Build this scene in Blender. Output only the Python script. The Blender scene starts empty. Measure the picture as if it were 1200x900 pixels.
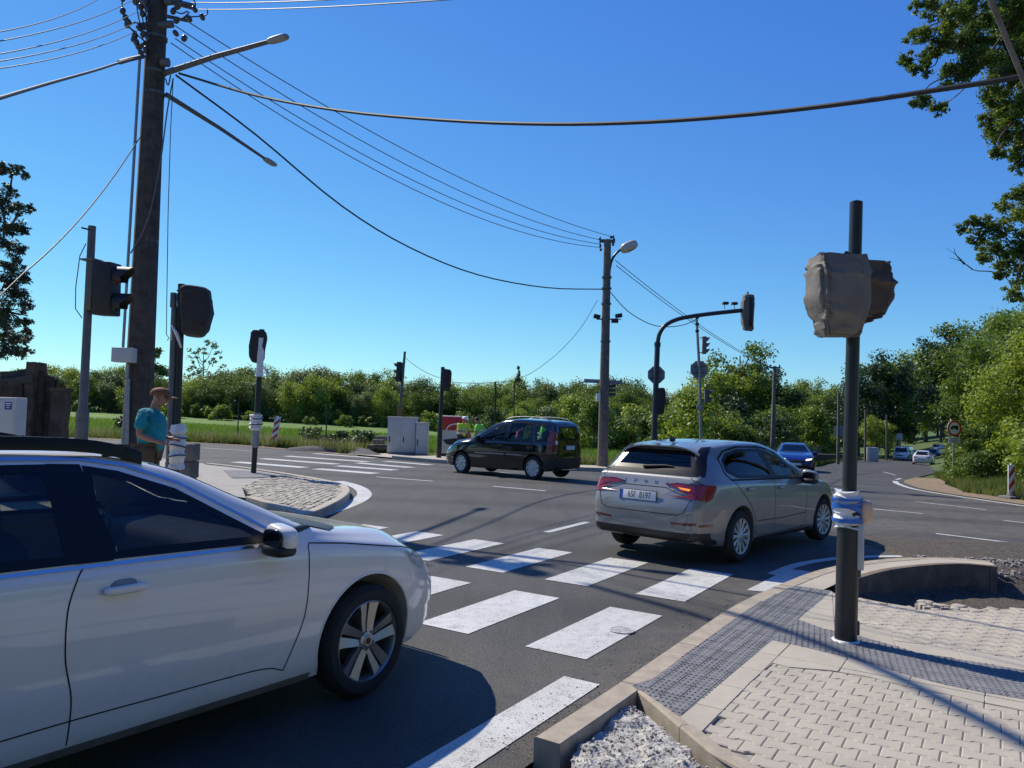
import bpy, bmesh, math, random
import numpy as np
from mathutils import Vector, Matrix, noise
from mathutils.bvhtree import BVHTree
from mathutils.geometry import delaunay_2d_cdt
R = math.radians
PI = math.pi
scene = bpy.context.scene
col = scene.collection

# ------------------------------------------------------------------ camera
FOC, CAM_H, ROLL, HY = 890.0, 1.70, R(1.68), 488.0
PITCH = math.atan((HY - 450) * math.cos(ROLL) / FOC)
cd = bpy.data.cameras.new('camera')
cam = bpy.data.objects.new('camera', cd)
col.objects.link(cam)
cd.sensor_width = 36.0
cd.lens = FOC / 1200 * 36.0
cd.clip_start = 0.05
cd.clip_end = 3000
cam.matrix_world = Matrix.Translation((0, 0, CAM_H)) @ Matrix.Rotation(R(90) + PITCH, 4, 'X') @ Matrix.Rotation(ROLL, 4, 'Z')
scene.camera = cam
scene.render.resolution_x, scene.render.resolution_y = 1024, 768

# ------------------------------------------------------------------ sky, sun, exposure
SUN_EL, SUN_AZ = R(45), R(137)           # azimuth measured from +X, counter-clockwise
SUN = Vector((math.cos(SUN_EL) * math.cos(SUN_AZ), math.cos(SUN_EL) * math.sin(SUN_AZ), math.sin(SUN_EL)))
world = bpy.data.worlds.new('World')
scene.world = world
world.use_nodes = True
wn = world.node_tree
bg = wn.nodes['Background']
sky = wn.nodes.new('ShaderNodeTexSky')
sky.sky_type = 'NISHITA'
sky.sun_disc = False
sky.sun_elevation = SUN_EL
sky.sun_rotation = R(90) - SUN_AZ
sky.altitude = 0
sky.air_density = 1.0
sky.dust_density = 0.0
sky.ozone_density = 3.0
# grade the clear-sky model channel by channel to the deep, even blue of the day
sp_ = wn.nodes.new('ShaderNodeSeparateColor'); cb_ = wn.nodes.new('ShaderNodeCombineColor')
wn.links.new(sky.outputs[0], sp_.inputs[0])
for ch, (gmm, cf) in enumerate(((1.19, .425), (1.05, .86), (.53, 3.0))):
    pw_n = wn.nodes.new('ShaderNodeMath'); pw_n.operation = 'POWER'; pw_n.inputs[1].default_value = gmm
    ml_n = wn.nodes.new('ShaderNodeMath'); ml_n.operation = 'MULTIPLY'; ml_n.inputs[1].default_value = cf
    wn.links.new(sp_.outputs[ch], pw_n.inputs[0]); wn.links.new(pw_n.outputs[0], ml_n.inputs[0]); wn.links.new(ml_n.outputs[0], cb_.inputs[ch])
wn.links.new(cb_.outputs[0], bg.inputs[0])
bg.inputs[1].default_value = 0.10
sl = bpy.data.lights.new('sun', 'SUN')
sl.energy = 4.9
sl.angle = R(0.53)
sl.color = (1.0, 0.925, 0.77)
so = bpy.data.objects.new('sun', sl)
col.objects.link(so)
so.rotation_euler = (-SUN).to_track_quat('-Z', 'Y').to_euler()
so.location = SUN * 50
scene.view_settings.view_transform = 'Standard'
scene.view_settings.look = 'None'
scene.view_settings.gamma = 1
scene.view_settings.exposure = 0.12
scene.view_settings.use_curve_mapping = False
scene.render.film_transparent = False
try:
    scene.cycles.max_bounces = 8
    scene.cycles.transparent_max_bounces = 12
    scene.cycles.use_denoising = True
except Exception:
    pass

# ------------------------------------------------------------------ terrain height and measuring helpers
def tz(x, y):
    s = .75 * x + .66 * y - 14
    def sp(t, k):
        return k * math.log1p(math.exp(t / k)) if t / k < 50 else t
    return -0.03 * sp(s, 3) + 0.055 * sp(s - 100, 6)

def ray(px, py):
    u = (px - 600) / FOC
    v = -(py - 450) / FOC
    u2 = u * math.cos(ROLL) - v * math.sin(ROLL)
    v2 = u * math.sin(ROLL) + v * math.cos(ROLL)
    return (u2 / (math.cos(PITCH) - v2 * math.sin(PITCH)),
            (math.sin(PITCH) + v2 * math.cos(PITCH)) / (math.cos(PITCH) - v2 * math.sin(PITCH)))

def W(px, py, Y):
    """a measured bearing at depth Y metres -> world point"""
    a, b = ray(px, py)
    return Vector((a * Y, Y, CAM_H + b * Y))

def G(px, py, dz=0.0):
    """a measured bearing -> point on the terrain"""
    a, b = ray(px, py)
    Y = 1.0
    while Y < 500 and CAM_H + b * Y > tz(a * Y, Y) + dz:
        Y *= 1.02
    lo, hi = Y / 1.02, Y
    for _ in range(40):
        m = (lo + hi) / 2
        if CAM_H + b * m > tz(a * m, m) + dz:
            lo = m
        else:
            hi = m
    return Vector((a * lo, lo, tz(a * lo, lo) + dz))

# ------------------------------------------------------------------ object helpers
def tag(o, label=None, cat=None, group=None, kind=None):
    if label: o['label'] = label
    if cat: o['category'] = cat
    if group: o['group'] = group
    if kind: o['kind'] = kind
    return o

def thing(name, label, cat, loc=(0, 0, 0), rotz=0.0, group=None):
    o = bpy.data.objects.new(name, None)
    o.empty_display_size = .2
    col.objects.link(o)
    o.location = loc
    o.rotation_euler = (0, 0, rotz)
    return tag(o, label, cat, group)

def copy_tree(o, parent=None):
    c = o.copy()
    col.objects.link(c)
    c.parent = parent
    for ch in list(o.children):
        copy_tree(ch, c)
    return c

class MB:
    def __init__(s):
        s.v = []; s.f = []; s.m = []; s.mi = 0
    def add(s, vs, fs):
        o = len(s.v)
        s.v.extend([tuple(p) for p in vs])
        for f in fs:
            s.f.append(tuple(i + o for i in f)); s.m.append(s.mi)
        return s
    def box(s, c, d, rz=0, rx=0, ry=0):
        M = Matrix.Translation(c) @ Matrix.Rotation(rz, 4, 'Z') @ Matrix.Rotation(ry, 4, 'Y') @ Matrix.Rotation(rx, 4, 'X')
        vs = [M @ Vector((sx * d[0] / 2, sy * d[1] / 2, sz * d[2] / 2)) for sx in (-1, 1) for sy in (-1, 1) for sz in (-1, 1)]
        return s.add(vs, [(0, 1, 3, 2), (4, 6, 7, 5), (0, 4, 5, 1), (2, 3, 7, 6), (0, 2, 6, 4), (1, 5, 7, 3)])
    def bbox(s, c, d, b=.01, rz=0, rx=0, ry=0):
        """box with bevelled edges"""
        bm = bmesh.new()
        bmesh.ops.create_cube(bm, size=1)
        for v in bm.verts:
            v.co = Vector((v.co.x * d[0], v.co.y * d[1], v.co.z * d[2]))
        bmesh.ops.bevel(bm, geom=bm.edges[:], offset=b, segments=2, profile=.6, affect='EDGES')
        M = Matrix.Translation(c) @ Matrix.Rotation(rz, 4, 'Z') @ Matrix.Rotation(ry, 4, 'Y') @ Matrix.Rotation(rx, 4, 'X')
        bm.verts.index_update()
        s.add([M @ v.co for v in bm.verts], [tuple(v.index for v in f.verts) for f in bm.faces])
        bm.free()
        return s
    def tube(s, pts, rad, n=8, cap=True):
        pts = [Vector(p) for p in pts]
        if not hasattr(rad, '__len__'): rad = [rad] * len(pts)
        vs = []; fs = []
        up = None
        for i, p in enumerate(pts):
            a = pts[max(i - 1, 0)]; b = pts[min(i + 1, len(pts) - 1)]
            t = (b - a)
            if t.length < 1e-9: t = Vector((0, 0, 1))
            t.normalize()
            if up is None:
                up = Vector((0, 0, 1)) if abs(t.z) < .9 else Vector((1, 0, 0))
            x = t.cross(up)
            if x.length < 1e-4: x = t.cross(Vector((0, 1, 0)))
            x.normalize(); y = x.cross(t).normalized()
            up = y
            for k in range(n):
                an = 2 * PI * k / n
                vs.append(p + (x * math.cos(an) + y * math.sin(an)) * rad[i])
        for i in range(len(pts) - 1):
            for k in range(n):
                fs.append((i * n + k, i * n + (k + 1) % n, (i + 1) * n + (k + 1) % n, (i + 1) * n + k))
        if cap:
            fs.append(tuple(range(n - 1, -1, -1)))
            fs.append(tuple((len(pts) - 1) * n + k for k in range(n)))
        return s.add(vs, fs)
    def lathe(s, prof, n=24, M=None, close=False):
        """prof: list of (r, h); axis local z"""
        M = M or Matrix.Identity(4)
        vs = []; fs = []
        for r, h in prof:
            for k in range(n):
                a = 2 * PI * k / n
                vs.append(M @ Vector((r * math.cos(a), r * math.sin(a), h)))
        for i in range(len(prof) - 1):
            for k in range(n):
                fs.append((i * n + k, i * n + (k + 1) % n, (i + 1) * n + (k + 1) % n, (i + 1) * n + k))
        if prof[0][0] > 1e-6: fs.append(tuple(range(n - 1, -1, -1))) if close else None
        if prof[-1][0] > 1e-6: fs.append(tuple((len(prof) - 1) * n + k for k in range(n))) if close else None
        return s.add(vs, fs)
    def prism(s, poly, M, t):
        """2d polygon (x,y) extruded from z=0 to z=t under matrix M"""
        n = len(poly)
        vs = [M @ Vector((x, y, 0)) for x, y in poly] + [M @ Vector((x, y, t)) for x, y in poly]
        fs = [tuple(range(n - 1, -1, -1)), tuple(range(n, 2 * n))]
        fs += [(i, (i + 1) % n, n + (i + 1) % n, n + i) for i in range(n)]
        return s.add(vs, fs)
    def sell(s, c, r, e=1.0, e2=None, n=20, m=12, M=None, fn=None):
        """superellipsoid; e<1 boxier"""
        e2 = e if e2 is None else e2
        M = M or Matrix.Identity(4)
        c = Vector(c)
        sg = lambda v, p: math.copysign(abs(v) ** p, v)
        vs = []; fs = []
        for j in range(m + 1):
            ph = -PI / 2 + PI * j / m
            for k in range(n):
                th = 2 * PI * k / n
                p = Vector((r[0] * sg(math.cos(ph), e) * sg(math.cos(th), e2), r[1] * sg(math.cos(ph), e) * sg(math.sin(th), e2), r[2] * sg(math.sin(ph), e)))
                if fn: p = fn(p)
                vs.append(c + (M.to_3x3() @ p))
        for j in range(m):
            for k in range(n):
                fs.append((j * n + k, j * n + (k + 1) % n, (j + 1) * n + (k + 1) % n, (j + 1) * n + k))
        return s.add(vs, fs)

def make_mesh(name, v, f, smooth=None):
    me = bpy.data.meshes.new(name)
    me.from_pydata(v, [], f)
    me.validate()
    me.update()
    if smooth is not None and smooth is not False:
        me.shade_smooth()
        if smooth is not True:
            try: me.set_sharp_from_angle(angle=R(smooth))
            except Exception: pass
    return me

def obj(name, mb, mats, parent=None, smooth=35, loc=None, fixn=True):
    if not isinstance(mats, (list, tuple)): mats = [mats]
    me = bpy.data.meshes.new(name)
    me.from_pydata(mb.v, [], mb.f)
    for m in mats: me.materials.append(m)
    if len(mats) > 1: me.polygons.foreach_set('material_index', mb.m)
    if fixn:
        bm = bmesh.new(); bm.from_mesh(me)
        bmesh.ops.remove_doubles(bm, verts=bm.verts[:], dist=1e-6)
        bmesh.ops.recalc_face_normals(bm, faces=bm.faces[:])
        bm.to_mesh(me); bm.free()
    me.update()
    if smooth:
        me.shade_smooth()
        if smooth is not True: me.set_sharp_from_angle(angle=R(smooth))
    o = bpy.data.objects.new(name, me)
    col.objects.link(o)
    if parent: o.parent = parent
    if loc is not None: o.location = loc
    return o

# ------------------------------------------------------------------ materials
def nmat(name):
    m = bpy.data.materials.new(name)
    m.use_nodes = True
    nt = m.node_tree
    return m, nt, nt.nodes['Principled BSDF']

def N(nt, t, **kw):
    n = nt.nodes.new(t)
    for k, v in kw.items():
        if k in ('inp',):
            for a, b in v.items(): n.inputs[a].default_value = b
        else: setattr(n, k, v)
    return n

def coords(nt, kind='Object', scale=1.0, rot=0.0):
    tc = nt.nodes.new('ShaderNodeTexCoord')
    mp = nt.nodes.new('ShaderNodeMapping')
    nt.links.new(tc.outputs[kind], mp.inputs['Vector'])
    mp.inputs['Scale'].default_value = (scale,) * 3 if not hasattr(scale, '__len__') else scale
    mp.inputs['Rotation'].default_value = (0, 0, rot)
    return mp.outputs[0]

def mat(name, color, rough=.6, metal=0, var=.12, vscale=6, bump=0.0, bscale=40, coat=0, spec=.5, kind='Object', c2=None, vdetail=4, emit=None, bdist=.01):
    """procedural material: noise-mottled colour plus optional bump"""
    m, nt, p = nmat(name)
    L = nt.links.new
    vec = coords(nt, kind)
    no = N(nt, 'ShaderNodeTexNoise', inp={'Scale': vscale, 'Detail': vdetail, 'Roughness': .6})
    L(vec, no.inputs['Vector'])
    rp = nt.nodes.new('ShaderNodeValToRGB')
    a = [max(0, c * (1 - var)) for c in color[:3]] + [1]
    b = [min(1, c * (1 + var)) for c in (c2 or color)[:3]] + [1]
    rp.color_ramp.elements[0].position = .3; rp.color_ramp.elements[0].color = a
    rp.color_ramp.elements[1].position = .7; rp.color_ramp.elements[1].color = b
    L(no.outputs[0], rp.inputs[0]); L(rp.outputs[0], p.inputs['Base Color'])
    p.inputs['Roughness'].default_value = rough
    p.inputs['Metallic'].default_value = metal
    p.inputs['Specular IOR Level'].default_value = spec
    p.inputs['Coat Weight'].default_value = coat
    p.inputs['Coat Roughness'].default_value = .03
    if emit:
        p.inputs['Emission Color'].default_value = (*emit[0], 1)
        p.inputs['Emission Strength'].default_value = emit[1]
    if bump:
        bn = N(nt, 'ShaderNodeTexNoise', inp={'Scale': bscale, 'Detail': 5})
        L(vec, bn.inputs['Vector'])
        bp = N(nt, 'ShaderNodeBump', inp={'Strength': bump, 'Distance': bdist})
        L(bn.outputs[0], bp.inputs['Height']); L(bp.outputs[0], p.inputs['Normal'])
    return m

def leafmat(name, c1, c2, trans=.35, scale=1.2, rough=.5):
    m, nt, p = nmat(name)
    L = nt.links.new
    out = nt.nodes['Material Output']
    tc = nt.nodes.new('ShaderNodeTexCoord')
    no = N(nt, 'ShaderNodeTexNoise', inp={'Scale': scale, 'Detail': 3})
    L(tc.outputs['Object'], no.inputs['Vector'])
    oi = nt.nodes.new('ShaderNodeObjectInfo')
    ad = N(nt, 'ShaderNodeMath', operation='MULTIPLY_ADD'); ad.inputs[1].default_value = .5; ad.inputs[2].default_value = -.25
    L(oi.outputs['Random'], ad.inputs[0])
    a2 = N(nt, 'ShaderNodeMath', operation='ADD'); L(no.outputs[0], a2.inputs[0]); L(ad.outputs[0], a2.inputs[1])
    geo = nt.nodes.new('ShaderNodeNewGeometry')
    ri = N(nt, 'ShaderNodeMath', operation='MULTIPLY_ADD'); ri.inputs[1].default_value = .3; ri.inputs[2].default_value = -.15
    L(geo.outputs['Random Per Island'], ri.inputs[0])
    a3 = N(nt, 'ShaderNodeMath', operation='ADD'); L(a2.outputs[0], a3.inputs[0]); L(ri.outputs[0], a3.inputs[1])
    rp = nt.nodes.new('ShaderNodeValToRGB')
    rp.color_ramp.elements[0].position = .25; rp.color_ramp.elements[0].color = (*c1, 1)
    rp.color_ramp.elements[1].position = .8; rp.color_ramp.elements[1].color = (*c2, 1)
    L(a3.outputs[0], rp.inputs[0]); L(rp.outputs[0], p.inputs['Base Color'])
    p.inputs['Roughness'].default_value = rough
    p.inputs['Specular IOR Level'].default_value = .35
    tr = nt.nodes.new('ShaderNodeBsdfTranslucent')
    hs = N(nt, 'ShaderNodeHueSaturation', inp={'Value': 1.5, 'Saturation': 1.1, 'Hue': .485})
    L(rp.outputs[0], hs.inputs['Color']); L(hs.outputs[0], tr.inputs[0])
    mx = nt.nodes.new('ShaderNodeMixShader'); mx.inputs[0].default_value = trans
    L(p.outputs[0], mx.inputs[1]); L(tr.outputs[0], mx.inputs[2]); L(mx.outputs[0], out.inputs[0])
    return m

def glassmat(name, tint, rough=.01, body=.0):
    """thin automotive glass: tinted see-through plus fresnel reflection"""
    m, nt, p = nmat(name)
    nt.nodes.remove(p)
    L = nt.links.new
    out = nt.nodes['Material Output']
    tr = nt.nodes.new('ShaderNodeBsdfTransparent'); tr.inputs[0].default_value = (*tint, 1)
    gl = nt.nodes.new('ShaderNodeBsdfGlossy'); gl.inputs['Roughness'].default_value = rough
    gl.inputs['Color'].default_value = (1, 1, 1, 1)
    fr = nt.nodes.new('ShaderNodeFresnel'); fr.inputs[0].default_value = 1.5
    tc = nt.nodes.new('ShaderNodeTexCoord')
    no = N(nt, 'ShaderNodeTexNoise', inp={'Scale': 3, 'Detail': 2})
    L(tc.outputs['Object'], no.inputs['Vector'])
    bp = N(nt, 'ShaderNodeBump', inp={'Strength': .02, 'Distance': .05}); L(no.outputs[0], bp.inputs['Height'])
    L(bp.outputs[0], gl.inputs['Normal'])
    ml = N(nt, 'ShaderNodeMath', operation='MULTIPLY'); ml.inputs[1].default_value = .9; ml.use_clamp = True
    L(fr.outputs[0], ml.inputs[0])
    mx = nt.nodes.new('ShaderNodeMixShader')
    L(ml.outputs[0], mx.inputs[0]); L(tr.outputs[0], mx.inputs[1]); L(gl.outputs[0], mx.inputs[2]); L(mx.outputs[0], out.inputs[0])
    return m

def paint(name, color, metal=0.0, rough=.35, dust=.35):
    m = mat(name, color, rough=rough, metal=metal, var=.03, vscale=2, coat=1.0)
    nt = m.node_tree; p = nt.nodes['Principled BSDF']
    # road dust low on the body
    tc = nt.nodes.new('ShaderNodeTexCoord'); sx = nt.nodes.new('ShaderNodeSeparateXYZ')
    nt.links.new(tc.outputs['Object'], sx.inputs[0])
    mr = N(nt, 'ShaderNodeMapRange', inp={'From Min': .2, 'From Max': .65, 'To Min': dust, 'To Max': 0.0})
    nt.links.new(sx.outputs['Z'], mr.inputs[0])
    no = N(nt, 'ShaderNodeTexNoise', inp={'Scale': 7, 'Detail': 6})
    nt.links.new(tc.outputs['Object'], no.inputs['Vector'])
    mu = N(nt, 'ShaderNodeMath', operation='MULTIPLY'); nt.links.new(mr.outputs[0], mu.inputs[0]); nt.links.new(no.outputs[0], mu.inputs[1])
    mx = N(nt, 'ShaderNodeMix', data_type='RGBA')
    src = p.inputs['Base Color'].links[0].from_socket
    nt.links.new(mu.outputs[0], mx.inputs[0]); nt.links.new(src, mx.inputs[6])
    mx.inputs[7].default_value = (.22, .19, .16, 1)
    nt.links.new(mx.outputs[2], p.inputs['Base Color'])
    ad = N(nt, 'ShaderNodeMath', operation='ADD'); ad.inputs[1].default_value = rough
    nt.links.new(mu.outputs[0], ad.inputs[0]); nt.links.new(ad.outputs[0], p.inputs['Roughness'])
    return m

def asphalt_mat():
    m, nt, p = nmat('asphalt')
    L = nt.links.new
    vec = coords(nt, 'Object')
    big = N(nt, 'ShaderNodeTexNoise', inp={'Scale': .35, 'Detail': 5, 'Roughness': .65})
    # faint streaks along the driving direction of the side street
    v2 = coords(nt, 'Object', (1.6, .12, 1), R(-58) + PI / 2)
    st = N(nt, 'ShaderNodeTexNoise', inp={'Scale': 1.3, 'Detail': 6, 'Roughness': .7})
    fine = N(nt, 'ShaderNodeTexNoise', inp={'Scale': 130, 'Detail': 3, 'Roughness': .8})
    vor = N(nt, 'ShaderNodeTexVoronoi', inp={'Scale': 95})
    for n in (big, fine, vor): L(vec, n.inputs['Vector'])
    L(v2, st.inputs['Vector'])
    a = N(nt, 'ShaderNodeMath', operation='MULTIPLY_ADD'); a.inputs[1].default_value = .5
    L(big.outputs[0], a.inputs[0]); 
    b = N(nt, 'ShaderNodeMath', operation='MULTIPLY'); b.inputs[1].default_value = .5; L(st.outputs[0], b.inputs[0]); L(b.outputs[0], a.inputs[2])
    rp = nt.nodes.new('ShaderNodeValToRGB')
    rp.color_ramp.elements[0].position = .32; rp.color_ramp.elements[0].color = (.034, .034, .035, 1)
    rp.color_ramp.elements[1].position = .70; rp.color_ramp.elements[1].color = (.084, .082, .079, 1)
    L(a.outputs[0], rp.inputs[0])
    r2 = nt.nodes.new('ShaderNodeValToRGB')
    r2.color_ramp.elements[0].position = .40; r2.color_ramp.elements[0].color = (.45, .45, .45, 1)
    r2.color_ramp.elements[1].position = .64; r2.color_ramp.elements[1].color = (1.9, 1.85, 1.8, 1)
    L(fine.outputs[0], r2.inputs[0])
    mx = N(nt, 'ShaderNodeMix', data_type='RGBA', blend_type='MULTIPLY'); mx.inputs[0].default_value = 1
    L(rp.outputs[0], mx.inputs[6]); L(r2.outputs[0], mx.inputs[7])
    # construction dust swept against the near kerb, and darker polished wheel paths
    dp = N(nt, 'ShaderNodeVectorMath', operation='DOT_PRODUCT'); dp.inputs[1].default_value = (-.839, .545, 0); L(vec, dp.inputs[0])
    mr = N(nt, 'ShaderNodeMapRange', inp={'From Min': 1.96, 'From Max': 2.95, 'To Min': .75, 'To Max': 0.0}); L(dp.outputs['Value'], mr.inputs[0])
    dn = N(nt, 'ShaderNodeTexNoise', inp={'Scale': 5, 'Detail': 7, 'Roughness': .75}); L(vec, dn.inputs['Vector'])
    dr = N(nt, 'ShaderNodeMapRange', inp={'From Min': .38, 'From Max': .68}); L(dn.outputs[0], dr.inputs[0])
    dm = N(nt, 'ShaderNodeMath', operation='MULTIPLY'); L(mr.outputs[0], dm.inputs[0]); L(dr.outputs[0], dm.inputs[1])
    dx = N(nt, 'ShaderNodeMix', data_type='RGBA'); L(dm.outputs[0], dx.inputs[0]); L(mx.outputs[2], dx.inputs[6]); dx.inputs[7].default_value = (.15, .125, .095, 1)
    wv = N(nt, 'ShaderNodeTexWave', wave_type='RINGS', inp={'Scale': .115, 'Distortion': 2.2, 'Detail': 3, 'Detail Scale': 1.4})
    wc = coords(nt, 'Object'); wc.node.inputs['Location'].default_value = (9.0, -26.0, 0); L(wc, wv.inputs['Vector'])
    wr = N(nt, 'ShaderNodeMapRange', inp={'From Min': 0.0, 'From Max': .55, 'To Min': .74, 'To Max': 1.06}); L(wv.outputs[1], wr.inputs[0])
    hv = N(nt, 'ShaderNodeHueSaturation'); L(wr.outputs[0], hv.inputs['Value']); L(dx.outputs[2], hv.inputs['Color']); L(hv.outputs[0], p.inputs['Base Color'])
    p.inputs['Roughness'].default_value = .82
    bp = N(nt, 'ShaderNodeBump', inp={'Strength': .55, 'Distance': .006}); L(vor.outputs[0], bp.inputs['Height']); L(bp.outputs[0], p.inputs['Normal'])
    return m

def roadpaint_mat():
    m, nt, p = nmat('road_paint')
    L = nt.links.new
    out = nt.nodes['Material Output']
    vec = coords(nt, 'Object')
    fine = N(nt, 'ShaderNodeTexNoise', inp={'Scale': 120, 'Detail': 3, 'Roughness': .8})
    mid = N(nt, 'ShaderNodeTexNoise', inp={'Scale': 9, 'Detail': 5, 'Roughness': .7})
    big = N(nt, 'ShaderNodeTexNoise', inp={'Scale': 1.1, 'Detail': 3})
    for n in (fine, mid, big): L(vec, n.inputs['Vector'])
    # worn through to the asphalt where fine+mid noise is low
    s = N(nt, 'ShaderNodeMath', operation='MULTIPLY_ADD'); s.inputs[1].default_value = .42; L(fine.outputs[0], s.inputs[2])
    L(mid.outputs[0], s.inputs[0])
    rp = nt.nodes.new('ShaderNodeValToRGB')
    rp.color_ramp.elements[0].position = .575; rp.color_ramp.elements[0].color = (.09, .09, .09, 1)
    rp.color_ramp.elements[1].position = .655; rp.color_ramp.elements[1].color = (.60, .60, .58, 1)
    L(s.outputs[0], rp.inputs[0])
    r2 = nt.nodes.new('ShaderNodeValToRGB')
    r2.color_ramp.elements[0].position = .35; r2.color_ramp.elements[0].color = (.84, .83, .80, 1)
    r2.color_ramp.elements[1].position = .65; r2.color_ramp.elements[1].color = (1, 1, 1, 1)
    L(big.outputs[0], r2.inputs[0])
    mx = N(nt, 'ShaderNodeMix', data_type='RGBA', blend_type='MULTIPLY'); mx.inputs[0].default_value = 1
    L(rp.outputs[0], mx.inputs[6]); L(r2.outputs[0], mx.inputs[7]); L(mx.outputs[2], p.inputs['Base Color'])
    p.inputs['Roughness'].default_value = .7
    bp = N(nt, 'ShaderNodeBump', inp={'Strength': .4, 'Distance': .004}); L(fine.outputs[0], bp.inputs['Height']); L(bp.outputs[0], p.inputs['Normal'])
    return m

M = {}
M['asphalt'] = asphalt_mat()
M['paint'] = roadpaint_mat()
M['conc'] = mat('kerb_concrete', (.37, .315, .24), .9, var=.18, vscale=9, bump=.5, bscale=90, bdist=.004)
M['paver'] = mat('paver_concrete', (.415, .368, .298), .9, var=.13, vscale=3.5, bump=.5, bscale=140, bdist=.003)
M['slab'] = mat('slab_concrete', (.43, .382, .308), .9, var=.10, vscale=4, bump=.4, bscale=120, bdist=.003)
M['joint'] = mat('joint_sand', (.31, .28, .235), .95, var=.3, vscale=30)
M['tactile'] = mat('tactile_paver', (.175, .175, .18), .85, var=.22, vscale=9, bump=.5, bscale=120, bdist=.003)
M['gravel'] = mat('gravel', (.33, .31, .28), .95, var=.45, vscale=45, bump=1, bscale=60, bdist=.02)
M['dirt'] = mat('dirt', (.16, .12, .085), .95, var=.4, vscale=5, bump=1, bscale=22, bdist=.05)
M['dirt2'] = mat('dry_verge', (.27, .20, .13), .95, var=.35, vscale=6, bump=1, bscale=30, bdist=.04)
M['cobble'] = mat('cobble_granite', (.40, .36, .29), .85, var=.25, vscale=14, bump=.6, bscale=80, bdist=.004)
M['grassbase'] = mat('field_grass', (.10, .19, .02), .9, var=.2, vscale=.25, bump=1, bscale=8, c2=(.14, .23, .035), bdist=.15)
M['black'] = mat('black_paint', (.018, .019, .021), .38, var=.2, vscale=10)
M['black_pl'] = mat('black_plastic', (.02, .02, .021), .55, var=.2, vscale=20, bump=.2, bscale=200, bdist=.001)
M['steel'] = mat('galvanised_steel', (.30, .31, .32), .5, metal=.6, var=.2, vscale=12)
M['steel2'] = mat('dull_steel', (.11, .11, .11), .6, metal=.3, var=.25, vscale=14)
M['greypole'] = mat('grey_paint', (.11, .115, .12), .5, var=.2, vscale=9)
M['woodpole'] = mat('weathered_concrete_pole', (.062, .052, .044), .9, var=.4, vscale=5, bump=.6, bscale=25, bdist=.01)
M['pole2'] = mat('pole_concrete', (.15, .13, .11), .9, var=.3, vscale=6, bump=.5, bscale=30, bdist=.01)
M['cable'] = mat('cable_rubber', (.02, .02, .02), .6)
M['cable_l'] = mat('cable_grey', (.12, .115, .11), .7, var=.3, vscale=12)
M['wire'] = mat('wire_aluminium', (.11, .11, .12), .6, metal=.3)
M['cloth'] = mat('cover_fabric', (.150, .138, .125), .75, var=.22, vscale=4, bump=.5, bscale=16, bdist=.012)
M['cloth_d'] = mat('dark_cover_fabric', (.035, .032, .033), .8, var=.2, vscale=6, bump=.5, bscale=9, bdist=.02)
M['wrap'] = mat('white_wrap_film', (.72, .72, .72), .4, var=.12, vscale=14, bump=1, bscale=18, bdist=.02, coat=.3)
M['bluetape'] = mat('blue_tape', (.015, .13, .50), .45, var=.15, vscale=20)
M['cabinet'] = mat('cabinet_grey', (.48, .49, .46), .6, var=.07, vscale=3)
M['white'] = mat('white_enamel', (.78, .78, .76), .45, var=.05, vscale=8)
M['red'] = mat('red_enamel', (.50, .02, .02), .45, var=.12, vscale=8)
M['signback'] = mat('sign_back', (.22, .25, .28), .55, metal=.2, var=.12, vscale=5)
M['rubber'] = mat('tyre_rubber', (.022, .022, .022), .85, var=.25, vscale=15)
M['alloy'] = mat('alloy', (.38, .37, .36), .35, metal=.75, var=.08, vscale=10)
M['cap'] = mat('hubcap_silver', (.50, .50, .50), .4, metal=.55, var=.08, vscale=10)
M['chrome'] = mat('chrome', (.62, .63, .65), .18, metal=1, var=.03)
M['gap'] = mat('panel_gap', (.012, .012, .012), .9)
M['glass'] = glassmat('car_glass', (.74, .80, .76))
M['glass_d'] = glassmat('privacy_glass', (.10, .11, .12))
M['interior'] = mat('interior_fabric', (.12, .12, .125), .85, var=.2, vscale=9)
M['lampred'] = mat('tail_lamp_red', (.27, .010, .012), .2, var=.25, vscale=18, coat=1)
M['lampdark'] = mat('tail_lamp_dark', (.10, .008, .01), .15, coat=1)
M['amber'] = mat('indicator_amber', (.8, .22, .03), .3, emit=((1, .25, .03), .9))
M['lampclear'] = mat('lamp_clear', (.55, .57, .60), .12, var=.25, vscale=25, coat=1, metal=.3)
M['bark'] = mat('bark', (.10, .08, .06), .95, var=.35, vscale=8, bump=1, bscale=14, bdist=.04)
M['bark_l'] = mat('bark_pale', (.17, .15, .12), .95, var=.3, vscale=8, bump=1, bscale=14, bdist=.04)
# ================================================================== GROUND
def dens(poly, step, closed=True):
    out = []
    n = len(poly)
    for i in range(n if closed else n - 1):
        a = Vector(poly[i][:2]); b = Vector(poly[(i + 1) % n][:2])
        k = max(1, int((b - a).length / step))
        for j in range(k): out.append(a.lerp(b, j / k))
    if not closed: out.append(Vector(poly[-1][:2]))
    return out

def smoothline(pts, k=6):
    """Catmull-Rom through 2d/3d points"""
    P = [Vector(p) for p in pts]
    P = [P[0] * 2 - P[1]] + P + [P[-1] * 2 - P[-2]]
    out = []
    for i in range(1, len(P) - 2):
        for j in range(k):
            t = j / k
            a, b, c, d = P[i - 1], P[i], P[i + 1], P[i + 2]
            out.append(.5 * ((2 * b) + (c - a) * t + (2 * a - 5 * b + 4 * c - d) * t * t + (3 * b - a - 3 * c + d) * t ** 3))
    out.append(P[-2])
    return out

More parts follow.
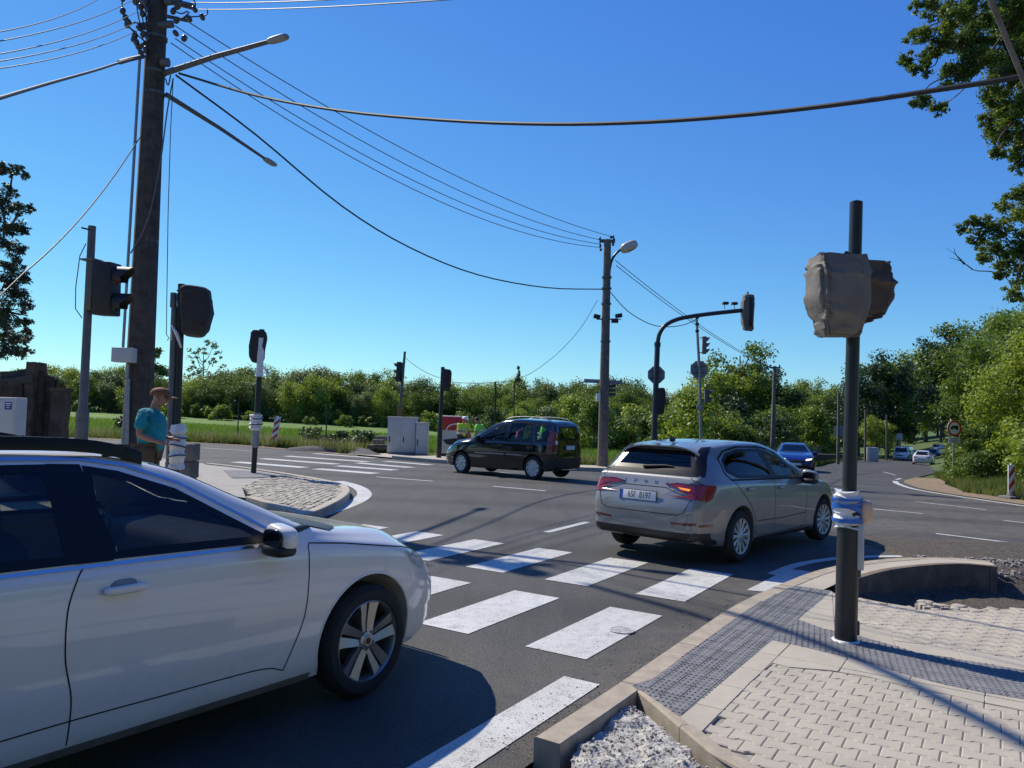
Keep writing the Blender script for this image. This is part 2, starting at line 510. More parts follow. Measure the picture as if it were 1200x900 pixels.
def inpoly(x, y, poly):
    c = False
    n = len(poly)
    j = n - 1
    for i in range(n):
        xi, yi = poly[i][0], poly[i][1]; xj, yj = poly[j][0], poly[j][1]
        if (yi > y) != (yj > y) and x < (xj - xi) * (y - yi) / (yj - yi + 1e-12) + xi: c = not c
        j = i
    return c

def cdt(poly, step):
    """triangulate polygon with interior grid points -> verts2d, tris"""
    B = dens(poly, step)
    pts = [tuple(p) for p in B]
    nb = len(pts)
    xs = [p[0] for p in pts]; ys = [p[1] for p in pts]
    x = min(xs) + step * .5
    while x < max(xs):
        y = min(ys) + step * .5
        while y < max(ys):
            if inpoly(x, y, pts[:nb]): pts.append((x, y))
            y += step
        x += step
    v, e, f, _, _, _ = delaunay_2d_cdt([Vector(p) for p in pts], [], [list(range(nb))], 1, 1e-5)
    return v, f

def sheet(name, poly, mt, dz, step=1.5, kind='structure', zf=None):
    v, f = cdt(poly, step)
    zf = zf or tz
    mb = MB(); mb.add([(p[0], p[1], zf(p[0], p[1]) + dz) for p in v], [tuple(t) for t in f])
    o = obj(name, mb, mt, smooth=True)
    me = o.data
    if sum(p.normal.z for p in me.polygons) < 0: me.flip_normals()
    if kind: o['kind'] = kind
    return o

E58 = Vector((math.cos(R(58)), math.sin(R(58)), 0))        # along the side street
N58 = Vector((E58.y, -E58.x, 0))                            # across it, to the right

# --- big ground sheet, lowered in the open trench beside the new kerb
PIT = [(3.30, 6.98), (3.75, 6.92), (4.45, 6.98), (5.2, 7.05), (6.0, 7.3), (6.6, 8.2), (6.4, 9.2), (5.6, 9.25), (4.9, 9.05), (4.3, 8.65), (3.75, 8.05), (3.35, 7.5)]
def gz(x, y):
    z = tz(x, y) - .05
    if 2 < x < 9 and 5 < y < 12:
        inside = inpoly(x, y, PIT)
        d = min((Vector((x, y)) - Vector(p)).length for p in dens(PIT, .2))
        w = min(1, d / .22) if inside else 0
        z -= .16 * w
        if x > 5.3 and not inside: z += .08 * min(1, d / .5)
        z += .03 * noise.noise(Vector((x * 4, y * 4, 0))) * (1 if inside or x > 5.3 else 0)
    # gentle bank on the right, beyond the road
    if x > 14.5:
        t = (x - 14.5) - max(0, y - 26) * .53
        if t > 1.2: z += min(2.2, (t - 1.2) * .22)
    
    # low hill under the far woods
    if y > 120: z += min(6, (y - 120) * .035) * (1 if x < 40 else max(0, 1 - (x - 40) / 40))
    return z
def axis(lo, hi, d0, d1, fine):
    out = []
    x = lo
    while x < hi:
        out.append(x); x += fine
    a = [hi]; s = fine
    while a[-1] < d1: s *= 1.18; a.append(a[-1] + s)
    b = [lo]; s = fine
    while b[-1] > d0: s *= 1.18; b.append(b[-1] - s)
    return sorted(set(b[1:])) + out + a
gx = axis(2.4, 8.4, -900, 900, .14)
gy = axis(5.6, 10.8, -300, 1500, .14)
mb = MB()
vv = [(x, y, gz(x, y)) for y in gy for x in gx]
nx = len(gx)
ff = [(j * nx + i, j * nx + i + 1, (j + 1) * nx + i + 1, (j + 1) * nx + i) for j in range(len(gy) - 1) for i in range(nx - 1)]
mb.add(vv, ff)
def ground_mat():
    m, nt, p = nmat('ground')
    L = nt.links.new
    vec = coords(nt, 'Object')
    big = N(nt, 'ShaderNodeTexNoise', inp={'Scale': .5, 'Detail': 6, 'Roughness': .7})
    fine = N(nt, 'ShaderNodeTexNoise', inp={'Scale': 24, 'Detail': 6, 'Roughness': .75})
    L(vec, big.inputs['Vector']); L(vec, fine.inputs['Vector'])
    g = nt.nodes.new('ShaderNodeValToRGB')
    g.color_ramp.elements[0].position = .35; g.color_ramp.elements[0].color = (.045, .09, .018, 1)
    g.color_ramp.elements[1].position = .68; g.color_ramp.elements[1].color = (.12, .16, .045, 1)
    L(big.outputs[0], g.inputs[0])
    d = nt.nodes.new('ShaderNodeValToRGB')
    d.color_ramp.elements[0].position = .35; d.color_ramp.elements[0].color = (.045, .035, .027, 1)
    d.color_ramp.elements[1].position = .68; d.color_ramp.elements[1].color = (.20, .165, .13, 1)
    L(fine.outputs[0], d.inputs[0])
    # bare soil near the building site, grass far away
    sx = N(nt, 'ShaderNodeVectorMath', operation='DISTANCE'); sx.inputs[1].default_value = (6, 6, 0); L(vec, sx.inputs[0])
    mr = N(nt, 'ShaderNodeMapRange', inp={'From Min': 10.5, 'From Max': 12.5}); L(sx.outputs['Value'], mr.inputs[0])
    mx = N(nt, 'ShaderNodeMix', data_type='RGBA'); L(mr.outputs[0], mx.inputs[0]); L(d.outputs[0], mx.inputs[6]); L(g.outputs[0], mx.inputs[7])
    L(mx.outputs[2], p.inputs['Base Color'])
    p.inputs['Roughness'].default_value = .95
    bp = N(nt, 'ShaderNodeBump', inp={'Strength': 1, 'Distance': .04}); L(fine.outputs[0], bp.inputs['Height']); L(bp.outputs[0], p.inputs['Normal'])
    return m
o = obj('ground', mb, ground_mat(), smooth=True, fixn=False); o['kind'] = 'structure'

# --- asphalt of the whole junction
KERB = [(-6.6, -6.6), (-3.3, -1.5), (0.02, 3.62), (0.66, 4.60), (1.34, 5.68), (2.01, 6.72), (2.70, 7.62), (3.36, 8.41), (4.07, 9.05), (4.86, 9.52), (5.6, 9.66)]
ROAD_L = [(-60, 52), (-34, 42.5), (-22, 38.2), (-16.6, 37.3), (-13.2, 36.2), (-10.4, 34.2), (-8.1, 32.4), (-6.2, 31.0), (-4.2, 29.4), (-2.4, 28.1), (0, 27.5), (2.4, 27.4), (5, 28.1), (8, 30.5), (12, 36.2), (16, 43), (20.6, 50.5), (32, 74), (46, 97), (60, 116), (76, 134), (100, 155), (130, 175)]
ROAD_R = [(146, 160), (112, 144), (86, 126), (66, 107), (51, 88), (39.5, 71.5), (30, 53.5), (20.8, 39.0), (17, 32.9), (15.0, 28.2), (14.3, 25.5), (14.15, 22.3), (14.3, 19.5), (15.2, 17), (18, 14), (24, 10), (34, 3)]
NEAR_R = [(30, -3), (18, 5), (12, 9.0), (9, 10.2), (7.1, 10.42), (6.2, 10.25), (5.7, 9.95)]
ROADL_S = [tuple(p) for p in smoothline([Vector(p) for p in ROAD_L], 3)]
ROADR_S = [tuple(p) for p in smoothline([Vector(p) for p in ROAD_R], 3)]
asph = KERB + NEAR_R[::-1] + ROADR_S[::-1] + ROADL_S[::-1] + [(-60, 10), (-30, -10)]
# split the far road off with a coarser tessellation
near_a = [(-60, 10), (-30, -10)] + KERB + NEAR_R[::-1] + [p for p in ROADR_S[::-1] if p[1] < 60] + [p for p in ROADL_S[::-1] if p[1] < 60 and p[0] > -61]
sheet('asphalt_road', near_a, M['asphalt'], 0, 1.2)
far_a = [p for p in ROADL_S if p[1] > 49 and p[0] > 0] + [p for p in ROADR_S if p[1] > 51]
sheet('asphalt_road', far_a, M['asphalt'], .006, 2.0)

# --- road markings (4-5 mm above the asphalt)
marks = MB()
def quad_mark(pts, step=.5, dz=.005):
    v, f = cdt([tuple(p)[:2] for p in pts], step)
    tris = []
    for t in f:
        a, b, c = (Vector(v[i]) for i in t)
        tris.append(tuple(t) if (b - a).cross(c - a) > 0 else tuple(t)[::-1])
    marks.add([(p[0], p[1], tz(p[0], p[1]) + dz) for p in v], tris)
def stripe(c, L, Wd, ang):
    e = Vector((math.cos(ang), math.sin(ang))); n = Vector((e.y, -e.x))
    c = Vector(c[:2])
    quad_mark([c - e * L / 2 - n * Wd / 2, c - e * L / 2 + n * Wd / 2, c + e * L / 2 + n * Wd / 2, c + e * L / 2 - n * Wd / 2])
def line_mark(pts, w, dz=.005):
    P = [Vector(p[:2]) for p in pts]
    L_, R_ = [], []
    for i, p in enumerate(P):
        t = (P[min(i + 1, len(P) - 1)] - P[max(i - 1, 0)]).normalized()
        n = Vector((-t.y, t.x))
        L_.append(p + n * w / 2); R_.append(p - n * w / 2)
    vs = [(q.x, q.y, tz(q.x, q.y) + dz) for q in L_ + R_]
    k = len(P)
    marks.add(vs, [(k + i, k + i + 1, i + 1, i) for i in range(k - 1)])
A4 = Vector((1.05, 8.63))
n2 = Vector((N58.x, N58.y)); e2 = Vector((E58.x, E58.y))
for k in range(-4, 2): stripe(A4 + n2 * (1.02 * k), 1.64, .5, R(58))
B3 = Vector((.765, 6.21))
for k in range(-4, 1): stripe(B3 + n2 * (1.02 * k), 1.50, .5, R(58))
# broad line near the camera
stripe(Vector((.50, 5.03)) - e2 * 3.0 - n2 * .02, 6.0, .25, R(58)) if False else quad_mark([Vector((.40, 5.08)), Vector((.40, 5.08)) - e2 * 6.2, Vector((.40, 5.08)) - e2 * 6.2 + n2 * .26, Vector((.40, 5.08)) + n2 * .26])
# dashes and lane lines, end to end
for a, b, w in [((640, 624), (688, 612), .12), ((578, 570), (640, 575.5), .12), ((441, 559), (507, 564), .12), ((585, 553.5), (632, 558.5), .1),
                ((1000, 594.5), (1081, 602), .12), ((1073, 588), (1156, 597.5), .12), ((1097, 625.5), (1215, 640), .12), ((1176, 610), (1215, 614.5), .12),
                ((960, 593), (985, 598), .12), ((960, 572), (990, 577), .12), ((420, 542), (470, 547), .12), ((240, 525), (300, 529), .12), ((1035, 553), (1050, 557), .1)]:
    p, q = G(*a), G(*b)
    line_mark([p, p.lerp(q, .5), q], w)
# far zebra: two rows
for a, b, w in [((276, 541.5), (357, 548), .5), ((307, 537.5), (395, 544), .5), ((335, 534.5), (430, 541.2), .5), ((368, 531.5), (440, 537), .45),
                ((371, 549.5), (440, 555), .5), ((396, 546), (463, 551), .5), ((420, 542.7), (482, 548), .5), ((452, 540.5), (505, 545), .45), ((480, 538.5), (520, 541.5), .4)]:
    p, q = G(*a), G(*b)
    line_mark([p, q], w)
# edge lines
line_mark([(5.35, 10.28), (5.8, 10.36), (6.4, 10.38), (7.1, 10.36), (9, 10.0), (12, 8.8), (18, 4.8)], .13)
line_mark(smoothline([Vector(p) for p in [(3.02, 8.72), (3.6, 9.42), (4.3, 9.95), (5.0, 10.22), (5.4, 10.3)]], 4), .13)
quad_mark([Vector((2.46, 7.85)), Vector((2.72, 7.78)), Vector((3.55, 8.95)), Vector((3.35, 9.1))])
RE = [Vector(p) - Vector((.35, 0)) for p in ROADR_S if 15 < p[1] < 33.0]
line_mark(RE, .2)
line_mark([Vector(p) - Vector((.3, -.25)) for p in ROADR_S if 33.8 < p[1] < 38], .14)
# white gutter ring round the cobbled nose of the island
ring = smoothline([Vector(G(*p)[:2]) for p in [(352, 609.5), (381, 601.5), (403, 594), (420, 586.5), (427, 580), (424, 574), (413, 568.5), (396, 564)]], 4)
line_mark(ring, .30)
line_mark([G(350, 608)[:2], G(318, 598)[:2], G(290, 589)[:2]], .26)
o = obj('road_markings', marks, M['paint'], smooth=False, fixn=False); o['kind'] = 'structure'

# --- kerbs
def kerb(name, line, w, h, mt, z0=-.12, seg=1.0, side=1, gap=.006, bev=.012, dzf=None):
    """individual kerb stones laid end to end along a line; body lies to the given side of the line"""
    P = dens(line, .12, closed=False)
    # arc length
    d = [0]
    for i in range(1, len(P)): d.append(d[-1] + (P[i] - P[i - 1]).length)
    mb = MB(); tot = d[-1]
    def at(s):
        s = min(max(s, 0), tot)
        for i in range(1, len(d)):
            if d[i] >= s:
                t = (s - d[i - 1]) / (d[i] - d[i - 1] + 1e-9)
                p = P[i - 1].lerp(P[i], t)
                a = P[max(i - 3, 0)]; b = P[min(i + 2, len(P) - 1)]
                tt = (b - a).normalized()
                return p, tt
        return P[-1], (P[-1] - P[-2]).normalized()
    s = 0; rnd = random.Random(5)
    while s < tot - .02:
        e = min(s + seg, tot)
        k = max(1, int((e - s) / .2))
        jz = rnd.uniform(-.003, .003)
        rings = []
        for i in range(k + 1):
            p, t = at(s + (e - s - gap) * i / k)
            n = Vector((t.y, -t.x)) * side
            z = tz(p.x, p.y)
            zt = z + h + jz + (dzf(p.x, p.y) if dzf else 0)
            rings.append([(p.x, p.y, z + z0), (p.x, p.y, zt - bev), (p.x + n.x * bev, p.y + n.y * bev, zt), (p.x + n.x * (w - .004), p.y + n.y * (w - .004), zt), (p.x + n.x * w, p.y + n.y * w, zt - .005), (p.x + n.x * w, p.y + n.y * w, z + z0)])
        vs = [v for r in rings for v in r]
        fs = []
        for i in range(k):
            for j in range(6):
                a = i * 6 + j; b = i * 6 + (j + 1) % 6
                fs.append((a, b, b + 6, a + 6))
        fs.append(tuple(range(5, -1, -1))); fs.append(tuple(k * 6 + j for j in range(6)))
        mb.add(vs, fs)
        s = e
    o = obj(name, mb, mt, smooth=30); o['kind'] = 'structure'
    return o
KL = smoothline([Vector(p) for p in [(0.16, 3.84), (0.66, 4.60), (1.34, 5.68), (2.01, 6.72), (2.70, 7.62)]], 5)
kerb('kerb_straight', KL, .15, .12, M['conc'])
KC = smoothline([Vector(p) for p in [(2.71, 7.63), (3.36, 8.38), (4.07, 9.0), (4.86, 9.44), (5.5, 9.6), (5.95, 9.45)]], 5)
kerb('kerb_curved', KC, .15, .12, M['conc'], seg=.5)
# paver band behind the curved kerb and the retaining wall of the trench
def offs(line, d):
    out = []
    for i, p in enumerate(line):
        t = (line[min(i + 1, len(line) - 1)] - line[max(i - 1, 0)]).normalized()
        out.append(p + Vector((t.y, -t.x)) * d)
    return out
KCo = offs(KC, .153)
sheet('paved_band', [tuple(p) for p in KCo] + [tuple(p) for p in offs(KC, .40)][::-1], M['slab'], .118, .2)
kerb('trench_wall', offs(KC, .402)[2:], .09, .128, mat('soiled_shaded_concrete', (.17, .13, .095), .95, var=.35, vscale=5, bump=.8, bscale=40, bdist=.01), z0=-.36, seg=1.0)  # dark brown holds both soil and the shade on this face

# --- right-hand pavement: regions taken off the ground plane at kerb height
def g2(px, py): 
    p = G(px, py, .12); return (p.x, p.y)
KLi = [tuple(p) for p in offs(KL, .152)]
pav_top = [g2(*p) for p in [(929, 683.5), (982, 694), (1004, 700), (1040, 707), (1075, 712.5), (1110, 713.5), (1146, 716), (1166, 712), (1200, 712), (1260, 713)]]
PAV = [KLi[5]] + KLi[6:] + pav_top[1:] + [(7.2, 6.4), (7.2, -2.0), (.45, -1.5), (.62, 3.0)]
cornerA = g2(741, 804); cornerB = g2(829, 879)
lowedge = [cornerA, cornerB, g2(870, 903), g2(960, 940)]
PAVP = [cornerA] + [p for p in KLi if p[1] > cornerA[1] + .03] + pav_top[1:] + [(7.4, 6.4), (7.4, .6), (1.6, .6)] + [lowedge[3], lowedge[2], cornerB]
o = sheet('pavement_bed', PAVP, M['joint'], .108, .5)
# tactile bands, smooth slabs
tac1 = [cornerA] + [p for p in KLi if p[1] > cornerA[1] + .05] + [g2(975, 694), g2(937, 726), g2(905, 751.5), g2(850, 797), g2(797, 841)]
t_up = [(935, 727), (965, 738), (1004, 746), (1040, 756), (1075, 766), (1140, 777), (1200, 787), (1280, 797)]
t_lo = [(905, 751.5), (942, 759.5), (985, 770), (1025, 781), (1068, 794), (1112, 805), (1155, 814), (1200, 821.5), (1280, 832)]
s_lo = [(878, 775), (925, 783), (975, 787), (1022, 795), (1066, 806), (1115, 816), (1160, 826), (1200, 834), (1280, 848)]
s_up = [(975, 694), (985, 710), (1004, 732), (1040, 744), (1075, 755), (1140, 766), (1200, 775), (1280, 784)]
tac2 = [g2(*p) for p in t_up] + [g2(*p) for p in t_lo[::-1]]
slab_r = [g2(*p) for p in s_up] + [g2(*p) for p in t_up[::-1]]
slab_l = [g2(*p) for p in t_lo] + [g2(*p) for p in s_lo[::-1]] + [g2(878, 775)]
slab_l = [g2(*p) for p in t_lo] + [g2(*p) for p in s_lo[::-1]][:-1] + [g2(905, 778), g2(880, 800), g2(819, 862), g2(797, 841), g2(850, 797)]
def slabs(name, poly, ang, sx, sy, mt, z, org=(0, 0), gap=.004, bev=.004):
    """square-cut slabs clipped to a region, each with its own joint"""
    mb = MB(); rnd = random.Random(3)
    bm = bmesh.new()
    ca, sa = math.cos(ang), math.sin(ang)
    loc = [((x - org[0]) * ca + (y - org[1]) * sa, -(x - org[0]) * sa + (y - org[1]) * ca) for x, y in poly]
    x0, x1 = min(p[0] for p in loc), max(p[0] for p in loc); y0, y1 = min(p[1] for p in loc), max(p[1] for p in loc)
    i0, i1 = int(math.floor(x0 / sx)), int(math.ceil(x1 / sx)); j0, j1 = int(math.floor(y0 / sy)), int(math.ceil(y1 / sy))
    for i in range(i0, i1):
        for j in range(j0, j1):
            c = clip(loc, i * sx + gap / 2, j * sy + gap / 2, (i + 1) * sx - gap / 2, (j + 1) * sy - gap / 2)
            if len(c) < 3: continue
            zz = z + rnd.uniform(-.0012, .0012)
            cx = sum(p[0] for p in c) / len(c); cy = sum(p[1] for p in c) / len(c)
            top = []; bot = []
            for p in c:
                top.append((p[0], p[1]))
            n = len(top)
            w = lambda p, h: (org[0] + p[0] * ca - p[1] * sa, org[1] + p[0] * sa + p[1] * ca, h)
            ins = [(cx + (p[0] - cx) * (1 - bev / max(.02, math.hypot(p[0] - cx, p[1] - cy))), cy + (p[1] - cy) * (1 - bev / max(.02, math.hypot(p[0] - cx, p[1] - cy)))) for p in top]
            vs = [w(p, zz) for p in ins] + [w(p, zz - bev) for p in top] + [w(p, zz - .02) for p in top]
            fs = [tuple(range(n))] + [(k, n + k, n + (k + 1) % n, (k + 1) % n) for k in range(n)] + [(n + k, 2 * n + k, 2 * n + (k + 1) % n, n + (k + 1) % n) for k in range(n)]
            mb.add(vs, fs)
    o = obj(name, mb, mt, smooth=False); o['kind'] = 'structure'
    return o
def clip(poly, x0, y0, x1, y1):
    def cut(P, f, inter):
        out = []
        for i in range(len(P)):
            a, b = P[i], P[(i + 1) % len(P)]
            fa, fb = f(a), f(b)
            if fa: out.append(a)
            if fa != fb: out.append(inter(a, b))
        return out
    P = poly
    for ax, v, s in ((0, x0, 1), (0, x1, -1), (1, y0, 1), (1, y1, -1)):
        if not P: return []
        P = cut(P, lambda p: (p[ax] - v) * s >= 0, lambda a, b: tuple(a[k] + (b[k] - a[k]) * (v - a[ax]) / (b[ax] - a[ax] + 1e-12) for k in (0, 1)))
    return P
def dots(mb, poly, ang, px_, py_, z, r=.0115, h=.0045, org=(0, 0)):
    ca, sa = math.cos(ang), math.sin(ang)
    loc = [((x - org[0]) * ca + (y - org[1]) * sa, -(x - org[0]) * sa + (y - org[1]) * ca) for x, y in poly]
    x = min(p[0] for p in loc)
    while x < max(p[0] for p in loc):
        y = min(p[1] for p in loc)
        while y < max(p[1] for p in loc):
            if inpoly(x, y, loc):
                vs = []
                for rr, hh in ((r, 0), (r * .62, h)):
                    for k in range(6):
                        a = k * PI / 3
                        lx, ly = x + rr * math.cos(a), y + rr * math.sin(a)
                        vs.append((org[0] + lx * ca - ly * sa, org[1] + lx * sa + ly * ca, z + hh))
                mb.add(vs, [tuple(range(6, 12))] + [(k, (k + 1) % 6, 6 + (k + 1) % 6, 6 + k) for k in range(6)])
            y += py_
        x += px_
slabs('tactile_paving', tac1, R(57), .20, .10, M['tactile'], .124, org=cornerA)
slabs('tactile_paving', tac2, R(-22), .20, .20, M['tactile'], .1245, org=tac2[0])
db = MB(); dots(db, tac1, R(57), .050, .033, .1235, org=cornerA); dots(db, tac2, R(-22), .040, .040, .124, org=tac2[0])
o = obj('tactile_studs', db, M['tactile'], smooth=False); o['kind'] = 'structure'
slabs('smooth_slabs', slab_l, R(57), .40, .40, M['slab'], .1235, org=g2(819, 862))
slabs('smooth_slabs', slab_r, R(-22), .40, .40, M['slab'], .1235, org=slab_r[0])
# bone-shaped interlocking pavers
def pavers(name, poly, ang, z, org, skip=()):
    mb = MB(); rnd = random.Random(9)
    Lh, wide, waist = .0825, .070, .048
    half = [(-Lh, wide), (-.0515, wide), (-.031, waist), (.031, waist), (.0515, wide), (Lh, wide)]
    outl = half + [(x, -y) for x, y in half[::-1]]
    ca, sa = math.cos(ang), math.sin(ang)
    loc = [((x - org[0]) * ca + (y - org[1]) * sa, -(x - org[0]) * sa + (y - org[1]) * ca) for x, y in poly]
    j0 = int(min(p[1] for p in loc) / .118) - 1; j1 = int(max(p[1] for p in loc) / .118) + 1
    i0 = int(min(p[0] for p in loc) / .165) - 1; i1 = int(max(p[0] for p in loc) / .165) + 1
    for j in range(j0, j1 + 1):
        for i in range(i0, i1 + 1):
            cx = i * .165 + (.0825 if j % 2 else 0); cy = j * .118
            wx, wy = org[0] + cx * ca - cy * sa, org[1] + cx * sa + cy * ca
            if not inpoly(cx, cy, loc): continue
            if any(inpoly(wx, wy, s) for s in skip): continue
            zz = z + rnd.uniform(-.0015, .0015); tx, ty = rnd.uniform(-.008, .008), rnd.uniform(-.008, .008)
            vs = []
            for ins, h in ((.0075, 0), (.0010, -.0045), (.0010, -.03)):
                for x, y in outl:
                    X = x - (math.copysign(ins, x) if abs(x) > .08 else 0); Y = y - math.copysign(ins, y)
                    lx, ly = cx + X, cy + Y
                    vs.append((org[0] + lx * ca - ly * sa, org[1] + lx * sa + ly * ca, zz + h + tx * X + ty * Y))
            n = 12
            fs = [tuple(range(n))] + [(k, n + k, n + (k + 1) % n, (k + 1) % n) for k in range(n)] + [(n + k, 2 * n + k, 2 * n + (k + 1) % n, n + (k + 1) % n) for k in range(n)]
            mb.add(vs, fs)
    o = obj(name, mb, M['paver'], smooth=False); o['kind'] = 'structure'
    return o
near_p = [g2(822, 850), g2(872, 798), g2(905, 768)] + [g2(*p) for p in t_lo[2:]] + [(7.3, 3.3), (7.3, .7), (1.7, .7), g2(975, 925), g2(885, 890), g2(842, 868)]
pavers('interlocking_pavers', near_p, R(-33), .1185, (1.5, 4.3))
far_p = [g2(*p) for p in t_up] + [(7.3, 6.3)] + [(p[0], p[1] - .08) for p in pav_top[1:][::-1]]
pavers('interlocking_pavers', far_p, R(-4), .1185, (3.4, 6.2))
# lower edging stone of the paving (falls towards the camera)
kerb('kerb_edging', [cornerA, cornerB, g2(870, 903), g2(960, 940)], .08, .124, M['conc'], seg=.6, side=-1)
kerb('kerb_edging', pav_top[1:5], .05, .122, M['conc'], seg=.5, side=1)
sheet('rear_bounce_paving', [(.45, -1.4), (1.6, .55), (7.4, .55), (20, -1), (20, -14), (-7.5, -14), (-6.4, -7)], M['slab'], .11, 1.5)  # unseen paving, added to bounce sunlight onto the white car
# thin strip of broken setts along the trench
mb = MB(); rnd = random.Random(2)
for k in range(34):
    t = k / 33; a, b = Vector(g2(1085, 709)), Vector(g2(1168, 716))
    p = a.lerp(b, t) + Vector((rnd.uniform(-.03, .03), rnd.uniform(-.06, .16)))
    mb.bbox((p.x, p.y, .065 + rnd.uniform(-.02, .015)), (rnd.uniform(.06, .12), rnd.uniform(.05, .09), .08), .01, rz=rnd.uniform(0, 3), rx=rnd.uniform(-.15, .15))
o = obj('broken_setts', mb, M['paver'], smooth=30); tag(o, kind='stuff')
# rough broken stone bed between the kerb and the edging
rub = [g2(742, 812), g2(672, 868), (.30, 3.45), (.25, 2.6), (1.5, 1.6), g2(950, 945), g2(862, 903), g2(822, 879)]
v, f = cdt(rub, .035)
mb = MB()
def rz_(x, y):
    c = noise.cell(Vector((x * 5.3 + .5 * noise.noise(Vector((x * 3, y * 3, 1))), y * 4.1, 3)))
    vd = noise.voronoi(Vector((x * 5, y * 5, 0)))[0]
    return .066 + .016 * c + .012 * noise.fractal(Vector((x * 14, y * 14, 0)), .7, 2.1, 4) - .012 * max(0, .16 - (vd[1] - vd[0])) / .16
mb.add([(p[0], p[1], rz_(p[0], p[1])) for p in v], [tuple(t) for t in f])
M['rubble'] = mat('rubble_stone', (.42, .40, .36), .95, var=.4, vscale=22, bump=1, bscale=70, bdist=.012)
o = obj('rubble_bed', mb, M['rubble'], smooth=False, fixn=False); o['kind'] = 'structure'
# loose stones there
mb = MB()
for k in range(8000):
    x, y = rnd.uniform(.2, 1.6), rnd.uniform(2.0, 4.6)
    if not inpoly(x, y, rub): continue
    s = rnd.choice([.0025, .003, .004, .004, .005, .006, .010])
    mb.sell((x, y, rz_(x, y) + s * .4), (s, s * rnd.uniform(.6, 1), s * .7), .8, n=6, m=4, M=Matrix.Rotation(rnd.uniform(0, 3), 4, 'Z'))
tag(obj('loose_stones', mb, M['rubble'], smooth=False), kind='stuff')
# gravel heap and soil clods right of the trench, grit along the gutters
mb = MB()
for k in range(2600):
    x = rnd.uniform(5.2, 8.6); y = rnd.uniform(7.2, 10.1)
    if y > 10.2 - .05 * (x - 5) or inpoly(x, y, PIT): continue
    s = rnd.choice([.008, .012, .018, .03])
    mb.sell((x, y, gz(x, y) + s * .3), (s, s * rnd.uniform(.6, 1), s * .8), .8, n=5, m=3, M=Matrix.Rotation(rnd.uniform(0, 3), 4, 'Z'))
tag(obj('loose_gravel', mb, M['gravel'], smooth=False), kind='stuff')
mb = MB()
for k in range(700):
    t = rnd.uniform(0, 1); d = abs(rnd.gauss(0, .16)) + .01
    i = int(t * (len(KL) - 1)); p = KL[i].lerp(KL[min(i + 1, len(KL) - 1)], rnd.random()) + Vector((-.84, .54)) * d
    s = rnd.choice([.002, .003, .004, .006])
    mb.sell((p.x, p.y, .002 + s * .4), (s, s, s * .7), .8, n=5, m=3)
tag(obj('gutter_grit', mb, M['gravel'], smooth=False), kind='stuff')
# round cover in the last zebra stripe
mb = MB(); c = G(729, 740)
mb.lathe([(.0, .0075), (.085, .0075), (.085, .0095), (.10, .0095), (.10, .004)], 32, Matrix.Translation((c.x, c.y, 0)))
for k in range(6):
    a = k * PI / 3; mb.box((c.x + .05 * math.cos(a), c.y + .05 * math.sin(a), .0085), (.05, .008, .003), rz=a)
tag(obj('valve_cover', mb, mat('cast_iron', (.42, .41, .39), .7, var=.3, vscale=30), smooth=False), 'small round iron valve cover set into the zebra stripe nearest the kerb', 'valve cover')

# --- corner island on the left
ISL_S = [Vector(G(*p, .14)[:2]) for p in [(355, 604), (372, 599), (388, 592), (401, 585), (409, 578), (409, 572), (401, 567), (373, 561), (330, 554), (293, 548.5), (245, 543)]] + [Vector(p) for p in [(-11, 23.4), (-16, 26.6), (-30, 34), (-50, 42.5)]]
ISL = [tuple(p) for p in smoothline(ISL_S, 4)]
gI = lambda x, y: tuple(G(x, y, .13)[:2])
COB = [tuple(p) for p in smoothline(ISL_S[:9], 4)][:30] + [gI(330, 558), gI(305, 563), gI(286, 571), gI(292, 581), gI(325, 592)]
SW = [tuple(p) for p in smoothline(ISL_S, 4)][27:] + [(-50, 8), (-26, 4), (-12, 9.4), (-9.5, 11.6), (-7.5, 13.6), (-6.6, 15.2), gI(258, 578), gI(288, 583), gI(284, 571), gI(304, 561.5), gI(331, 556.5)]
sheet('left_pavement', SW, mat('pavement_asphalt_light', (.33, .31, .28), .9, var=.1, vscale=2, bump=.3, bscale=60, bdist=.003), .12, .9)
LOW = [gI(356, 604), gI(320, 594), gI(290, 586), (-6.6, 15.15), (-7.5, 13.6), (-9.5, 11.6), (-12, 9.4), (-26, 4), (-30, -12), (-9.6, -2), (-6.6, 3.6), (-4.6, 7.2), (-3.7, 9.8)]
sheet('left_pavement', LOW, M['slab'], .03, .9)
sheet('cobbled_nose', COB, M['joint'], .10, .4)
KI = smoothline(ISL_S[:11], 5)
kerb('island_kerb', KI, .15, .155, M['slab'], seg=.8, side=-1)
kerb('island_kerb', [Vector(p) for p in ISL if p[1] > 22.0 and p[0] > -31], .15, .13, M['slab'], seg=1.0, side=-1)
kerb('island_kerb', [gI(288, 583), gI(322, 593), gI(356, 604)], .12, .15, M['slab'], seg=.8, side=-1)
kerb('island_kerb', [(-6.6, 15.25), gI(262, 578)], .12, .13, M['slab'], seg=.8, side=-1)
mb = MB(); rnd = random.Random(12)
CI = [p for p in COB]
x = -7
while x < -2.0:
    y = 11.0
    while y < 20.2:
        X, Y = x + rnd.uniform(-.012, .012), y + rnd.uniform(-.012, .012) + .02 * math.sin(x * 9)
        if inpoly(X, Y, CI):
            near = min((Vector((X, Y)) - q).length for q in KI)
            if near > .14:
                # cement-smeared middle has flatter stones
                flat = math.hypot(X + 3.7, (Y - 13.6) * .6) < .55
                mb.bbox((X, Y, .105 + (.012 if flat else rnd.uniform(-.004, .01))), (rnd.uniform(.09, .115), rnd.uniform(.09, .115), .06), .012, rz=rnd.uniform(-.25, .25), rx=rnd.uniform(-.05, .05))
        y += .118
    x += .118
o = obj('cobble_setts', mb, M['cobble'], smooth=30, fixn=False); o['kind'] = 'structure'
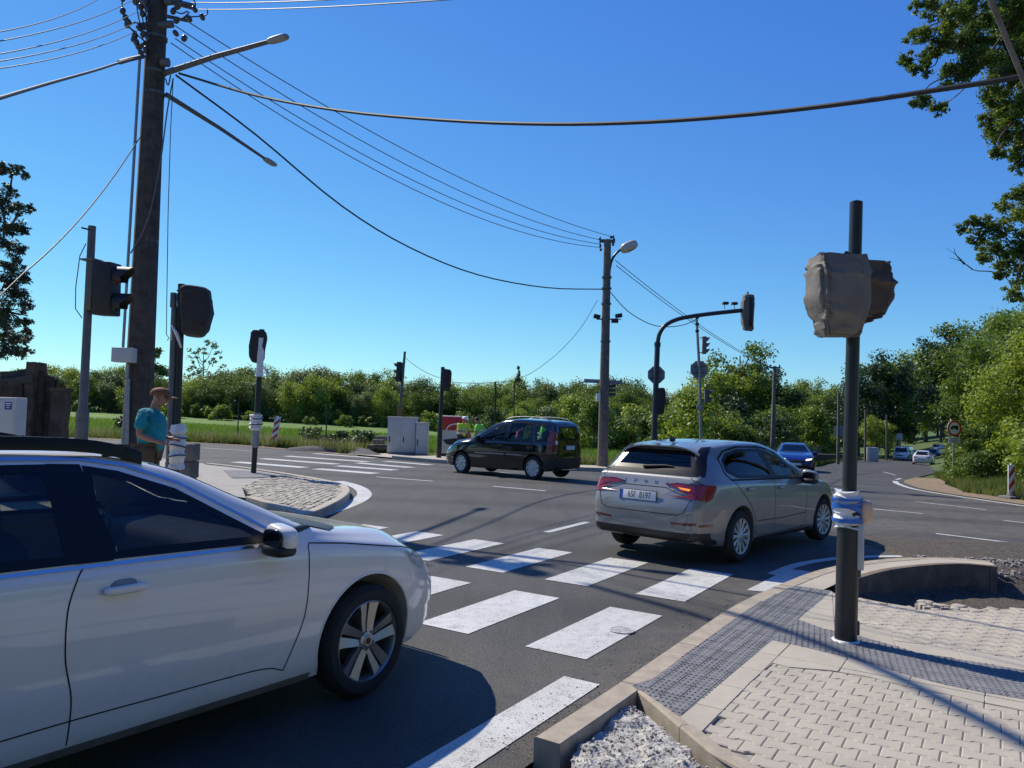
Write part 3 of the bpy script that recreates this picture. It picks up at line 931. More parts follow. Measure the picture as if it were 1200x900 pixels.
# grey tactile strip on the island
o = slabs('tactile_paving', [gI(262, 551), gI(296, 552), gI(330, 557.5), gI(300, 560), gI(272, 560)], R(-40), .4, .4, M['tactile'], .127, org=(-6, 18))

# --- far pavement with the concrete pole, its kerb and the raised asphalt hump
FK = smoothline([Vector(p) for p in [(-4.6, 29.72), (-2.4, 28.12), (0, 27.52), (2.4, 27.42), (5, 28.12), (7.4, 29.9), (9.6, 32.6)]], 4)
kerb('far_kerb', FK, .15, .14, M['slab'], seg=1.0, side=-1)
sheet('far_pavement', [tuple(p) for p in offs(FK, -.15)] + [tuple(p) for p in offs(FK, -2.4)][::-1], M['slab'], .125, .9)
# concrete base under the cabinets
sheet('far_pavement', [(-6.3, 31.1), (-4.6, 29.75), (-2.3, 30.3), (-2.6, 33.4), (-5.4, 33.6)], M['slab'], .06, .9)
def hump(name, line, w, h, mt):
    mb = MB(); P = dens(line, .3, closed=False)
    n = len(P); rows = []
    for i, p in enumerate(P):
        t = (P[min(i + 1, n - 1)] - P[max(i - 1, 0)]).normalized(); nn = Vector((t.y, -t.x))
        env = math.sin(PI * min(1, max(0, i / (n - 1)))) ** .5
        for k in range(9):
            u = -1 + k / 4
            q = p + nn * u * w / 2
            z = tz(q.x, q.y) + h * env * max(0, 1 - u * u) ** .7 * (1 + .3 * noise.noise(Vector((q.x * 2, q.y * 2, 0)))) - .03 * (abs(u) > .95)
            rows.append((q.x, q.y, z))
    mb.add(rows, [(i * 9 + k, i * 9 + k + 1, (i + 1) * 9 + k + 1, (i + 1) * 9 + k) for i in range(n - 1) for k in range(8)])
    return obj(name, mb, mt, smooth=True)
M['oldasph'] = mat('old_asphalt', (.10, .095, .09), .95, var=.3, vscale=8, bump=1, bscale=30, bdist=.02)
tag(hump('asphalt_hump', [G(330, 527)[:2], G(375, 529)[:2], G(410, 530)[:2], G(437, 535)[:2]], 1.3, .28, M['oldasph']), kind='structure')
tag(hump('asphalt_hump', [G(247, 519)[:2], G(277, 520)[:2]], 1.0, .24, M['oldasph']), kind='structure')
# dry verge beyond the right-hand edge line
vr = [p for p in ROADR_S if 14 < p[1] < 40]
sheet('dry_verge', vr + [(p[0] + 1.5, p[1] - .5) for p in vr[::-1]], M['dirt2'], .015, .5)
# strip of bare earth at the far kerb
fl = [p for p in ROADL_S if -24 < p[0] < -3 and p[1] > 27]
sheet('dry_verge', fl + [(p[0] + .2, p[1] + .7) for p in fl[::-1]], M['dirt2'], .012, .7)
# field
sheet('field', [(-140, 60), (-60, 54), (-34, 44.3), (-22, 39.6), (-13, 37.6), (-8, 34.0), (-3.5, 31.4), (3, 31.2), (8, 34.5), (16, 46), (18, 60), (14, 100), (0, 142), (-40, 160), (-140, 160)], M['grassbase'], .0, 6, zf=lambda x, y: gz(x, y) + .06)
# ================================================================== STREET FURNITURE
T4 = Matrix.Translation
def Rz(a): return Matrix.Rotation(a, 4, 'Z')
def Rx(a): return Matrix.Rotation(a, 4, 'X')
def Ry(a): return Matrix.Rotation(a, 4, 'Y')
def sag(a, b, s, n=24):
    a, b = Vector(a), Vector(b)
    return [a.lerp(b, i / n) - Vector((0, 0, s * 4 * (i / n) * (1 - i / n))) for i in range(n + 1)]

def signal_head(root, zc, az, lenses=2, size=1.0, mt=None, lit=None, off=.17, lens_r=.10):
    """lantern with hooded lenses; az is the direction it faces, in the thing's frame"""
    mt = mt or M['black_pl']
    h = .30 * lenses * size
    M0 = T4((0, 0, zc)) @ Rz(az)
    b = MB()
    b.add(*boxM(M0 @ T4((0, off, 0)), (.26 * size, .20 * size, h), .02))
    for s in (-1, 1):
        b.add(*boxM(M0 @ T4((0, off * .45, s * h * .42)), (.05, off, .03), .004))
    hd = obj('signal_head', b, mt, root, smooth=30)
    for k in range(lenses):
        z = (lenses - 1) * .15 * size - k * .30 * size
        MM = M0 @ T4((0, off + .101 * size, z)) @ Rx(-PI / 2)
        l = MB(); l.lathe([(0, .012), (lens_r * .7, .009), (lens_r * size, 0)], 20, MM)
        obj('lens', l, M['lens_red'] if k == 0 else M['lens_dark'], hd, smooth=True)
        v = MB(); vs = []; fs = []
        nseg = 18; a0 = R(-35); a1 = R(215)
        for i in range(nseg + 1):
            a = a0 + (a1 - a0) * i / nseg
            dep = .20 * size * (0.45 + .55 * max(0, math.sin(a)) ** .6)
            for rr in (lens_r * size + .012, lens_r * size + .005):
                for d in (0, dep):
                    vs.append(MM @ Vector((rr * math.cos(a), -rr * math.sin(a), d)))
        for i in range(nseg):
            o = i * 4
            fs += [(o, o + 1, o + 5, o + 4), (o + 2, o + 6, o + 7, o + 3), (o + 1, o + 3, o + 7, o + 5)]
        v.add(vs, fs); obj('visor', v, mt, hd, smooth=40)
    return hd

def boxM(MM, d, b):
    bm = bmesh.new(); bmesh.ops.create_cube(bm, size=1)
    for v in bm.verts: v.co = Vector((v.co.x * d[0], v.co.y * d[1], v.co.z * d[2]))
    if b: bmesh.ops.bevel(bm, geom=bm.edges[:], offset=b, segments=2, profile=.6, affect='EDGES')
    bm.verts.index_update()
    r = ([MM @ v.co for v in bm.verts], [tuple(v.index for v in f.verts) for f in bm.faces]); bm.free()
    return r

M['lens_red'] = mat('lens_red_glass', (.20, .015, .01), .15, var=.3, vscale=60, coat=1)
M['lens_dark'] = mat('lens_dark_glass', (.015, .02, .018), .15, var=.3, vscale=60, coat=1)

def cover(root, c, d, az=0, seed=0, mt=None, droop=.12, name='fabric_cover'):
    """stiff cloth sack pulled over a lantern: faceted, creased, tapering and gathered at the foot"""
    rnd = random.Random(seed)
    mb = MB()
    def fn(p):
        u = p.z / d[2]
        s = 1 - .20 * max(0, -u) ** 1.5 - .05 * max(0, u) ** 3
        q = Vector((p.x * s, p.y * s, p.z))
        nn = noise.noise(Vector((p.x * 5 + seed * 7, p.y * 5, p.z * 4)))
        n3 = abs(noise.noise(Vector((p.x * 9 + seed, p.y * 9 - p.z * 3, p.z * 7))))
        rg_ = 1 - min(1, 3.2 * abs(noise.noise(Vector((p.x * 5 + p.z * 2 + seed, p.z * 4 - p.x * 2, p.y * 5)))))
        k = 1 + .10 * nn - .08 * n3 + .11 * rg_ ** 2
        q.x *= k; q.y *= k
        q.x += .10 * d[0] * math.sin(u * 3 + seed); q.z += .08 * d[2] * noise.noise(Vector((p.x * 3, p.y * 3, seed)))
        return q
    mb.sell(c, d, .27, .34, n=56, m=40, M=Rz(az), fn=fn)
    return obj(name, mb, mt or M['cloth'], root, smooth=30)

def sack(root, c, prof, seed, mt=None):
    """angular stiff cloth sack: irregular hexagonal sections with folded corners"""
    big = seed == 4
    if big: rows = [(.315, -.08, .155, .05, .10), (.285, -.165, .185, -.11, .15), (.13, -.185, .185, -.15, .16), (-.08, -.180, .180, -.16, .16), (-.20, -.135, .165, -.14, .15), (-.285, -.105, .14, -.10, .12), (-.31, -.08, .10, -.05, .08)]
    else: rows = [(.24, -.10, .10, -.05, .10), (.225, -.14, .115, -.12, .13), (.06, -.14, .15, -.14, .14), (-.06, -.14, .155, -.13, .14), (-.17, -.13, .08, -.11, .12), (-.235, -.13, -.02, -.07, .08), (-.25, -.12, -.05, -.04, .05)]
    n = 72; R0 = []
    for j in range(len(rows) - 1):
        for q in range(7):
            u = q / 7; a, b_ = rows[j], rows[j + 1]
            R0.append([a[i] + (b_[i] - a[i]) * u for i in range(5)])
    R0.append(list(rows[-1]))
    folds = [(-.17, .20, -.02, .02, .016, .020), (-.05, .05, .11, .06, .014, .012), (-.12, -.10, .02, -.27, .016, .022), (.10, .22, .03, -.25, .014, .020), (.02, .30, .12, .12, .013, .018), (-.15, .30, -.13, -.20, .012, .016)]
    vs = []; zb_ = rows[-1][0]; zt_ = rows[0][0]
    for j, (z, xl, xr_, yn, yf) in enumerate(R0):
        cx, cy = (xl + xr_) / 2, (yn + yf) / 2; hx, hy = (xr_ - xl) / 2, (yf - yn) / 2
        low_ = max(0, 1 - (z - zb_) / .14)
        for k in range(n):
            a = 2 * PI * k / n; e = .24
            x = cx + hx * math.copysign(abs(math.cos(a)) ** e, math.cos(a)); y = cy + hy * math.copysign(abs(math.sin(a)) ** e, math.sin(a))
            d_ = .010 * noise.noise(Vector((x * 4 + seed, z * 3, y * 4)))
            for (x0, z0, x1, z1, wd, amp) in folds:
                px_, pz_ = x1 - x0, z1 - z0; L2_ = px_ * px_ + pz_ * pz_
                t_ = max(0, min(1, ((x - x0) * px_ + (z - z0) * pz_) / L2_)); ds = math.hypot(x - x0 - px_ * t_, z - z0 - pz_ * t_)
                d_ += amp * (max(0, 1 - ds / wd) - .55 * max(0, 1 - abs(ds - wd * 1.6) / wd)) * (1 if y < cy else -.6)
            for fq, am in ((4.2, .020), (8.5, .010)):
                rg_ = 1 - min(1, 3.2 * abs(noise.noise(Vector((x * fq + z * fq * .35 + seed, z * fq * .8 - x * fq * .5, y * fq * .8)))))
                d_ += am * rg_ ** 2 - am * .3
            d_ += .014 * low_ * math.sin(a * 11 + seed)
            vs.append((c[0] + x + math.copysign(1, x - cx) * d_ * (.25 if abs(x - cx) < hx * .95 else 1), c[1] + y + math.copysign(1, y - cy) * d_, c[2] + z + .015 * noise.noise(Vector((x * 6, y * 6, seed)))))
    b = MB(); m = len(R0)
    b.add(vs, [(j * n + k, j * n + (k + 1) % n, (j + 1) * n + (k + 1) % n, (j + 1) * n + k) for j in range(m - 1) for k in range(n)] + [tuple(range(n)), tuple((m - 1) * n + k for k in range(n - 1, -1, -1))])
    o = obj('fabric_cover', b, mt or M['cloth'], root, smooth=38)
    # hem seam
    b = MB(); b.tube([vs[(m - 4) * n + k] for k in list(range(n)) + [0]], .004, 6); obj('hem_cord', b, M['cable_l'], o, smooth=40)
    return o

def wrap(root, z0, z1, r, seed, tape=True, bulge=None):
    """plastic film wound round a push-button box"""
    rnd = random.Random(seed)
    mb = MB(); rings = 18; n = 24; vs = []
    for j in range(rings + 1):
        t = j / rings; z = z0 + (z1 - z0) * t
        rr = r * (1 + .10 * math.sin(t * 22 + seed) + .06 * math.sin(t * 47))
        for k in range(n):
            a = 2 * PI * k / n
            q = rr * (1 + .12 * noise.noise(Vector((math.cos(a) * 2.2, math.sin(a) * 2.2, t * 6 + seed))))
            vs.append((q * math.cos(a), q * math.sin(a), z + .012 * math.sin(a * 2 + t * 9)))
    mb.add(vs, [(j * n + k, j * n + (k + 1) % n, (j + 1) * n + (k + 1) % n, (j + 1) * n + k) for j in range(rings) for k in range(n)])
    mb.add([vs[k] for k in range(n)], [tuple(range(n))]); mb.add([vs[rings * n + k] for k in range(n)], [tuple(range(n))])
    w = obj('film_wrap', mb, M['wrap'], root, smooth=50)
    if tape:
        tb = MB()
        for zc, tilt, ph in ((z1 - .22 * (z1 - z0), .03, 0), (z1 - .30 * (z1 - z0), .25, .5), (z1 - .42 * (z1 - z0), -.05, 2), (z1 - .58 * (z1 - z0), .55, 4), (z0 + .25 * (z1 - z0), .1, 1), (z0 + .2 * (z1 - z0), -.06, 3)):
            pts = [(r * 1.2 * math.cos(a), r * 1.2 * math.sin(a), zc + tilt * r * math.sin(a + ph)) for a in [2 * PI * i / 24 for i in range(25)]]
            vs = []; 
            for p in pts:
                vs += [(p[0], p[1], p[2] - .010), (p[0] * 1.02, p[1] * 1.02, p[2] + .010)]
            tb.add(vs, [(2 * i, 2 * i + 2, 2 * i + 3, 2 * i + 1) for i in range(24)])
        obj('tape', tb, M['bluetape'], w, smooth=True)
    return w

# ---- pole with two covered lanterns, right foreground
pp = G(991, 752, .12)
t = thing('covered_signal_pole', 'thick black signal pole with two big grey fabric covers standing in the dark tactile strip', 'signal pole', (pp.x, pp.y, .122))
b = MB(); b.lathe([(.078, 0), (.078, 1.02), (.074, 1.06), (.052, 1.10), (.050, 1.14), (.046, 3.27), (.0, 3.29)], 32, Ry(R(.8)))
obj('pole', b, M['black'], t, smooth=40)
b = MB(); b.lathe([(.10, .002), (.094, .012), (.079, .014)], 24); obj('base_collar', b, M['wrap'], t, smooth=30)
wr = wrap(t, .83, 1.10, .088, 3)
b = MB(); b.sell((.125, -.01, .95), (.05, .06, .085), .6, n=14, m=10); obj('push_button_box', b, mat('button_box', (.62, .42, .28), .5), t, smooth=50)
b = MB(); b.bbox((.069, -.062, .70), (.055, .03, .34), .006, rz=R(-40)); obj('cover_plate', b, mat('bare_plate', (.46, .46, .46), .45, metal=.3), t, smooth=30)
b = MB(); b.bbox((.075, -.03, .50), (.03, .025, .06), .004); b.bbox((.078, -.01, .10), (.02, .05, .10), .004); obj('latch', b, M['steel2'], t, smooth=30)
c1 = sack(t, (-.135, -.10, 2.545), [((-.17, .10), (.20, .13)), ((-.175, .10), (.19, .17)), ((-.17, -.05), (.19, .17)), ((-.10, -.12), (.185, .15)), ((-.12, -.22), (.15, .12)), ((-.115, -.30), (.13, .08))], 4)
c2 = sack(t, (.180, .08, 2.60), [], 9, mat('brown_cover_fabric', (.085, .072, .062), .8, var=.25, vscale=4, bump=.5, bscale=16, bdist=.012))
b = MB(); b.tube([(.0, 0, 2.86), (-.06, -.08, 2.86)], .018); b.tube([(.03, 0, 2.80), (.15, .06, 2.80)], .018); b.bbox((.075, .03, 2.74), (.07, .07, .14), .01); b.tube([(.03, .01, 2.62), (.13, .06, 2.62)], .016)
obj('bracket', b, M['black_pl'], t, smooth=30)
b = MB()
for p0, p1 in (((-.16, -.255, 2.76), (-.10, -.262, 2.66)), ((-.12, -.262, 2.60), (-.04, -.268, 2.61))): b.tube([p0, tuple((Vector(p0) + Vector(p1)) / 2 + Vector((.004, -.006, .006))), p1], [.002, .006, .002], 6)
# ---- temporary signal post on the left
def post(name, label, cat, px, Y, ybot, ytop, rad, mt, lean=0, dz=.0, taper=1.0, n=20, extra_sleeve=None):
    base = W(px, ybot, Y); z0 = tz(base.x, base.y) + dz
    top = W(px + lean, ytop, Y)
    t = thing(name, label, cat, (base.x, base.y, z0))
    dx = top.x - base.x
    h = top.z - z0
    vec = Vector((dx, 0, h))
    return t, vec
t, v = post('temporary_traffic_light', 'grey steel post with a bare two-lamp traffic light, left of the thick utility pole', 'traffic light', 92, 9.6, 590, 265, .05, M['greypole'], lean=16, dz=.03)
def along(v, k): return v * k
b = MB(); b.tube([(0, 0, 0), v * .40], .073, 20); b.tube([v * .39, v * .415, v], [.073, .052, .046], 20)
obj('pole', b, M['greypole'], t, smooth=40)
b = MB(); b.tube([v * .40 + Vector((-.075, 0, 0)), v * .10 + Vector((-.075, 0, 0))], .014, 8); b.tube([v * .94 + Vector((-.04, -.05, 0)), v * .90 + Vector((-.12, -.03, 0)), v * .80 + Vector((-.17, 0, 0)), v * .73 + Vector((-.16, 0, 0)), v * .70 + Vector((-.05, -.04, 0))], .006, 6)
b.tube([v * .985 + Vector((0, -.05, 0)), v * .985 + Vector((-.1, -.06, .02))], .012, 6)
obj('cable_loop', b, M['cable'], t, smooth=40)
sh = signal_head(t, 0, 0, 2, 1.12, lit=True); 
for o in [sh]: o.location = v * .80 + Vector((.07, -.03, -.02)); o.rotation_euler = (0, R(3.5), R(-88))
b = MB(); b.bbox(tuple(v * .80 + Vector((.055, -.03, .02))), (.10, .14, .62), .012, rz=R(-10)); b.bbox(tuple(v * .80 + Vector((.045, -.03, .34))), (.20, .20, .025), .006, rz=R(-12)); obj('back_box', b, mat('olive_box', (.10, .105, .09), .6), t, smooth=30)
# ---- covered lantern next to the man
t, v = post('covered_signal_pole', 'black and grey double pole with one dark covered lantern beside the man in turquoise', 'signal pole', 204, 11, 600, 333, .05, M['black'], lean=9, dz=.03)
b = MB(); b.tube([(0, 0, 0), v], .052, 20); obj('pole', b, M['black'], t, smooth=40)
b = MB(); b.tube([(-.085, -.02, 0), v * .90 + Vector((-.085, -.02, 0))], .045, 16); b.bbox(tuple(v * .93 + Vector((-.10, -.02, 0))), (.07, .09, .22), .01); obj('side_tube', b, M['greypole'], t, smooth=40)
b = MB()
for k in range(5): b.bbox(tuple(v * (.83 + .035 * k) + Vector((.0, -.055, 0))), (.09, .02, .02), .003)
b.tube([v * .98, v * .98 + Vector((.10, 0, 0))], .02, 8); b.tube([v * .80, v * .80 + Vector((.10, 0, 0))], .02, 8); obj('bracket', b, M['black_pl'], t, smooth=30)
cover(t, tuple(v * .885 + Vector((.22, 0, 0))), (.20, .17, .36), R(12), 2, M['cloth_d'])
b = MB(); rnd = random.Random(3)
b.tube([v * .83 + Vector((-.12, -.05, 0)), v * .79 + Vector((-.02, -.07, 0)), v * .73 + Vector((.05, -.06, 0))], [.01, .03, .012], 8); b.tube([v * .80 + Vector((-.10, -.07, 0)), v * .76 + Vector((-.1, -.06, 0))], [.01, .02], 8)
obj('tie_strap', b, M['wrap'], t, smooth=50)
w = wrap(t, .78, 1.42, .105, 8, tape=False)
b = MB()
for z in (1.25, 1.1, .95):
    pts = [(.122 * math.cos(a), .122 * math.sin(a), z + .03 * math.sin(a * 1 + z * 9)) for a in [2 * PI * i / 20 for i in range(21)]]
    b.tube(pts, .012, 6)
obj('tape', b, mat('dark_blue_tape', (.05, .07, .16), .5), w, smooth=True)
# ---- pole on the island
pb = G(297, 555, .12)
t = thing('covered_signal_pole', 'slim black signal pole wrapped in white film standing on the paved corner island', 'signal pole', (pb.x, pb.y, pb.z))
v = W(307, 386, pb.y) - pb
b = MB(); b.tube([(0, 0, 0), v], .065, 16); obj('pole', b, M['black'], t, smooth=40)
b = MB(); b.tube([v * .42, v * .30, v * .18], [.085, .085, .085], 14); obj('grey_sleeve', b, M['steel'], t, smooth=40)
w = wrap(t, v.z * .30, v.z * .405, .14, 5, tape=False)
b = MB(); 
for z in (1.22, 1.36): b.tube([(.15 * math.cos(a) + v.x * .35, .15 * math.sin(a), z + .02 * math.sin(a)) for a in [2 * PI * i / 16 for i in range(17)]], .012, 6)
obj('strap', b, M['black_pl'], w, smooth=True)
b = MB(); b.tube([v * .94, v * .85, v * .72, v * .67], [.075, .082, .078, .09], 14); b.tube([v * .75 + Vector((.08, 0, 0)), v * .72 + Vector((.20, 0, -.1)), v * .73 + Vector((.26, -.05, -.17))], [.012, .03, .008], 8); obj('film_sleeve', b, M['wrap'], t, smooth=40)
cover(t, tuple(v * .88 + Vector((-.10, .06, 0))), (.19, .13, .40), R(10), 6, M['cloth_d'])
# ---- black covered pole in front of the small car
pb = G(514, 540, .0)
t = thing('covered_signal_pole', 'slim black pole with a square dark covered lantern left of the black car', 'signal pole', (pb.x, pb.y, pb.z))
v = W(519, 430, pb.y) - pb
b = MB(); b.tube([(0, 0, 0), v], .075, 16); b.tube([(0, 0, 0), v * .42], .10, 16); obj('pole', b, M['black'], t, smooth=40)
cover(t, tuple(v * .86 + Vector((.18, 0, 0))), (.17, .16, .44), 0, 7, M['cloth_d'])
# ---- leaning temporary post by the cabinets
pb = G(464, 532, .0)
t = thing('temporary_traffic_light', 'leaning grey post with a small traffic light in front of the grey cabinets', 'traffic light', (pb.x, pb.y, pb.z))
v = W(474.5, 412, pb.y) - pb
b = MB(); b.tube([(0, 0, 0), v * .5, v], [.10, .07, .055], 14); obj('pole', b, M['steel2'], t, smooth=40)
sh = signal_head(t, 0, 0, 3, 1.0); sh.location = v * .80 + Vector((-.02, -.02, 0)); sh.rotation_euler = (0, R(5), R(76))
b = MB(); b.bbox(tuple(v * .42), (.22, .14, .5), .02); obj('clamp', b, mat('rust_clamp', (.20, .09, .05), .8, var=.3), t, smooth=30)
# pallet weights at its foot
t = thing('post_foot', 'stack of pallet boards and weights holding the leaning post upright', 'post foot', (pb.x - .15, pb.y - .1, pb.z))
b = MB(); rnd = random.Random(4)
for k in range(6): b.bbox((-.9 + .36 * k, 0, .16 + .22), (.30, 1.1, .04), .006, rz=rnd.uniform(-.03, .03))
for k in range(3): b.bbox((0, -.5 + .5 * k, .29), (2.1, .12, .12), .01)
for k in range(5): b.bbox((-.9 + .45 * k, 0, .19), (.32, 1.1, .04), .006)
obj('boards', b, mat('old_timber', (.13, .10, .08), .9, var=.4, vscale=14), t, smooth=30)
b = MB()
for (x, y, z) in ((-.6, -.2, .55), (-.5, .1, .70), (.45, -.1, .52), (1.05, -.1, .1), (-.85, -.1, .1), (.1, -.25, .1)): b.bbox((x, y, z), (.55, .35, .2), .03, rz=rnd.uniform(-.2, .2))
obj('weight', b, mat('ballast', (.16, .145, .13), .9, var=.3, vscale=10), t, smooth=30)
# ---- electrical cabinets
def cabinet(label, px0, px1, ytop, yb, Y, depth, doors=2, rz=0):
    a = W(px0, yb, Y); c = W(px1, yb, Y); z0 = tz(a.x, a.y) + .06; zt = W(px0, ytop, Y).z
    w = c.x - a.x; h = zt - z0
    t = thing('electrical_cabinet', label, 'cabinet', ((a.x + c.x) / 2, Y + depth / 2, z0), rz, 'grey electrical cabinets')
    b = MB(); b.bbox((0, 0, h / 2 + .04), (w, depth, h - .1), .012); obj('housing', b, M['cabinet'], t, smooth=30)
    b = MB(); b.bbox((0, 0, .05), (w * .98, depth * .96, .1), .01); obj('plinth', b, mat('plinth', (.25, .25, .24), .8), t, smooth=30)
    b = MB(); b.bbox((0, 0, h + .01), (w + .06, depth + .06, .05), .012); obj('roof', b, M['cabinet'], t, smooth=30)
    for k in range(doors):
        dw = w / doors
        b = MB(); b.bbox((-w / 2 + dw * (k + .5), -depth / 2 - .006, h / 2 + .05), (dw - .04, .02, h - .2), .008); d = obj('door', b, M['cabinet'], t, smooth=30)
        b = MB(); b.bbox((-w / 2 + dw * (k + .5) - dw * .34, -depth / 2 - .025, h * .40), (.04, .03, .26), .008); obj('handle', b, M['black_pl'], d, smooth=30)
    return t
cabinet('wide pale grey two-door electrical cabinet behind the leaning post', 453, 486, 489, 536, 33.0, .8, 2)
cabinet('narrow lower pale grey cabinet at the right end of the cabinet row', 486.5, 500, 495.5, 536, 32.8, .6, 1)
# grey meter box at the old wall on the far left
a = W(-12, 465, 13.0); c = W(17, 465, 13.0)
t = thing('meter_cabinet', 'pale grey meter cabinet with a blue sticker in front of the crumbling wall', 'meter cabinet', ((a.x + c.x) / 2, 13.2, .03))
h = a.z - .03; w = c.x - a.x
b = MB(); b.bbox((0, 0, h / 2), (w, .32, h), .015); obj('housing', b, M['cabinet'], t, smooth=30)
b = MB(); b.bbox((0, -.165, h / 2), (w - .05, .012, h - .1), .005); obj('door', b, M['cabinet'], t, smooth=30)
b = MB(); b.bbox((w / 2 - .115, -.173, h - .145), (.125, .004, .13), 0.001); stk = obj('sticker', b, mat('blue_sticker', (.02, .04, .25), .4), t, smooth=False)
b = MB()
for r_ in range(3):
    b.box((w / 2 - .115, -.1765, h - .11 - .034 * r_), (.09 - .02 * r_, .002, .010 if r_ else .016))
obj('sticker_print', b, M['white'], stk, smooth=False)
# ---- concrete blocks behind the man and the little red marker
for k, (dz_, rz) in enumerate(((0, .05), (.31, -.02), (.62, .08))):
    p = W(213, 530, 13.6)
    b = MB(); b.bbox((0, 0, .15), (.44, .4, .30), .015)
    o = obj('concrete_block', b, M['pole2'], None, smooth=30); o.location = (p.x + .02 * k, p.y, .12 + dz_); o.rotation_euler = (0, 0, rz)
    tag(o, ['bottom grey concrete block of the stack behind the man', 'middle grey concrete block of the stack behind the man', 'topmost grey concrete block of the stack behind the man'][k], 'concrete block', 'stack of concrete blocks')
p = G(225, 556, .12)
t = thing('marker_stake', 'thin dark red marker stake at the edge of the left pavement by the concrete blocks', 'stake', (p.x, p.y, .12))
b = MB(); b.tube([(0, 0, 0), (0, 0, .50)], .02, 8); b.tube([(0, 0, .22), (0, 0, .30)], .032, 8); obj('shaft', b, mat('rust_red', (.22, .05, .04), .7), t, smooth=30)
# ---- striped delineator boards
def board(label, px, ybot, ytop, w, lean, dz, rz=0):
    p = G(px, ybot, dz); h = W(px, ytop, p.y).z - p.z
    t = thing('hazard_board', label, 'hazard board', tuple(p), rz, 'red and white hazard boards')
    b = MB(); b.bbox((0, 0, .05), (.62, .40, .11), .03); b.bbox((0, 0, .12), (.2, .2, .06), .02); obj('foot', b, mat('board_foot', (.20, .19, .18), .9), t, smooth=30)
    b = MB(); MM = T4((0, 0, .16)) @ Ry(lean)
    b.add(*boxM(MM @ T4((0, 0, (h - .16) / 2)), (w, .035, h - .16), .01)); pn = obj('panel', b, M['white'], t, smooth=30)
    # red diagonal stripes, clipped to the panel
    b = MB(); H = h - .16
    k = -1.0
    while k < H + w:
        poly = clip([(-w / 2, k), (w / 2, k + w * 1.0), (w / 2, k + w * 1.0 + .17), (-w / 2, k + .17)], -w / 2 + .012, .012, w / 2 - .012, H - .012)
        if len(poly) > 2:
            for s in (-1, 1):
                q = poly if s == -1 else poly[::-1]
                b.add([MM @ Vector((x, s * .0195, y)) for x, y in q], [tuple(range(len(q)))])
        k += .36
    obj('red_stripes', b, M['red'], pn, smooth=False, fixn=False)
    b = MB(); b.add(*boxM(MM @ T4((.0, 0, H + .02)), (.05, .03, .06), .008)); obj('top_grip', b, M['white'], t, smooth=30)
    return t
board('red and white striped hazard board on the dry verge at the right edge', 1185, 585, 545, .27, 0, .0, R(20))
board('leaning red and white striped hazard board in the grass on the left', 320, 524, 488, .30, R(9), .0, R(-15))
# ---- no-lorries sign
p = G(1117, 567, 0)
t = thing('road_sign', 'round red-rimmed no lorries sign with a small plate below, by the right-hand bushes', 'road sign', tuple(p), R(12))
top = W(1121, 502, p.y) - p
b = MB(); b.tube([(0, 0, -.1), (0, 0, top.z + .35)], .032, 10); obj('post', b, M['steel'], t, smooth=40)
zc = top.z
b = MB(); b.lathe([(0, 0), (.36, 0), (.36, .012), (0, .012)], 40, T4((0, -.05, zc)) @ Rx(PI / 2)); ds = obj('sign_disc', b, M['white'], t, smooth=30)
b = MB(); b.lathe([(.27, .0), (.355, 0), (.355, .004), (.27, .004), (.27, 0)], 40, T4((0, -.063, zc)) @ Rx(PI / 2)); obj('red_rim', b, M['red'], ds, smooth=30)
b = MB()
truck = [(-.20, -.03), (-.20, .05), (-.15, .06), (-.12, .115), (-.055, .115), (-.055, -.03)]
MM = T4((0, -.064, zc)) @ Rx(PI / 2)
b.prism(truck, MM, .003); b.prism([(-.045, -.02), (-.045, .12), (.20, .12), (.20, -.02)], MM, .003)
for cx in (-.135, .10, .16): b.lathe([(0, .003), (.034, .003), (.034, 0)], 16, MM @ T4((cx, -.045, 0)))
obj('lorry_pictogram', b, M['black_pl'], ds, smooth=False)
b = MB(); b.prism([(-.03, -.12), (.03, -.12), (.03, -.17), (-.03, -.17)], MM, .002); b.prism([(-.007, -.10), (.007, -.10), (.007, -.12), (-.007, -.12)], MM, .002)
b = MB(); b.bbox((0, -.045, zc - .53), (.60, .015, .28), .01); pl = obj('sub_plate', b, M['white'], t, smooth=30)
b = MB(); b.box((0, -.055, zc - .46), (.36, .003, .035)); b.box((-.0, -.055, zc - .55), (.46, .003, .03)); b.box((0, -.055, zc - .61), (.30, .003, .02))
obj('plate_print', b, M['steel2'], pl, smooth=False)
# ---- curved mast arm with covered head, octagon sign back and box
p = G(766, 551, .0); p = Vector((W(766, 551, 27).x, 27, tz(4.9, 27)))
t = thing('mast_arm_signal', 'dark curved mast arm reaching right with a cloth covered signal at its tip', 'signal mast', tuple(p))
def L3(px, py, Y): return W(px, py, Y) - p
pts = [Vector((0, 0, 0)), L3(768, 470, 27), L3(770.5, 402, 27), L3(773, 391, 27), L3(779, 382, 27), L3(789, 376, 27), L3(803, 372, 27), L3(830, 368, 27), L3(872, 363.5, 27)]
sp = [pts[0], pts[1], pts[2]] + smoothline(pts[2:], 5)[1:]
rr = [.105, .10, .095] + [.075] * (len(sp) - 3)
b = MB(); b.tube(sp, rr, 18); b.tube([pts[2] - Vector((0, 0, .12)), pts[2] + Vector((0, 0, .02))], .115, 18); obj('mast', b, mat('mast_dark_blue_grey', (.028, .032, .045), .4), t, smooth=40)
cover(t, tuple(L3(876, 366, 27)), (.20, .20, .66), 0, 11, M['cloth'])
b = MB()
q = L3(876, 366, 27)
b.bbox(tuple(q + Vector((.06, -.20, 0))), (.12, .06, 1.05), .02); b.tube([q + Vector((0, 0, .6)), q + Vector((0, 0, .74))], .03, 8); obj('strap', b, M['black_pl'], t, smooth=30)
b = MB(); q = L3(854, 362, 27)
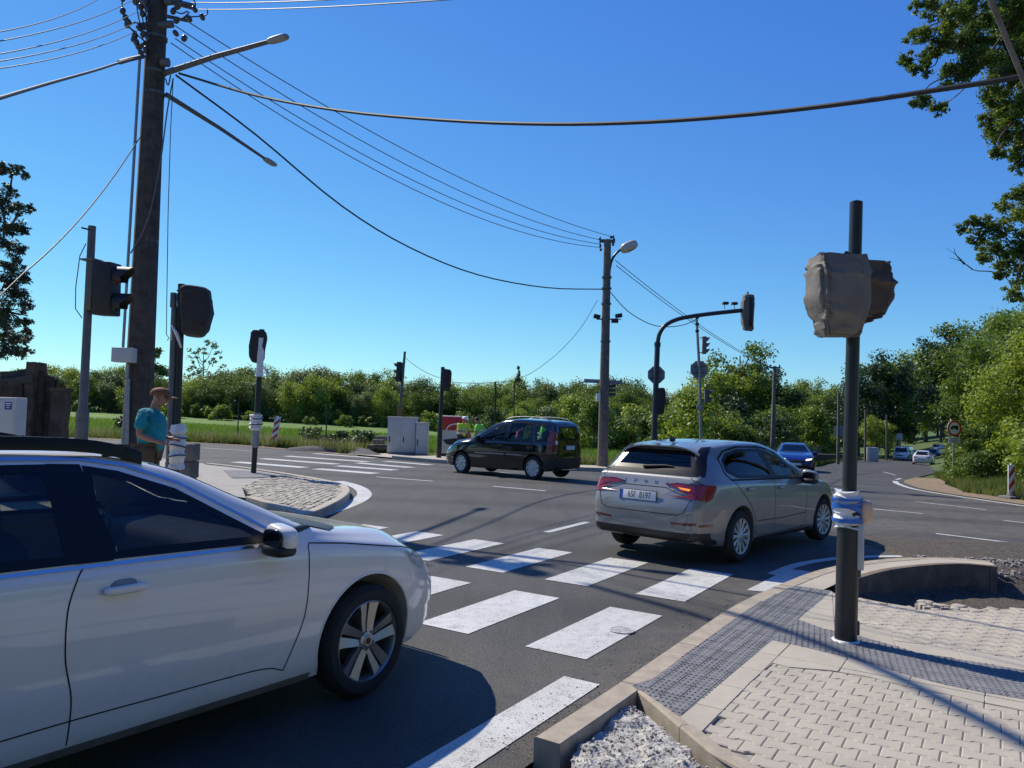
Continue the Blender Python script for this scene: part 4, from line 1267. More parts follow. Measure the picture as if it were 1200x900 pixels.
b.tube([q - Vector((.15, 0, 0)), q + Vector((-.15, 0, .22))], .012, 6); b.tube([q + Vector((.2, 0, -.02)), q + Vector((.2, 0, .22))], .012, 6); b.bbox(tuple(q + Vector((-.12, 0, .2))), (.2, .2, .09), .02); b.bbox(tuple(q + Vector((.2, 0, .2))), (.2, .2, .09), .02); obj('detector', b, M['black_pl'], t, smooth=30)
def octagon(root, q, r, yoff=.0):
    b = MB(); b.prism([(r * math.cos(R(22.5 + 45 * k)), r * math.sin(R(22.5 + 45 * k))) for k in range(8)], T4(q) @ Rx(PI / 2), .012)
    o = obj('octagonal_sign_back', b, M['signback'], root, smooth=False)
    b = MB(); 
    for dz_ in (-.12, .12): b.box((q[0], q[1] - .03, q[2] + dz_), (r * 1.3, .03, .035))
    obj('mounting_rail', b, M['steel2'], o, smooth=False)
octagon(t, tuple(L3(770, 439, 27) + Vector((0, .14, 0))), .33)
cover(t, tuple(L3(772, 470, 27) + Vector((.05, .02, 0))), (.17, .15, .47), 0, 13, M['cloth_d'])
# ---- second slim post with old lantern and octagon back
Y2 = 29.0; p2 = Vector((W(822, 555, Y2).x, Y2, tz(7.2, Y2)))
t = thing('signal_pole', 'thin pale post with two weathered lanterns and an octagonal plate, right of the mast', 'signal pole', tuple(p2))
def L4(px, py): return W(px, py, Y2) - p2
b = MB(); b.tube([(0, 0, 0), L4(820, 440), L4(816, 368)], [.06, .055, .05], 12); obj('pole', b, M['steel'], t, smooth=40)
b = MB()
for y0 in (372, 380, 388): b.bbox(tuple(L4(817, y0)), (.13, .12, .10), .02)
obj('cable_clamp', b, M['black_pl'], t, smooth=30)
sh = signal_head(t, 0, 0, 3, .75, mt=mat('sun_bleached_housing', (.16, .14, .12), .7)); sh.location = L4(820, 404.5); sh.rotation_euler = (0, 0, R(-95))
octagon(t, tuple(L4(820, 433) + Vector((0, .10, 0))), .36)
sh = signal_head(t, 0, 0, 2, .85, mt=mat('grey_housing', (.09, .09, .085), .7)); sh.location = L4(823, 464); sh.rotation_euler = (0, 0, R(-95))
b = MB(); b.lathe([(.0, -.02), (.13, -.02), (.13, .02), (0, .02)], 16, T4(L4(820, 477)) @ Rx(PI / 2)); obj('small_round_plate', b, M['steel'], t, smooth=30)

# ---- utility poles
def lampglass(): return M['lampclear']
# P1: heavy pole, left
P1 = Vector((W(160, 520, 16).x, 16, .12))
t = thing('utility_pole', 'thick dark utility pole crowded with insulators and two lamp arms, behind the man', 'utility pole', tuple(P1))
def L1(px, py, Y=16): return W(px, py, Y) - P1
topv = L1(187, -40)
b = MB(); 
vs = [];
pts = [Vector((0, 0, 0)), topv]
b.tube([topv * (i / 12) for i in range(13)], [.30 - .115 * i / 12 for i in range(13)], 10)
obj('pole', b, M['woodpole'], t, smooth=25)
b = MB()
for yy in (45, 85, 110, 283, 430): b.tube([L1(184 - (yy - 45) * .05, yy) - Vector((0, 0, .03)), L1(184 - (yy - 45) * .05, yy) + Vector((0, 0, .03))], .235 if yy > 200 else .215, 14)
obj('band', b, M['steel2'], t, smooth=40)
def arm(a, e, r0, r1, lamp=True):
    a, e = Vector(a), Vector(e)
    b = MB(); b.tube([a, a.lerp(e, .5) + Vector((0, 0, .03)), e], [r0, (r0 + r1) / 2, r1], 10); ao = obj('lamp_arm', b, M['steel2'], t, smooth=40)
    d = (e - a).normalized()
    if lamp:
        b = MB(); MM = T4(e + d * .16) @ d.to_track_quat('X', 'Z').to_matrix().to_4x4()
        b.sell(e + d * .16, (.26, .09, .05), .6, n=16, m=8, M=MM); obj('lamp_head', b, M['steel'], ao, smooth=50)
        b = MB(); b.sell(tuple(MM.to_3x3() @ Vector((.04, 0, -.035))), (.15, .07, .025), .7, n=14, m=6, M=MM)
        b2 = MB(); b2.v = [tuple(Vector(q) + (e + d * .16) * 0) for q in b.v]
    return ao
arm(L1(192, 86), L1(318, 48, 14.9), .065, .045)
arm(L1(195, 111), L1(312, 187, 19.4), .055, .035)
# junction box and conduit
b = MB(); b.bbox(tuple(L1(157, 418) + Vector((0, -.40, 0))), (.42, .25, .30), .02); obj('junction_box', b, M['cabinet'], t, smooth=30)
b = MB(); b.tube([L1(158, 428) + Vector((.02, -.33, 0)), L1(154, 520) + Vector((0, -.33, 0))], .035, 10); b.tube([L1(171, 70) + Vector((-.03, -.2, 0)), L1(152, 420) + Vector((0, -.3, 0))], .03, 8); b.tube([L1(160, 445) + Vector((.0, -.36, 0)), L1(157, 520) + Vector((.03, -.36, 0))], .045, 10)
obj('conduit', b, M['steel'], t, smooth=40)
# insulators, brackets and loops at the top
b = MB(); rnd = random.Random(21)
for (x0, y0, x1, y1, r_) in ((166, 34, 205, 31, .08), (160, 4, 178, 6, .09), (196, 5, 214, 1, .09), (198, 22, 222, 27, .04), (205, 5, 229, 11, .07), (163, 60, 180, 50, .05), (192, 75, 200, 76, .1)):
    b.tube([L1(x0, y0) + Vector((0, -.1, 0)), L1(x1, y1) + Vector((0, -.1, 0))], r_, 8)
obj('crossarm', b, M['steel2'], t, smooth=40)
b = MB()
spots = [(143, -2), (144, 13), (147, 21), (149, 29), (151, 26), (158, 42), (157, 46), (160, 50), (167, 16), (172, 10), (163, 33), (165, 62), (171, 58), (206, 39), (216, 45), (222, 22), (237, 20), (228, 11), (208, 8), (203, 13), (207, 24), (165, 8), (170, 2), (212, 4), (201, 2), (173, 44), (168, 40)]
for i, (x, y) in enumerate(spots): b.sell(tuple(L1(x, y, 15.7)), (.055, .055, .075), .8, n=10, m=8, M=Ry(rnd.uniform(-.8, .8)))
obj('insulator', b, mat('brown_porcelain', (.045, .028, .022), .3, coat=.6), t, smooth=50)
b = MB()
def loop(pxs, r_=.014): b.tube(smoothline([L1(x, y, 15.7) for x, y in pxs], 4), r_, 5)
for l in ([(143, -8), (144, 15), (150, 30), (163, 43), (172, 50)], [(160, -5), (161, 12), (165, 30), (170, 34)], [(165, 5), (167, 20), (169, 33)], [(172, 5), (171, 22), (174, 33)], [(176, 8), (172, 25), (178, 34)],
          [(158, 42), (160, 50), (166, 62)], [(172, 50), (178, 46), (176, 58), (168, 62)], [(165, 40), (172, 55), (178, 60)], [(198, 18), (208, 22), (216, 20), (222, 14)], [(206, 22), (222, 20), (237, 19)], [(237, 20), (243, 16), (243, 10)],
          [(147, 20), (152, 32), (160, 38)], [(228, 10), (229, 3), (224, -3)], [(203, 12), (212, 16), (220, 13)], [(194, 92), (197, 100), (200, 88)], [(177, 60), (175, 66), (178, 70)], [(150, 30), (158, 26), (168, 33)]): loop(l)
obj('jumper_wire', b, M['cable'], t, smooth=40)

# P2: centre pole with cobra lamp, floodlights and direction signs
Y = 29.5; P2 = Vector((W(706, 545, Y).x, Y, tz(3.6, Y) + .12))
t = thing('utility_pole', 'tall concrete utility pole in the centre with a curved street lamp and floodlights', 'utility pole', tuple(P2))
def L2(px, py, Yy=Y): return W(px, py, Yy) - P2
v = L2(712, 281)
b = MB(); b.tube([v * (i / 8) for i in range(9)], [.21 - .07 * i / 8 for i in range(9)], 12); obj('pole', b, M['pole2'], t, smooth=25)
b = MB()
for yy in (325, 338, 356, 400, 478, 492): b.tube([L2(711 - (yy - 325) * .02, yy) - Vector((0, 0, .03)), L2(711 - (yy - 325) * .02, yy) + Vector((0, 0, .03))], .20, 12)
obj('band', b, M['steel2'], t, smooth=40)
b = MB(); b.bbox(tuple(L2(711.5, 282.5)), (.62, .12, .12), .01); b.tube([L2(703, 280), L2(703.5, 292)], .025, 6); b.tube([L2(719, 278), L2(719, 287)], .025, 6); obj('crossarm', b, M['steel2'], t, smooth=30)
b = MB()
for x, y in ((703, 279.5), (703.5, 288), (704, 292.5), (718.5, 277.5), (719.5, 281), (718.5, 286.5), (716, 278)): b.sell(tuple(L2(x, y)), (.05, .05, .065), .8, n=10, m=6)
obj('insulator', b, mat('dark_porcelain', (.05, .04, .04), .3, coat=.5), t, smooth=50)
b = MB(); b.tube(smoothline([L2(713, 338), L2(714, 320), L2(717, 305), L2(723, 296), L2(731, 290)], 5), [.05] * 21, 10); ao = obj('lamp_arm', b, M['black'], t, smooth=40)
b = MB(); MM = T4(L2(736, 289)) @ Ry(R(-25)); b.sell((0, 0, 0), (.36, .26, .20), .75, n=18, m=10, M=Ry(R(-25))); 
hd = MB(); hd.v = [tuple(Vector(q) + L2(737, 289)) for q in b.v]; hd.f = b.f; hd.m = b.m
lh = obj('lamp_head', hd, mat('lamp_shell', (.50, .47, .40), .4), ao, smooth=50)
b = MB(); b.sell(tuple(L2(738, 292)), (.27, .20, .10), .8, n=16, m=8, M=Ry(R(-25))); obj('lamp_lens', b, mat('amber_glass', (.12, .10, .07), .15, coat=1), lh, smooth=50)
b = MB(); b.tube([L2(699, 374), L2(724, 374)], .03, 6); b.tube([L2(715, 374), L2(728, 374)], .02, 6); br = obj('floodlight_bar', b, M['steel2'], t, smooth=40)
for x, y, rr_ in ((699.5, 371, .2), (725, 370, -.2), (720.5, 376, 0)):
    b = MB(); b.bbox(tuple(L2(x, y)), (.26, .22, .15), .015, ry=rr_); obj('floodlight', b, M['black_pl'], br, smooth=30)
b = MB(); b.bbox(tuple(L2(700.5, 465.5) + Vector((0, -.15, 0))), (.16, .16, .30), .015); obj('small_white_box', b, M['white'], t, smooth=30)
b = MB(); b.bbox(tuple(L2(707.5, 447) + Vector((0, .16, 0))), (1.5, .04, .15), .005, ry=R(1.2)); obj('direction_sign', b, M['signback'], t, smooth=30)
b = MB()
for k, yy in enumerate((452, 457, 462)): b.bbox(tuple(L2(714, yy) + Vector((0, .18, 0))), (.55, .04, .12), .005)
obj('direction_sign', b, mat('dark_sign_back', (.05, .055, .07), .5), t, smooth=30)

def simple_pole(label, px, yb, yt, Y, r0, r1, mt, cross=False, lean=0, group=None, name='utility_pole', cat='utility pole', lamp=False):
    p = W(px, yb, Y); z = min(p.z, gz(p.x, p.y) + .1)
    t = thing(name, label, cat, (p.x, p.y, gz(p.x, p.y)), 0, group)
    base = Vector((p.x, p.y, gz(p.x, p.y))); top = W(px + lean, yt, Y) - base
    b = MB(); b.tube([(0, 0, 0), top], [r0, r1], 10); obj('pole', b, mt, t, smooth=40)
    if cross:
        b = MB(); b.bbox(tuple(top - Vector((0, 0, .1))), (.7, .1, .1), .01); obj('crossarm', b, M['steel2'], t, smooth=30)
        b = MB()
        for dx in (-.3, .3): b.sell(tuple(top + Vector((dx, 0, .02))), (.05, .05, .09), .8, n=8, m=6)
        obj('insulator', b, M['black_pl'], t, smooth=50)
    if lamp:
        b = MB(); b.tube([top, top + Vector((1.6, 0, .1))], .04, 6); a_ = obj('lamp_arm', b, M['steel2'], t, smooth=30)
        b = MB(); b.sell(tuple(top + Vector((1.8, 0, .1))), (.3, .12, .07), .7, n=10, m=6); obj('lamp_head', b, M['steel2'], a_, smooth=40)
    return t
simple_pole('pale utility pole with a small crossarm behind the grey hatchback', 905, 530, 429, 49, .16, .11, M['pole2'], True, 3)
simple_pole('bare pale pole just left of the thick black signal pole', 982, 538, 460, 62, .13, .10, M['pole2'], False, 1)
simple_pole('bare pole behind the grey roadside box', 1014, 532, 480, 84, .13, .10, M['pole2'], False, 0)
simple_pole('slender bare pole beside the dark tree down the road', 1039, 528, 486, 100, .12, .10, M['pole2'])
simple_pole('distant street lamp above the white van', 1055, 522, 490, 118, .12, .09, M['steel'], False, 0, name='street_lamp', cat='street lamp', lamp=True)
for px, yb, yt, Y in ((278.5, 523, 470, 41), (382, 526, 472, 38), (580, 512, 447, 52), (602, 512, 449, 56)):
    p = W(px, yb, Y)
simple_pole('thin dark fence post left of the leaning hazard board', 278, 523, 470, 41, .035, .03, M['black'], name='fence_post', cat='fence post', group='thin dark posts in the field edge', lean=2)
simple_pole('thin dark fence post right of the leaning hazard board', 381.5, 526, 472, 38.5, .035, .03, M['black'], name='fence_post', cat='fence post', group='thin dark posts in the field edge', lean=2)
simple_pole('taller thin green post behind the hi-vis workers, the left of two', 580, 512, 447, 50, .06, .05, M['black'], name='fence_post', cat='fence post', group='thin dark posts in the field edge', lean=1)
simple_pole('taller thin green post behind the black car, the right of two', 602, 512, 449, 54, .05, .04, M['black'], name='fence_post', cat='fence post', group='thin dark posts in the field edge', lean=1)
# tripod stake in the grass right of the centre pole
p = G(737, 538); p = Vector((W(737, 530, 33).x, 33, gz(5, 33)))
t = thing('metal_tripod', 'thin metal tripod standing in the grass right of the central pole', 'tripod', tuple(p))
b = MB(); h = W(738, 503, 33).z - p.z
b.tube([(0, 0, 0), (0, 0, h)], .022, 6)
for a in (0, 2.1, 4.2): b.tube([(0, 0, h * .62), (.38 * math.cos(a), .38 * math.sin(a), 0)], .018, 6)
obj('frame', b, M['black'], t, smooth=40)
# green wire fence along the far verge
fp = [G(690, 543), None]
FL = [Vector((5.6, 33.2)), Vector((9.5, 36.3)), Vector((12.6, 40.5)), Vector((15.6, 45.5)), Vector((19.2, 51.5)), Vector((24, 61)), Vector((29, 71))]
t = thing('wire_fence', 'thin green wire mesh fence along the verge behind the grey hatchback', 'fence', (FL[0].x, FL[0].y, gz(*FL[0])))
o0 = Vector((FL[0].x, FL[0].y, gz(*FL[0])))
pd = dens(FL, 2.4, closed=False)
for q in pd:
    b = MB(); b.tube([Vector((q.x, q.y, gz(q.x, q.y))) - o0, Vector((q.x, q.y, gz(q.x, q.y) + 1.5)) - o0], .03, 6); obj('post', b, mat('fence_green', (.05, .10, .07), .5) if 'fg' not in M else M['fg'], t, smooth=40)
M['fg'] = mat('fence_green_wire', (.06, .11, .08), .5)
b = MB()
for i in range(len(pd) - 1):
    a, c = pd[i], pd[i + 1]
    A_ = Vector((a.x, a.y, gz(a.x, a.y))) - o0; C_ = Vector((c.x, c.y, gz(c.x, c.y))) - o0
    for k in range(8): b.tube([A_ + Vector((0, 0, .1 + .19 * k)), C_ + Vector((0, 0, .1 + .19 * k))], .005, 3, cap=False)
    for k in range(12): q = A_.lerp(C_, k / 12); b.tube([q + Vector((0, 0, .05)), q + Vector((0, 0, 1.45))], .005, 3, cap=False)
obj('wire_mesh', b, M['fg'], t, smooth=False, fixn=False)
# low dark retaining wall along the left side of the far road
WL = [Vector((20.3, 52.3)), Vector((25, 61.2)), Vector((31.4, 74)), Vector((38, 86)), Vector((45, 99))]
b = MB(); pdw = dens(WL, 2, closed=False); vs = []
for i, q in enumerate(pdw):
    tt = (pdw[min(i + 1, len(pdw) - 1)] - pdw[max(i - 1, 0)]).normalized(); n_ = Vector((-tt.y, tt.x))
    z = gz(q.x, q.y)
    hh = .85 - .3 * i / len(pdw)
    vs += [(q.x, q.y, z - .2), (q.x, q.y, z + hh), (q.x + n_.x * .35, q.y + n_.y * .35, z + hh + .05), (q.x + n_.x * .35, q.y + n_.y * .35, z - .2)]
n4 = len(pdw)
b.add(vs, [(i * 4 + j, i * 4 + (j + 1) % 4, i * 4 + 4 + (j + 1) % 4, i * 4 + 4 + j) for i in range(n4 - 1) for j in range(4)] + [(0, 3, 2, 1), (n4 * 4 - 4, n4 * 4 - 3, n4 * 4 - 2, n4 * 4 - 1)])
tag(obj('low_wall', b, mat('mossy_wall', (.06, .06, .045), .95, var=.4, vscale=3, bump=1, bscale=6, bdist=.08), smooth=30), 'low dark mossy wall along the left side of the road behind the blue car', 'wall')
# roadside box and sign backs far off
p = W(1022, 533, 84)
b = MB(); b.bbox((0, 0, .8), (1.1, .8, 1.7), .03); o = obj('roadside_box', b, mat('pale_blue_box', (.35, .40, .45), .6), smooth=30); o.location = (p.x, p.y, gz(p.x, p.y)); tag(o, 'pale blue grey roadside box behind the low wall', 'roadside box')
p = W(985, 520, 70); z = gz(p.x, p.y); t = thing('road_sign', 'blue grey back of a large road sign left of the thick black pole', 'road sign', (p.x, p.y, z))
b = MB(); zc = W(985, 505.5, 70).z - z; b.bbox((0, 0, zc), (1.1, .05, 1.0), .02); obj('sign_panel', b, mat('pale_sign', (.20, .24, .28), .5), t, smooth=30)
b = MB(); b.tube([(-.3, .06, 0), (-.3, .06, zc)], .04, 6); b.tube([(.3, .06, 0), (.3, .06, zc)], .04, 6); obj('post', b, M['steel'], t, smooth=40)
p = W(1054, 520, 105); z = gz(p.x, p.y); t = thing('road_sign', 'small distant road sign under the far street lamp', 'road sign', (p.x, p.y, z))
b = MB(); zc = W(1054, 512, 105).z - z; b.bbox((0, 0, zc), (.9, .05, .9), .02); obj('sign_panel', b, mat('pale_sign2', (.35, .38, .42), .5), t, smooth=30)
b = MB(); b.tube([(0, .06, 0), (0, .06, zc)], .05, 6); obj('post', b, M['steel'], t, smooth=40)
# construction vehicle-like striped board behind the workers
p = W(532, 530, 33.5); z = gz(p.x, p.y)
t = thing('site_trailer', 'small white and red site trailer standing behind the two workers', 'trailer', (p.x, p.y, z), R(-8))
zt = W(532, 486, 33.5).z - z
b = MB(); b.bbox((0, 0, zt * .55), (1.15, .5, zt * .85), .06); bd = obj('body', b, mat('trailer_cream', (.62, .58, .50), .5), t, smooth=30)
b = MB(); b.bbox((.0, -.262, zt * .80), (1.05, .02, zt * .30), .008); obj('red_panel', b, M['red'], bd, smooth=30)
b = MB(); arc = [(.10 + .42 * math.cos(a), -.28, zt * .62 + .34 * math.sin(a)) for a in [PI * i / 14 for i in range(15)]]; b.tube(arc, .03, 8); obj('white_arc', b, M['white'], bd, smooth=40)
b = MB(); b.prism([(-.45, .18), (.55, .32), (.55, .10), (.0, -.05), (-.3, .0)], T4((0, -.262, zt * .34)) @ Rx(PI / 2), .02); obj('dark_panel', b, M['black_pl'], bd, smooth=False)
for s in (-.35, .35):
    b = MB(); b.lathe([(0, -.07), (.26, -.07), (.28, 0), (.26, .07), (0, .07)], 18, T4((s, -.1, .28)) @ Rx(PI / 2)); obj('wheel', b, M['rubber'], t, smooth=40)
# ---- crumbling wall and gateposts on the far left
rnd = random.Random(31)
def rough_slab(mbx, c, d, rz=0, tilt=0, seed=0, amp=.04):
    bm = bmesh.new(); bmesh.ops.create_cube(bm, size=1)
    bmesh.ops.subdivide_edges(bm, edges=bm.edges[:], cuts=7, use_grid_fill=True)
    for v_ in bm.verts:
        q = Vector((v_.co.x * d[0], v_.co.y * d[1], v_.co.z * d[2]))
        nz = noise.noise_vector(q * 2.2 + Vector((seed, 0, seed))) * amp + noise.noise_vector(q * 7 + Vector((seed, 3, 0))) * amp * .4
        v_.co = q + nz
    bm.verts.index_update()
    MM = T4(c) @ Rz(rz) @ Ry(tilt)
    mbx.add([MM @ v_.co for v_ in bm.verts], [tuple(v_.index for v_ in f.verts) for f in bm.faces]); bm.free()
M['oldwall'] = mat('crumbling_render', (.060, .044, .030), .95, var=.45, vscale=2.4, bump=1, bscale=9, bdist=.08, c2=(.085, .065, .045))
Yw = 16.5
t = thing('crumbling_wall', 'tall crumbling brown garden wall with broken coping at the left edge', 'wall', tuple(Vector((W(30, 520, Yw).x, Yw, .0))))
b0 = Vector(t.location)
def LW(px, py, Y=Yw): return W(px, py, Y) - b0
b = MB()
cen = LW(-40, 470); rough_slab(b, (LW(-45, 470).x, .1, 1.05), (LW(46, 470).x - LW(-135, 470).x, .35, 2.1), 0, 0, 1, .06)
obj('wall_panel', b, M['oldwall'], t, smooth=30)
b = MB(); rough_slab(b, (LW(0, 440).x, .0, LW(0, 452).z + .0), (LW(44, 470).x - LW(-60, 470).x, .75, .16), 0, R(-9), 2, .05); rough_slab(b, (LW(26, 438).x, .1, LW(26, 440).z), (.7, .5, .22), 0, R(-10), 6, .04); obj('coping', b, mat('coping_grey', (.075, .068, .06), .95, var=.3, vscale=5, bump=1, bscale=20, bdist=.03), t, smooth=30)
b = MB(); rough_slab(b, (LW(43, 470).x, -.12, (LW(43, 426).z) / 2), (.22, .4, LW(43, 426).z), 0, R(2), 3, .04); obj('pillar', b, M['oldwall'], t, smooth=30)
for k, (px, yt, w_) in enumerate(((-14, 452, .22), (-3, 449, .20), (8, 455, .22), (18, 447, .2), (27, 451, .18), (35, 444, .2), (51, 436, .20), (57.5, 440, .17), (62.5, 443, .12))):
    b = MB(); h_ = LW(px, yt).z; rough_slab(b, (LW(px, yt).x, (-.32 if px < 48 else -.15 + .12 * (k - 6)), h_ / 2), (w_, .10, h_), R(3 * k - 8), R((k * 37) % 5 - 2), 11 + k, .035); obj('rotten_board', b, mat('rotten_board_wood', (.062, .045, .032), .95, var=.4, vscale=7), t, smooth=30)
t2 = thing('gate_pillar', 'square dark stone gate pillar ending the crumbling wall', 'pillar', (W(70, 500, 16.2).x, 16.2, 0))
h_ = W(70, 457, 16.2).z
b = MB(); rough_slab(b, (0, 0, h_ / 2), (.26, .3, h_), 0, R(-1), 8, .03); obj('shaft', b, M['oldwall'], t2, smooth=30)
b = MB(); rough_slab(b, (0, 0, h_), (.33, .36, .07), 0, 0, 9, .02); obj('cap', b, M['oldwall'], t2, smooth=30)
# ================================================================== VEHICLES
def pch(tab):
    """monotone cubic interpolation through (x, y) control points"""
    xs = np.array([p[0] for p in tab], float); ys = np.array([p[1] for p in tab], float)
    h = np.diff(xs); d = np.diff(ys) / h
    m = np.zeros_like(ys); m[0] = d[0]; m[-1] = d[-1]
    for i in range(1, len(xs) - 1):
        m[i] = 0 if d[i - 1] * d[i] <= 0 else 3 * (h[i - 1] + h[i]) / ((2 * h[i] + h[i - 1]) / d[i - 1] + (h[i] + 2 * h[i - 1]) / d[i])
    def f(x):
        x = min(max(x, xs[0]), xs[-1])
        i = int(min(max(np.searchsorted(xs, x) - 1, 0), len(h) - 1))
        t = (x - xs[i]) / h[i]
        return float((1 + 2 * t) * (1 - t) ** 2 * ys[i] + t * (1 - t) ** 2 * h[i] * m[i] + t * t * (3 - 2 * t) * ys[i + 1] + t * t * (t - 1) * h[i] * m[i + 1])
    return f

def ring_pts(S, x):
    Wd, zb, zt, z0, Rw = S['W'](x), S['zb'](x), S['zt'](x), S['z0'](x), S['R'](x)
    dh = zt - zb
    zm = z0 + (zb - z0) * .62
    cab = min(1, max(0, (dh - .12) / .25))
    yb_ = Wd - .035
    k8 = .74 + .115 * cab; k9 = .90 + .05 * cab
    P = [(0, z0), (Wd - .16, z0), (Wd - .045, z0 + .035), (Wd - .022, z0 + .17), (Wd - .006, zm - .10), (Wd, zm + .04), (Wd - .012, zb - .06), (yb_, zb),
         (yb_ + (Rw - yb_) * .5 + .018 * cab, zb + dh * (.42 + .02 * cab)), (Rw + .0, zb + dh * k8), (Rw - .085 - .0 * cab, zb + dh * k9), (Rw * .52, zb + dh * .985), (0, zt)]
    segs = [2, 3, 3, 4, 4, 4, 3, 5, 6, 5, 5, 6]
    Q = [(-P[1][0], P[1][1])] + P + [(-P[-2][0], P[-2][1])]
    half = []
    for i in range(1, len(Q) - 2):
        n = segs[i - 1]
        for j in range(n):
            t = j / n
            a, b, c, d = (np.array(Q[i - 1]), np.array(Q[i]), np.array(Q[i + 1]), np.array(Q[i + 2]))
            half.append(.5 * ((2 * b) + (c - a) * t + (2 * a - 5 * b + 4 * c - d) * t * t + (3 * b - a - 3 * c + d) * t ** 3))
    half.append(np.array(P[-1]))
    half[0][0] = 0; half[-1][0] = 0
    full = [(p[0], p[1]) for p in half] + [(-p[0], p[1]) for p in half[-2:0:-1]]
    return full

def loft_mesh(S, nst=110):
    xr, xf = S['xr'], S['xf']
    us = [0.5 - .5 * math.cos(PI * i / nst) for i in range(nst + 1)]
    us = [.55 * u + .45 * i / nst for i, u in enumerate(us)]
    xs = [xr + (xf - xr) * u for u in us]
    rings = []
    capn = [(0.02, .045), (.30, .042), (.62, .034), (.86, .020), (.955, .010), (.985, .004)]
    def scaled(x, s, dx):
        r = ring_pts(S, x); zc = (S['z0'](x) + S['zt'](x)) * .5
        return [(x + dx, p[0] * s, zc + (p[1] - zc) * s) for p in r]
    for s, d in capn: rings.append(scaled(xr, s, -d))
    for x in xs: rings.append([(x, p[0], p[1]) for p in ring_pts(S, x)])
    for s, d in capn[::-1]: rings.append(scaled(xf, s, d))
    n = len(rings[0])
    shear = S.get('shear')
    v = []
    for r in rings:
        for p in r:
            v.append(shear(*p) if shear else p)
    f = [(i * n + k, i * n + (k + 1) % n, (i + 1) * n + (k + 1) % n, (i + 1) * n + k) for i in range(len(rings) - 1) for k in range(n)]
    f.append(tuple(range(n))); f.append(tuple((len(rings) - 1) * n + k for k in range(n - 1, -1, -1)))
    return v, f

VIEWS = {'+y': (lambda a, b: (Vector((a, 3, b)), Vector((0, -1, 0)))), '-y': (lambda a, b: (Vector((a, -3, b)), Vector((0, 1, 0)))),
         '+x': (lambda a, b: (Vector((8, a, b)), Vector((-1, 0, 0)))), '-x': (lambda a, b: (Vector((-6, a, b)), Vector((1, 0, 0)))),
         '+z': (lambda a, b: (Vector((a, b, 4)), Vector((0, 0, -1))))}

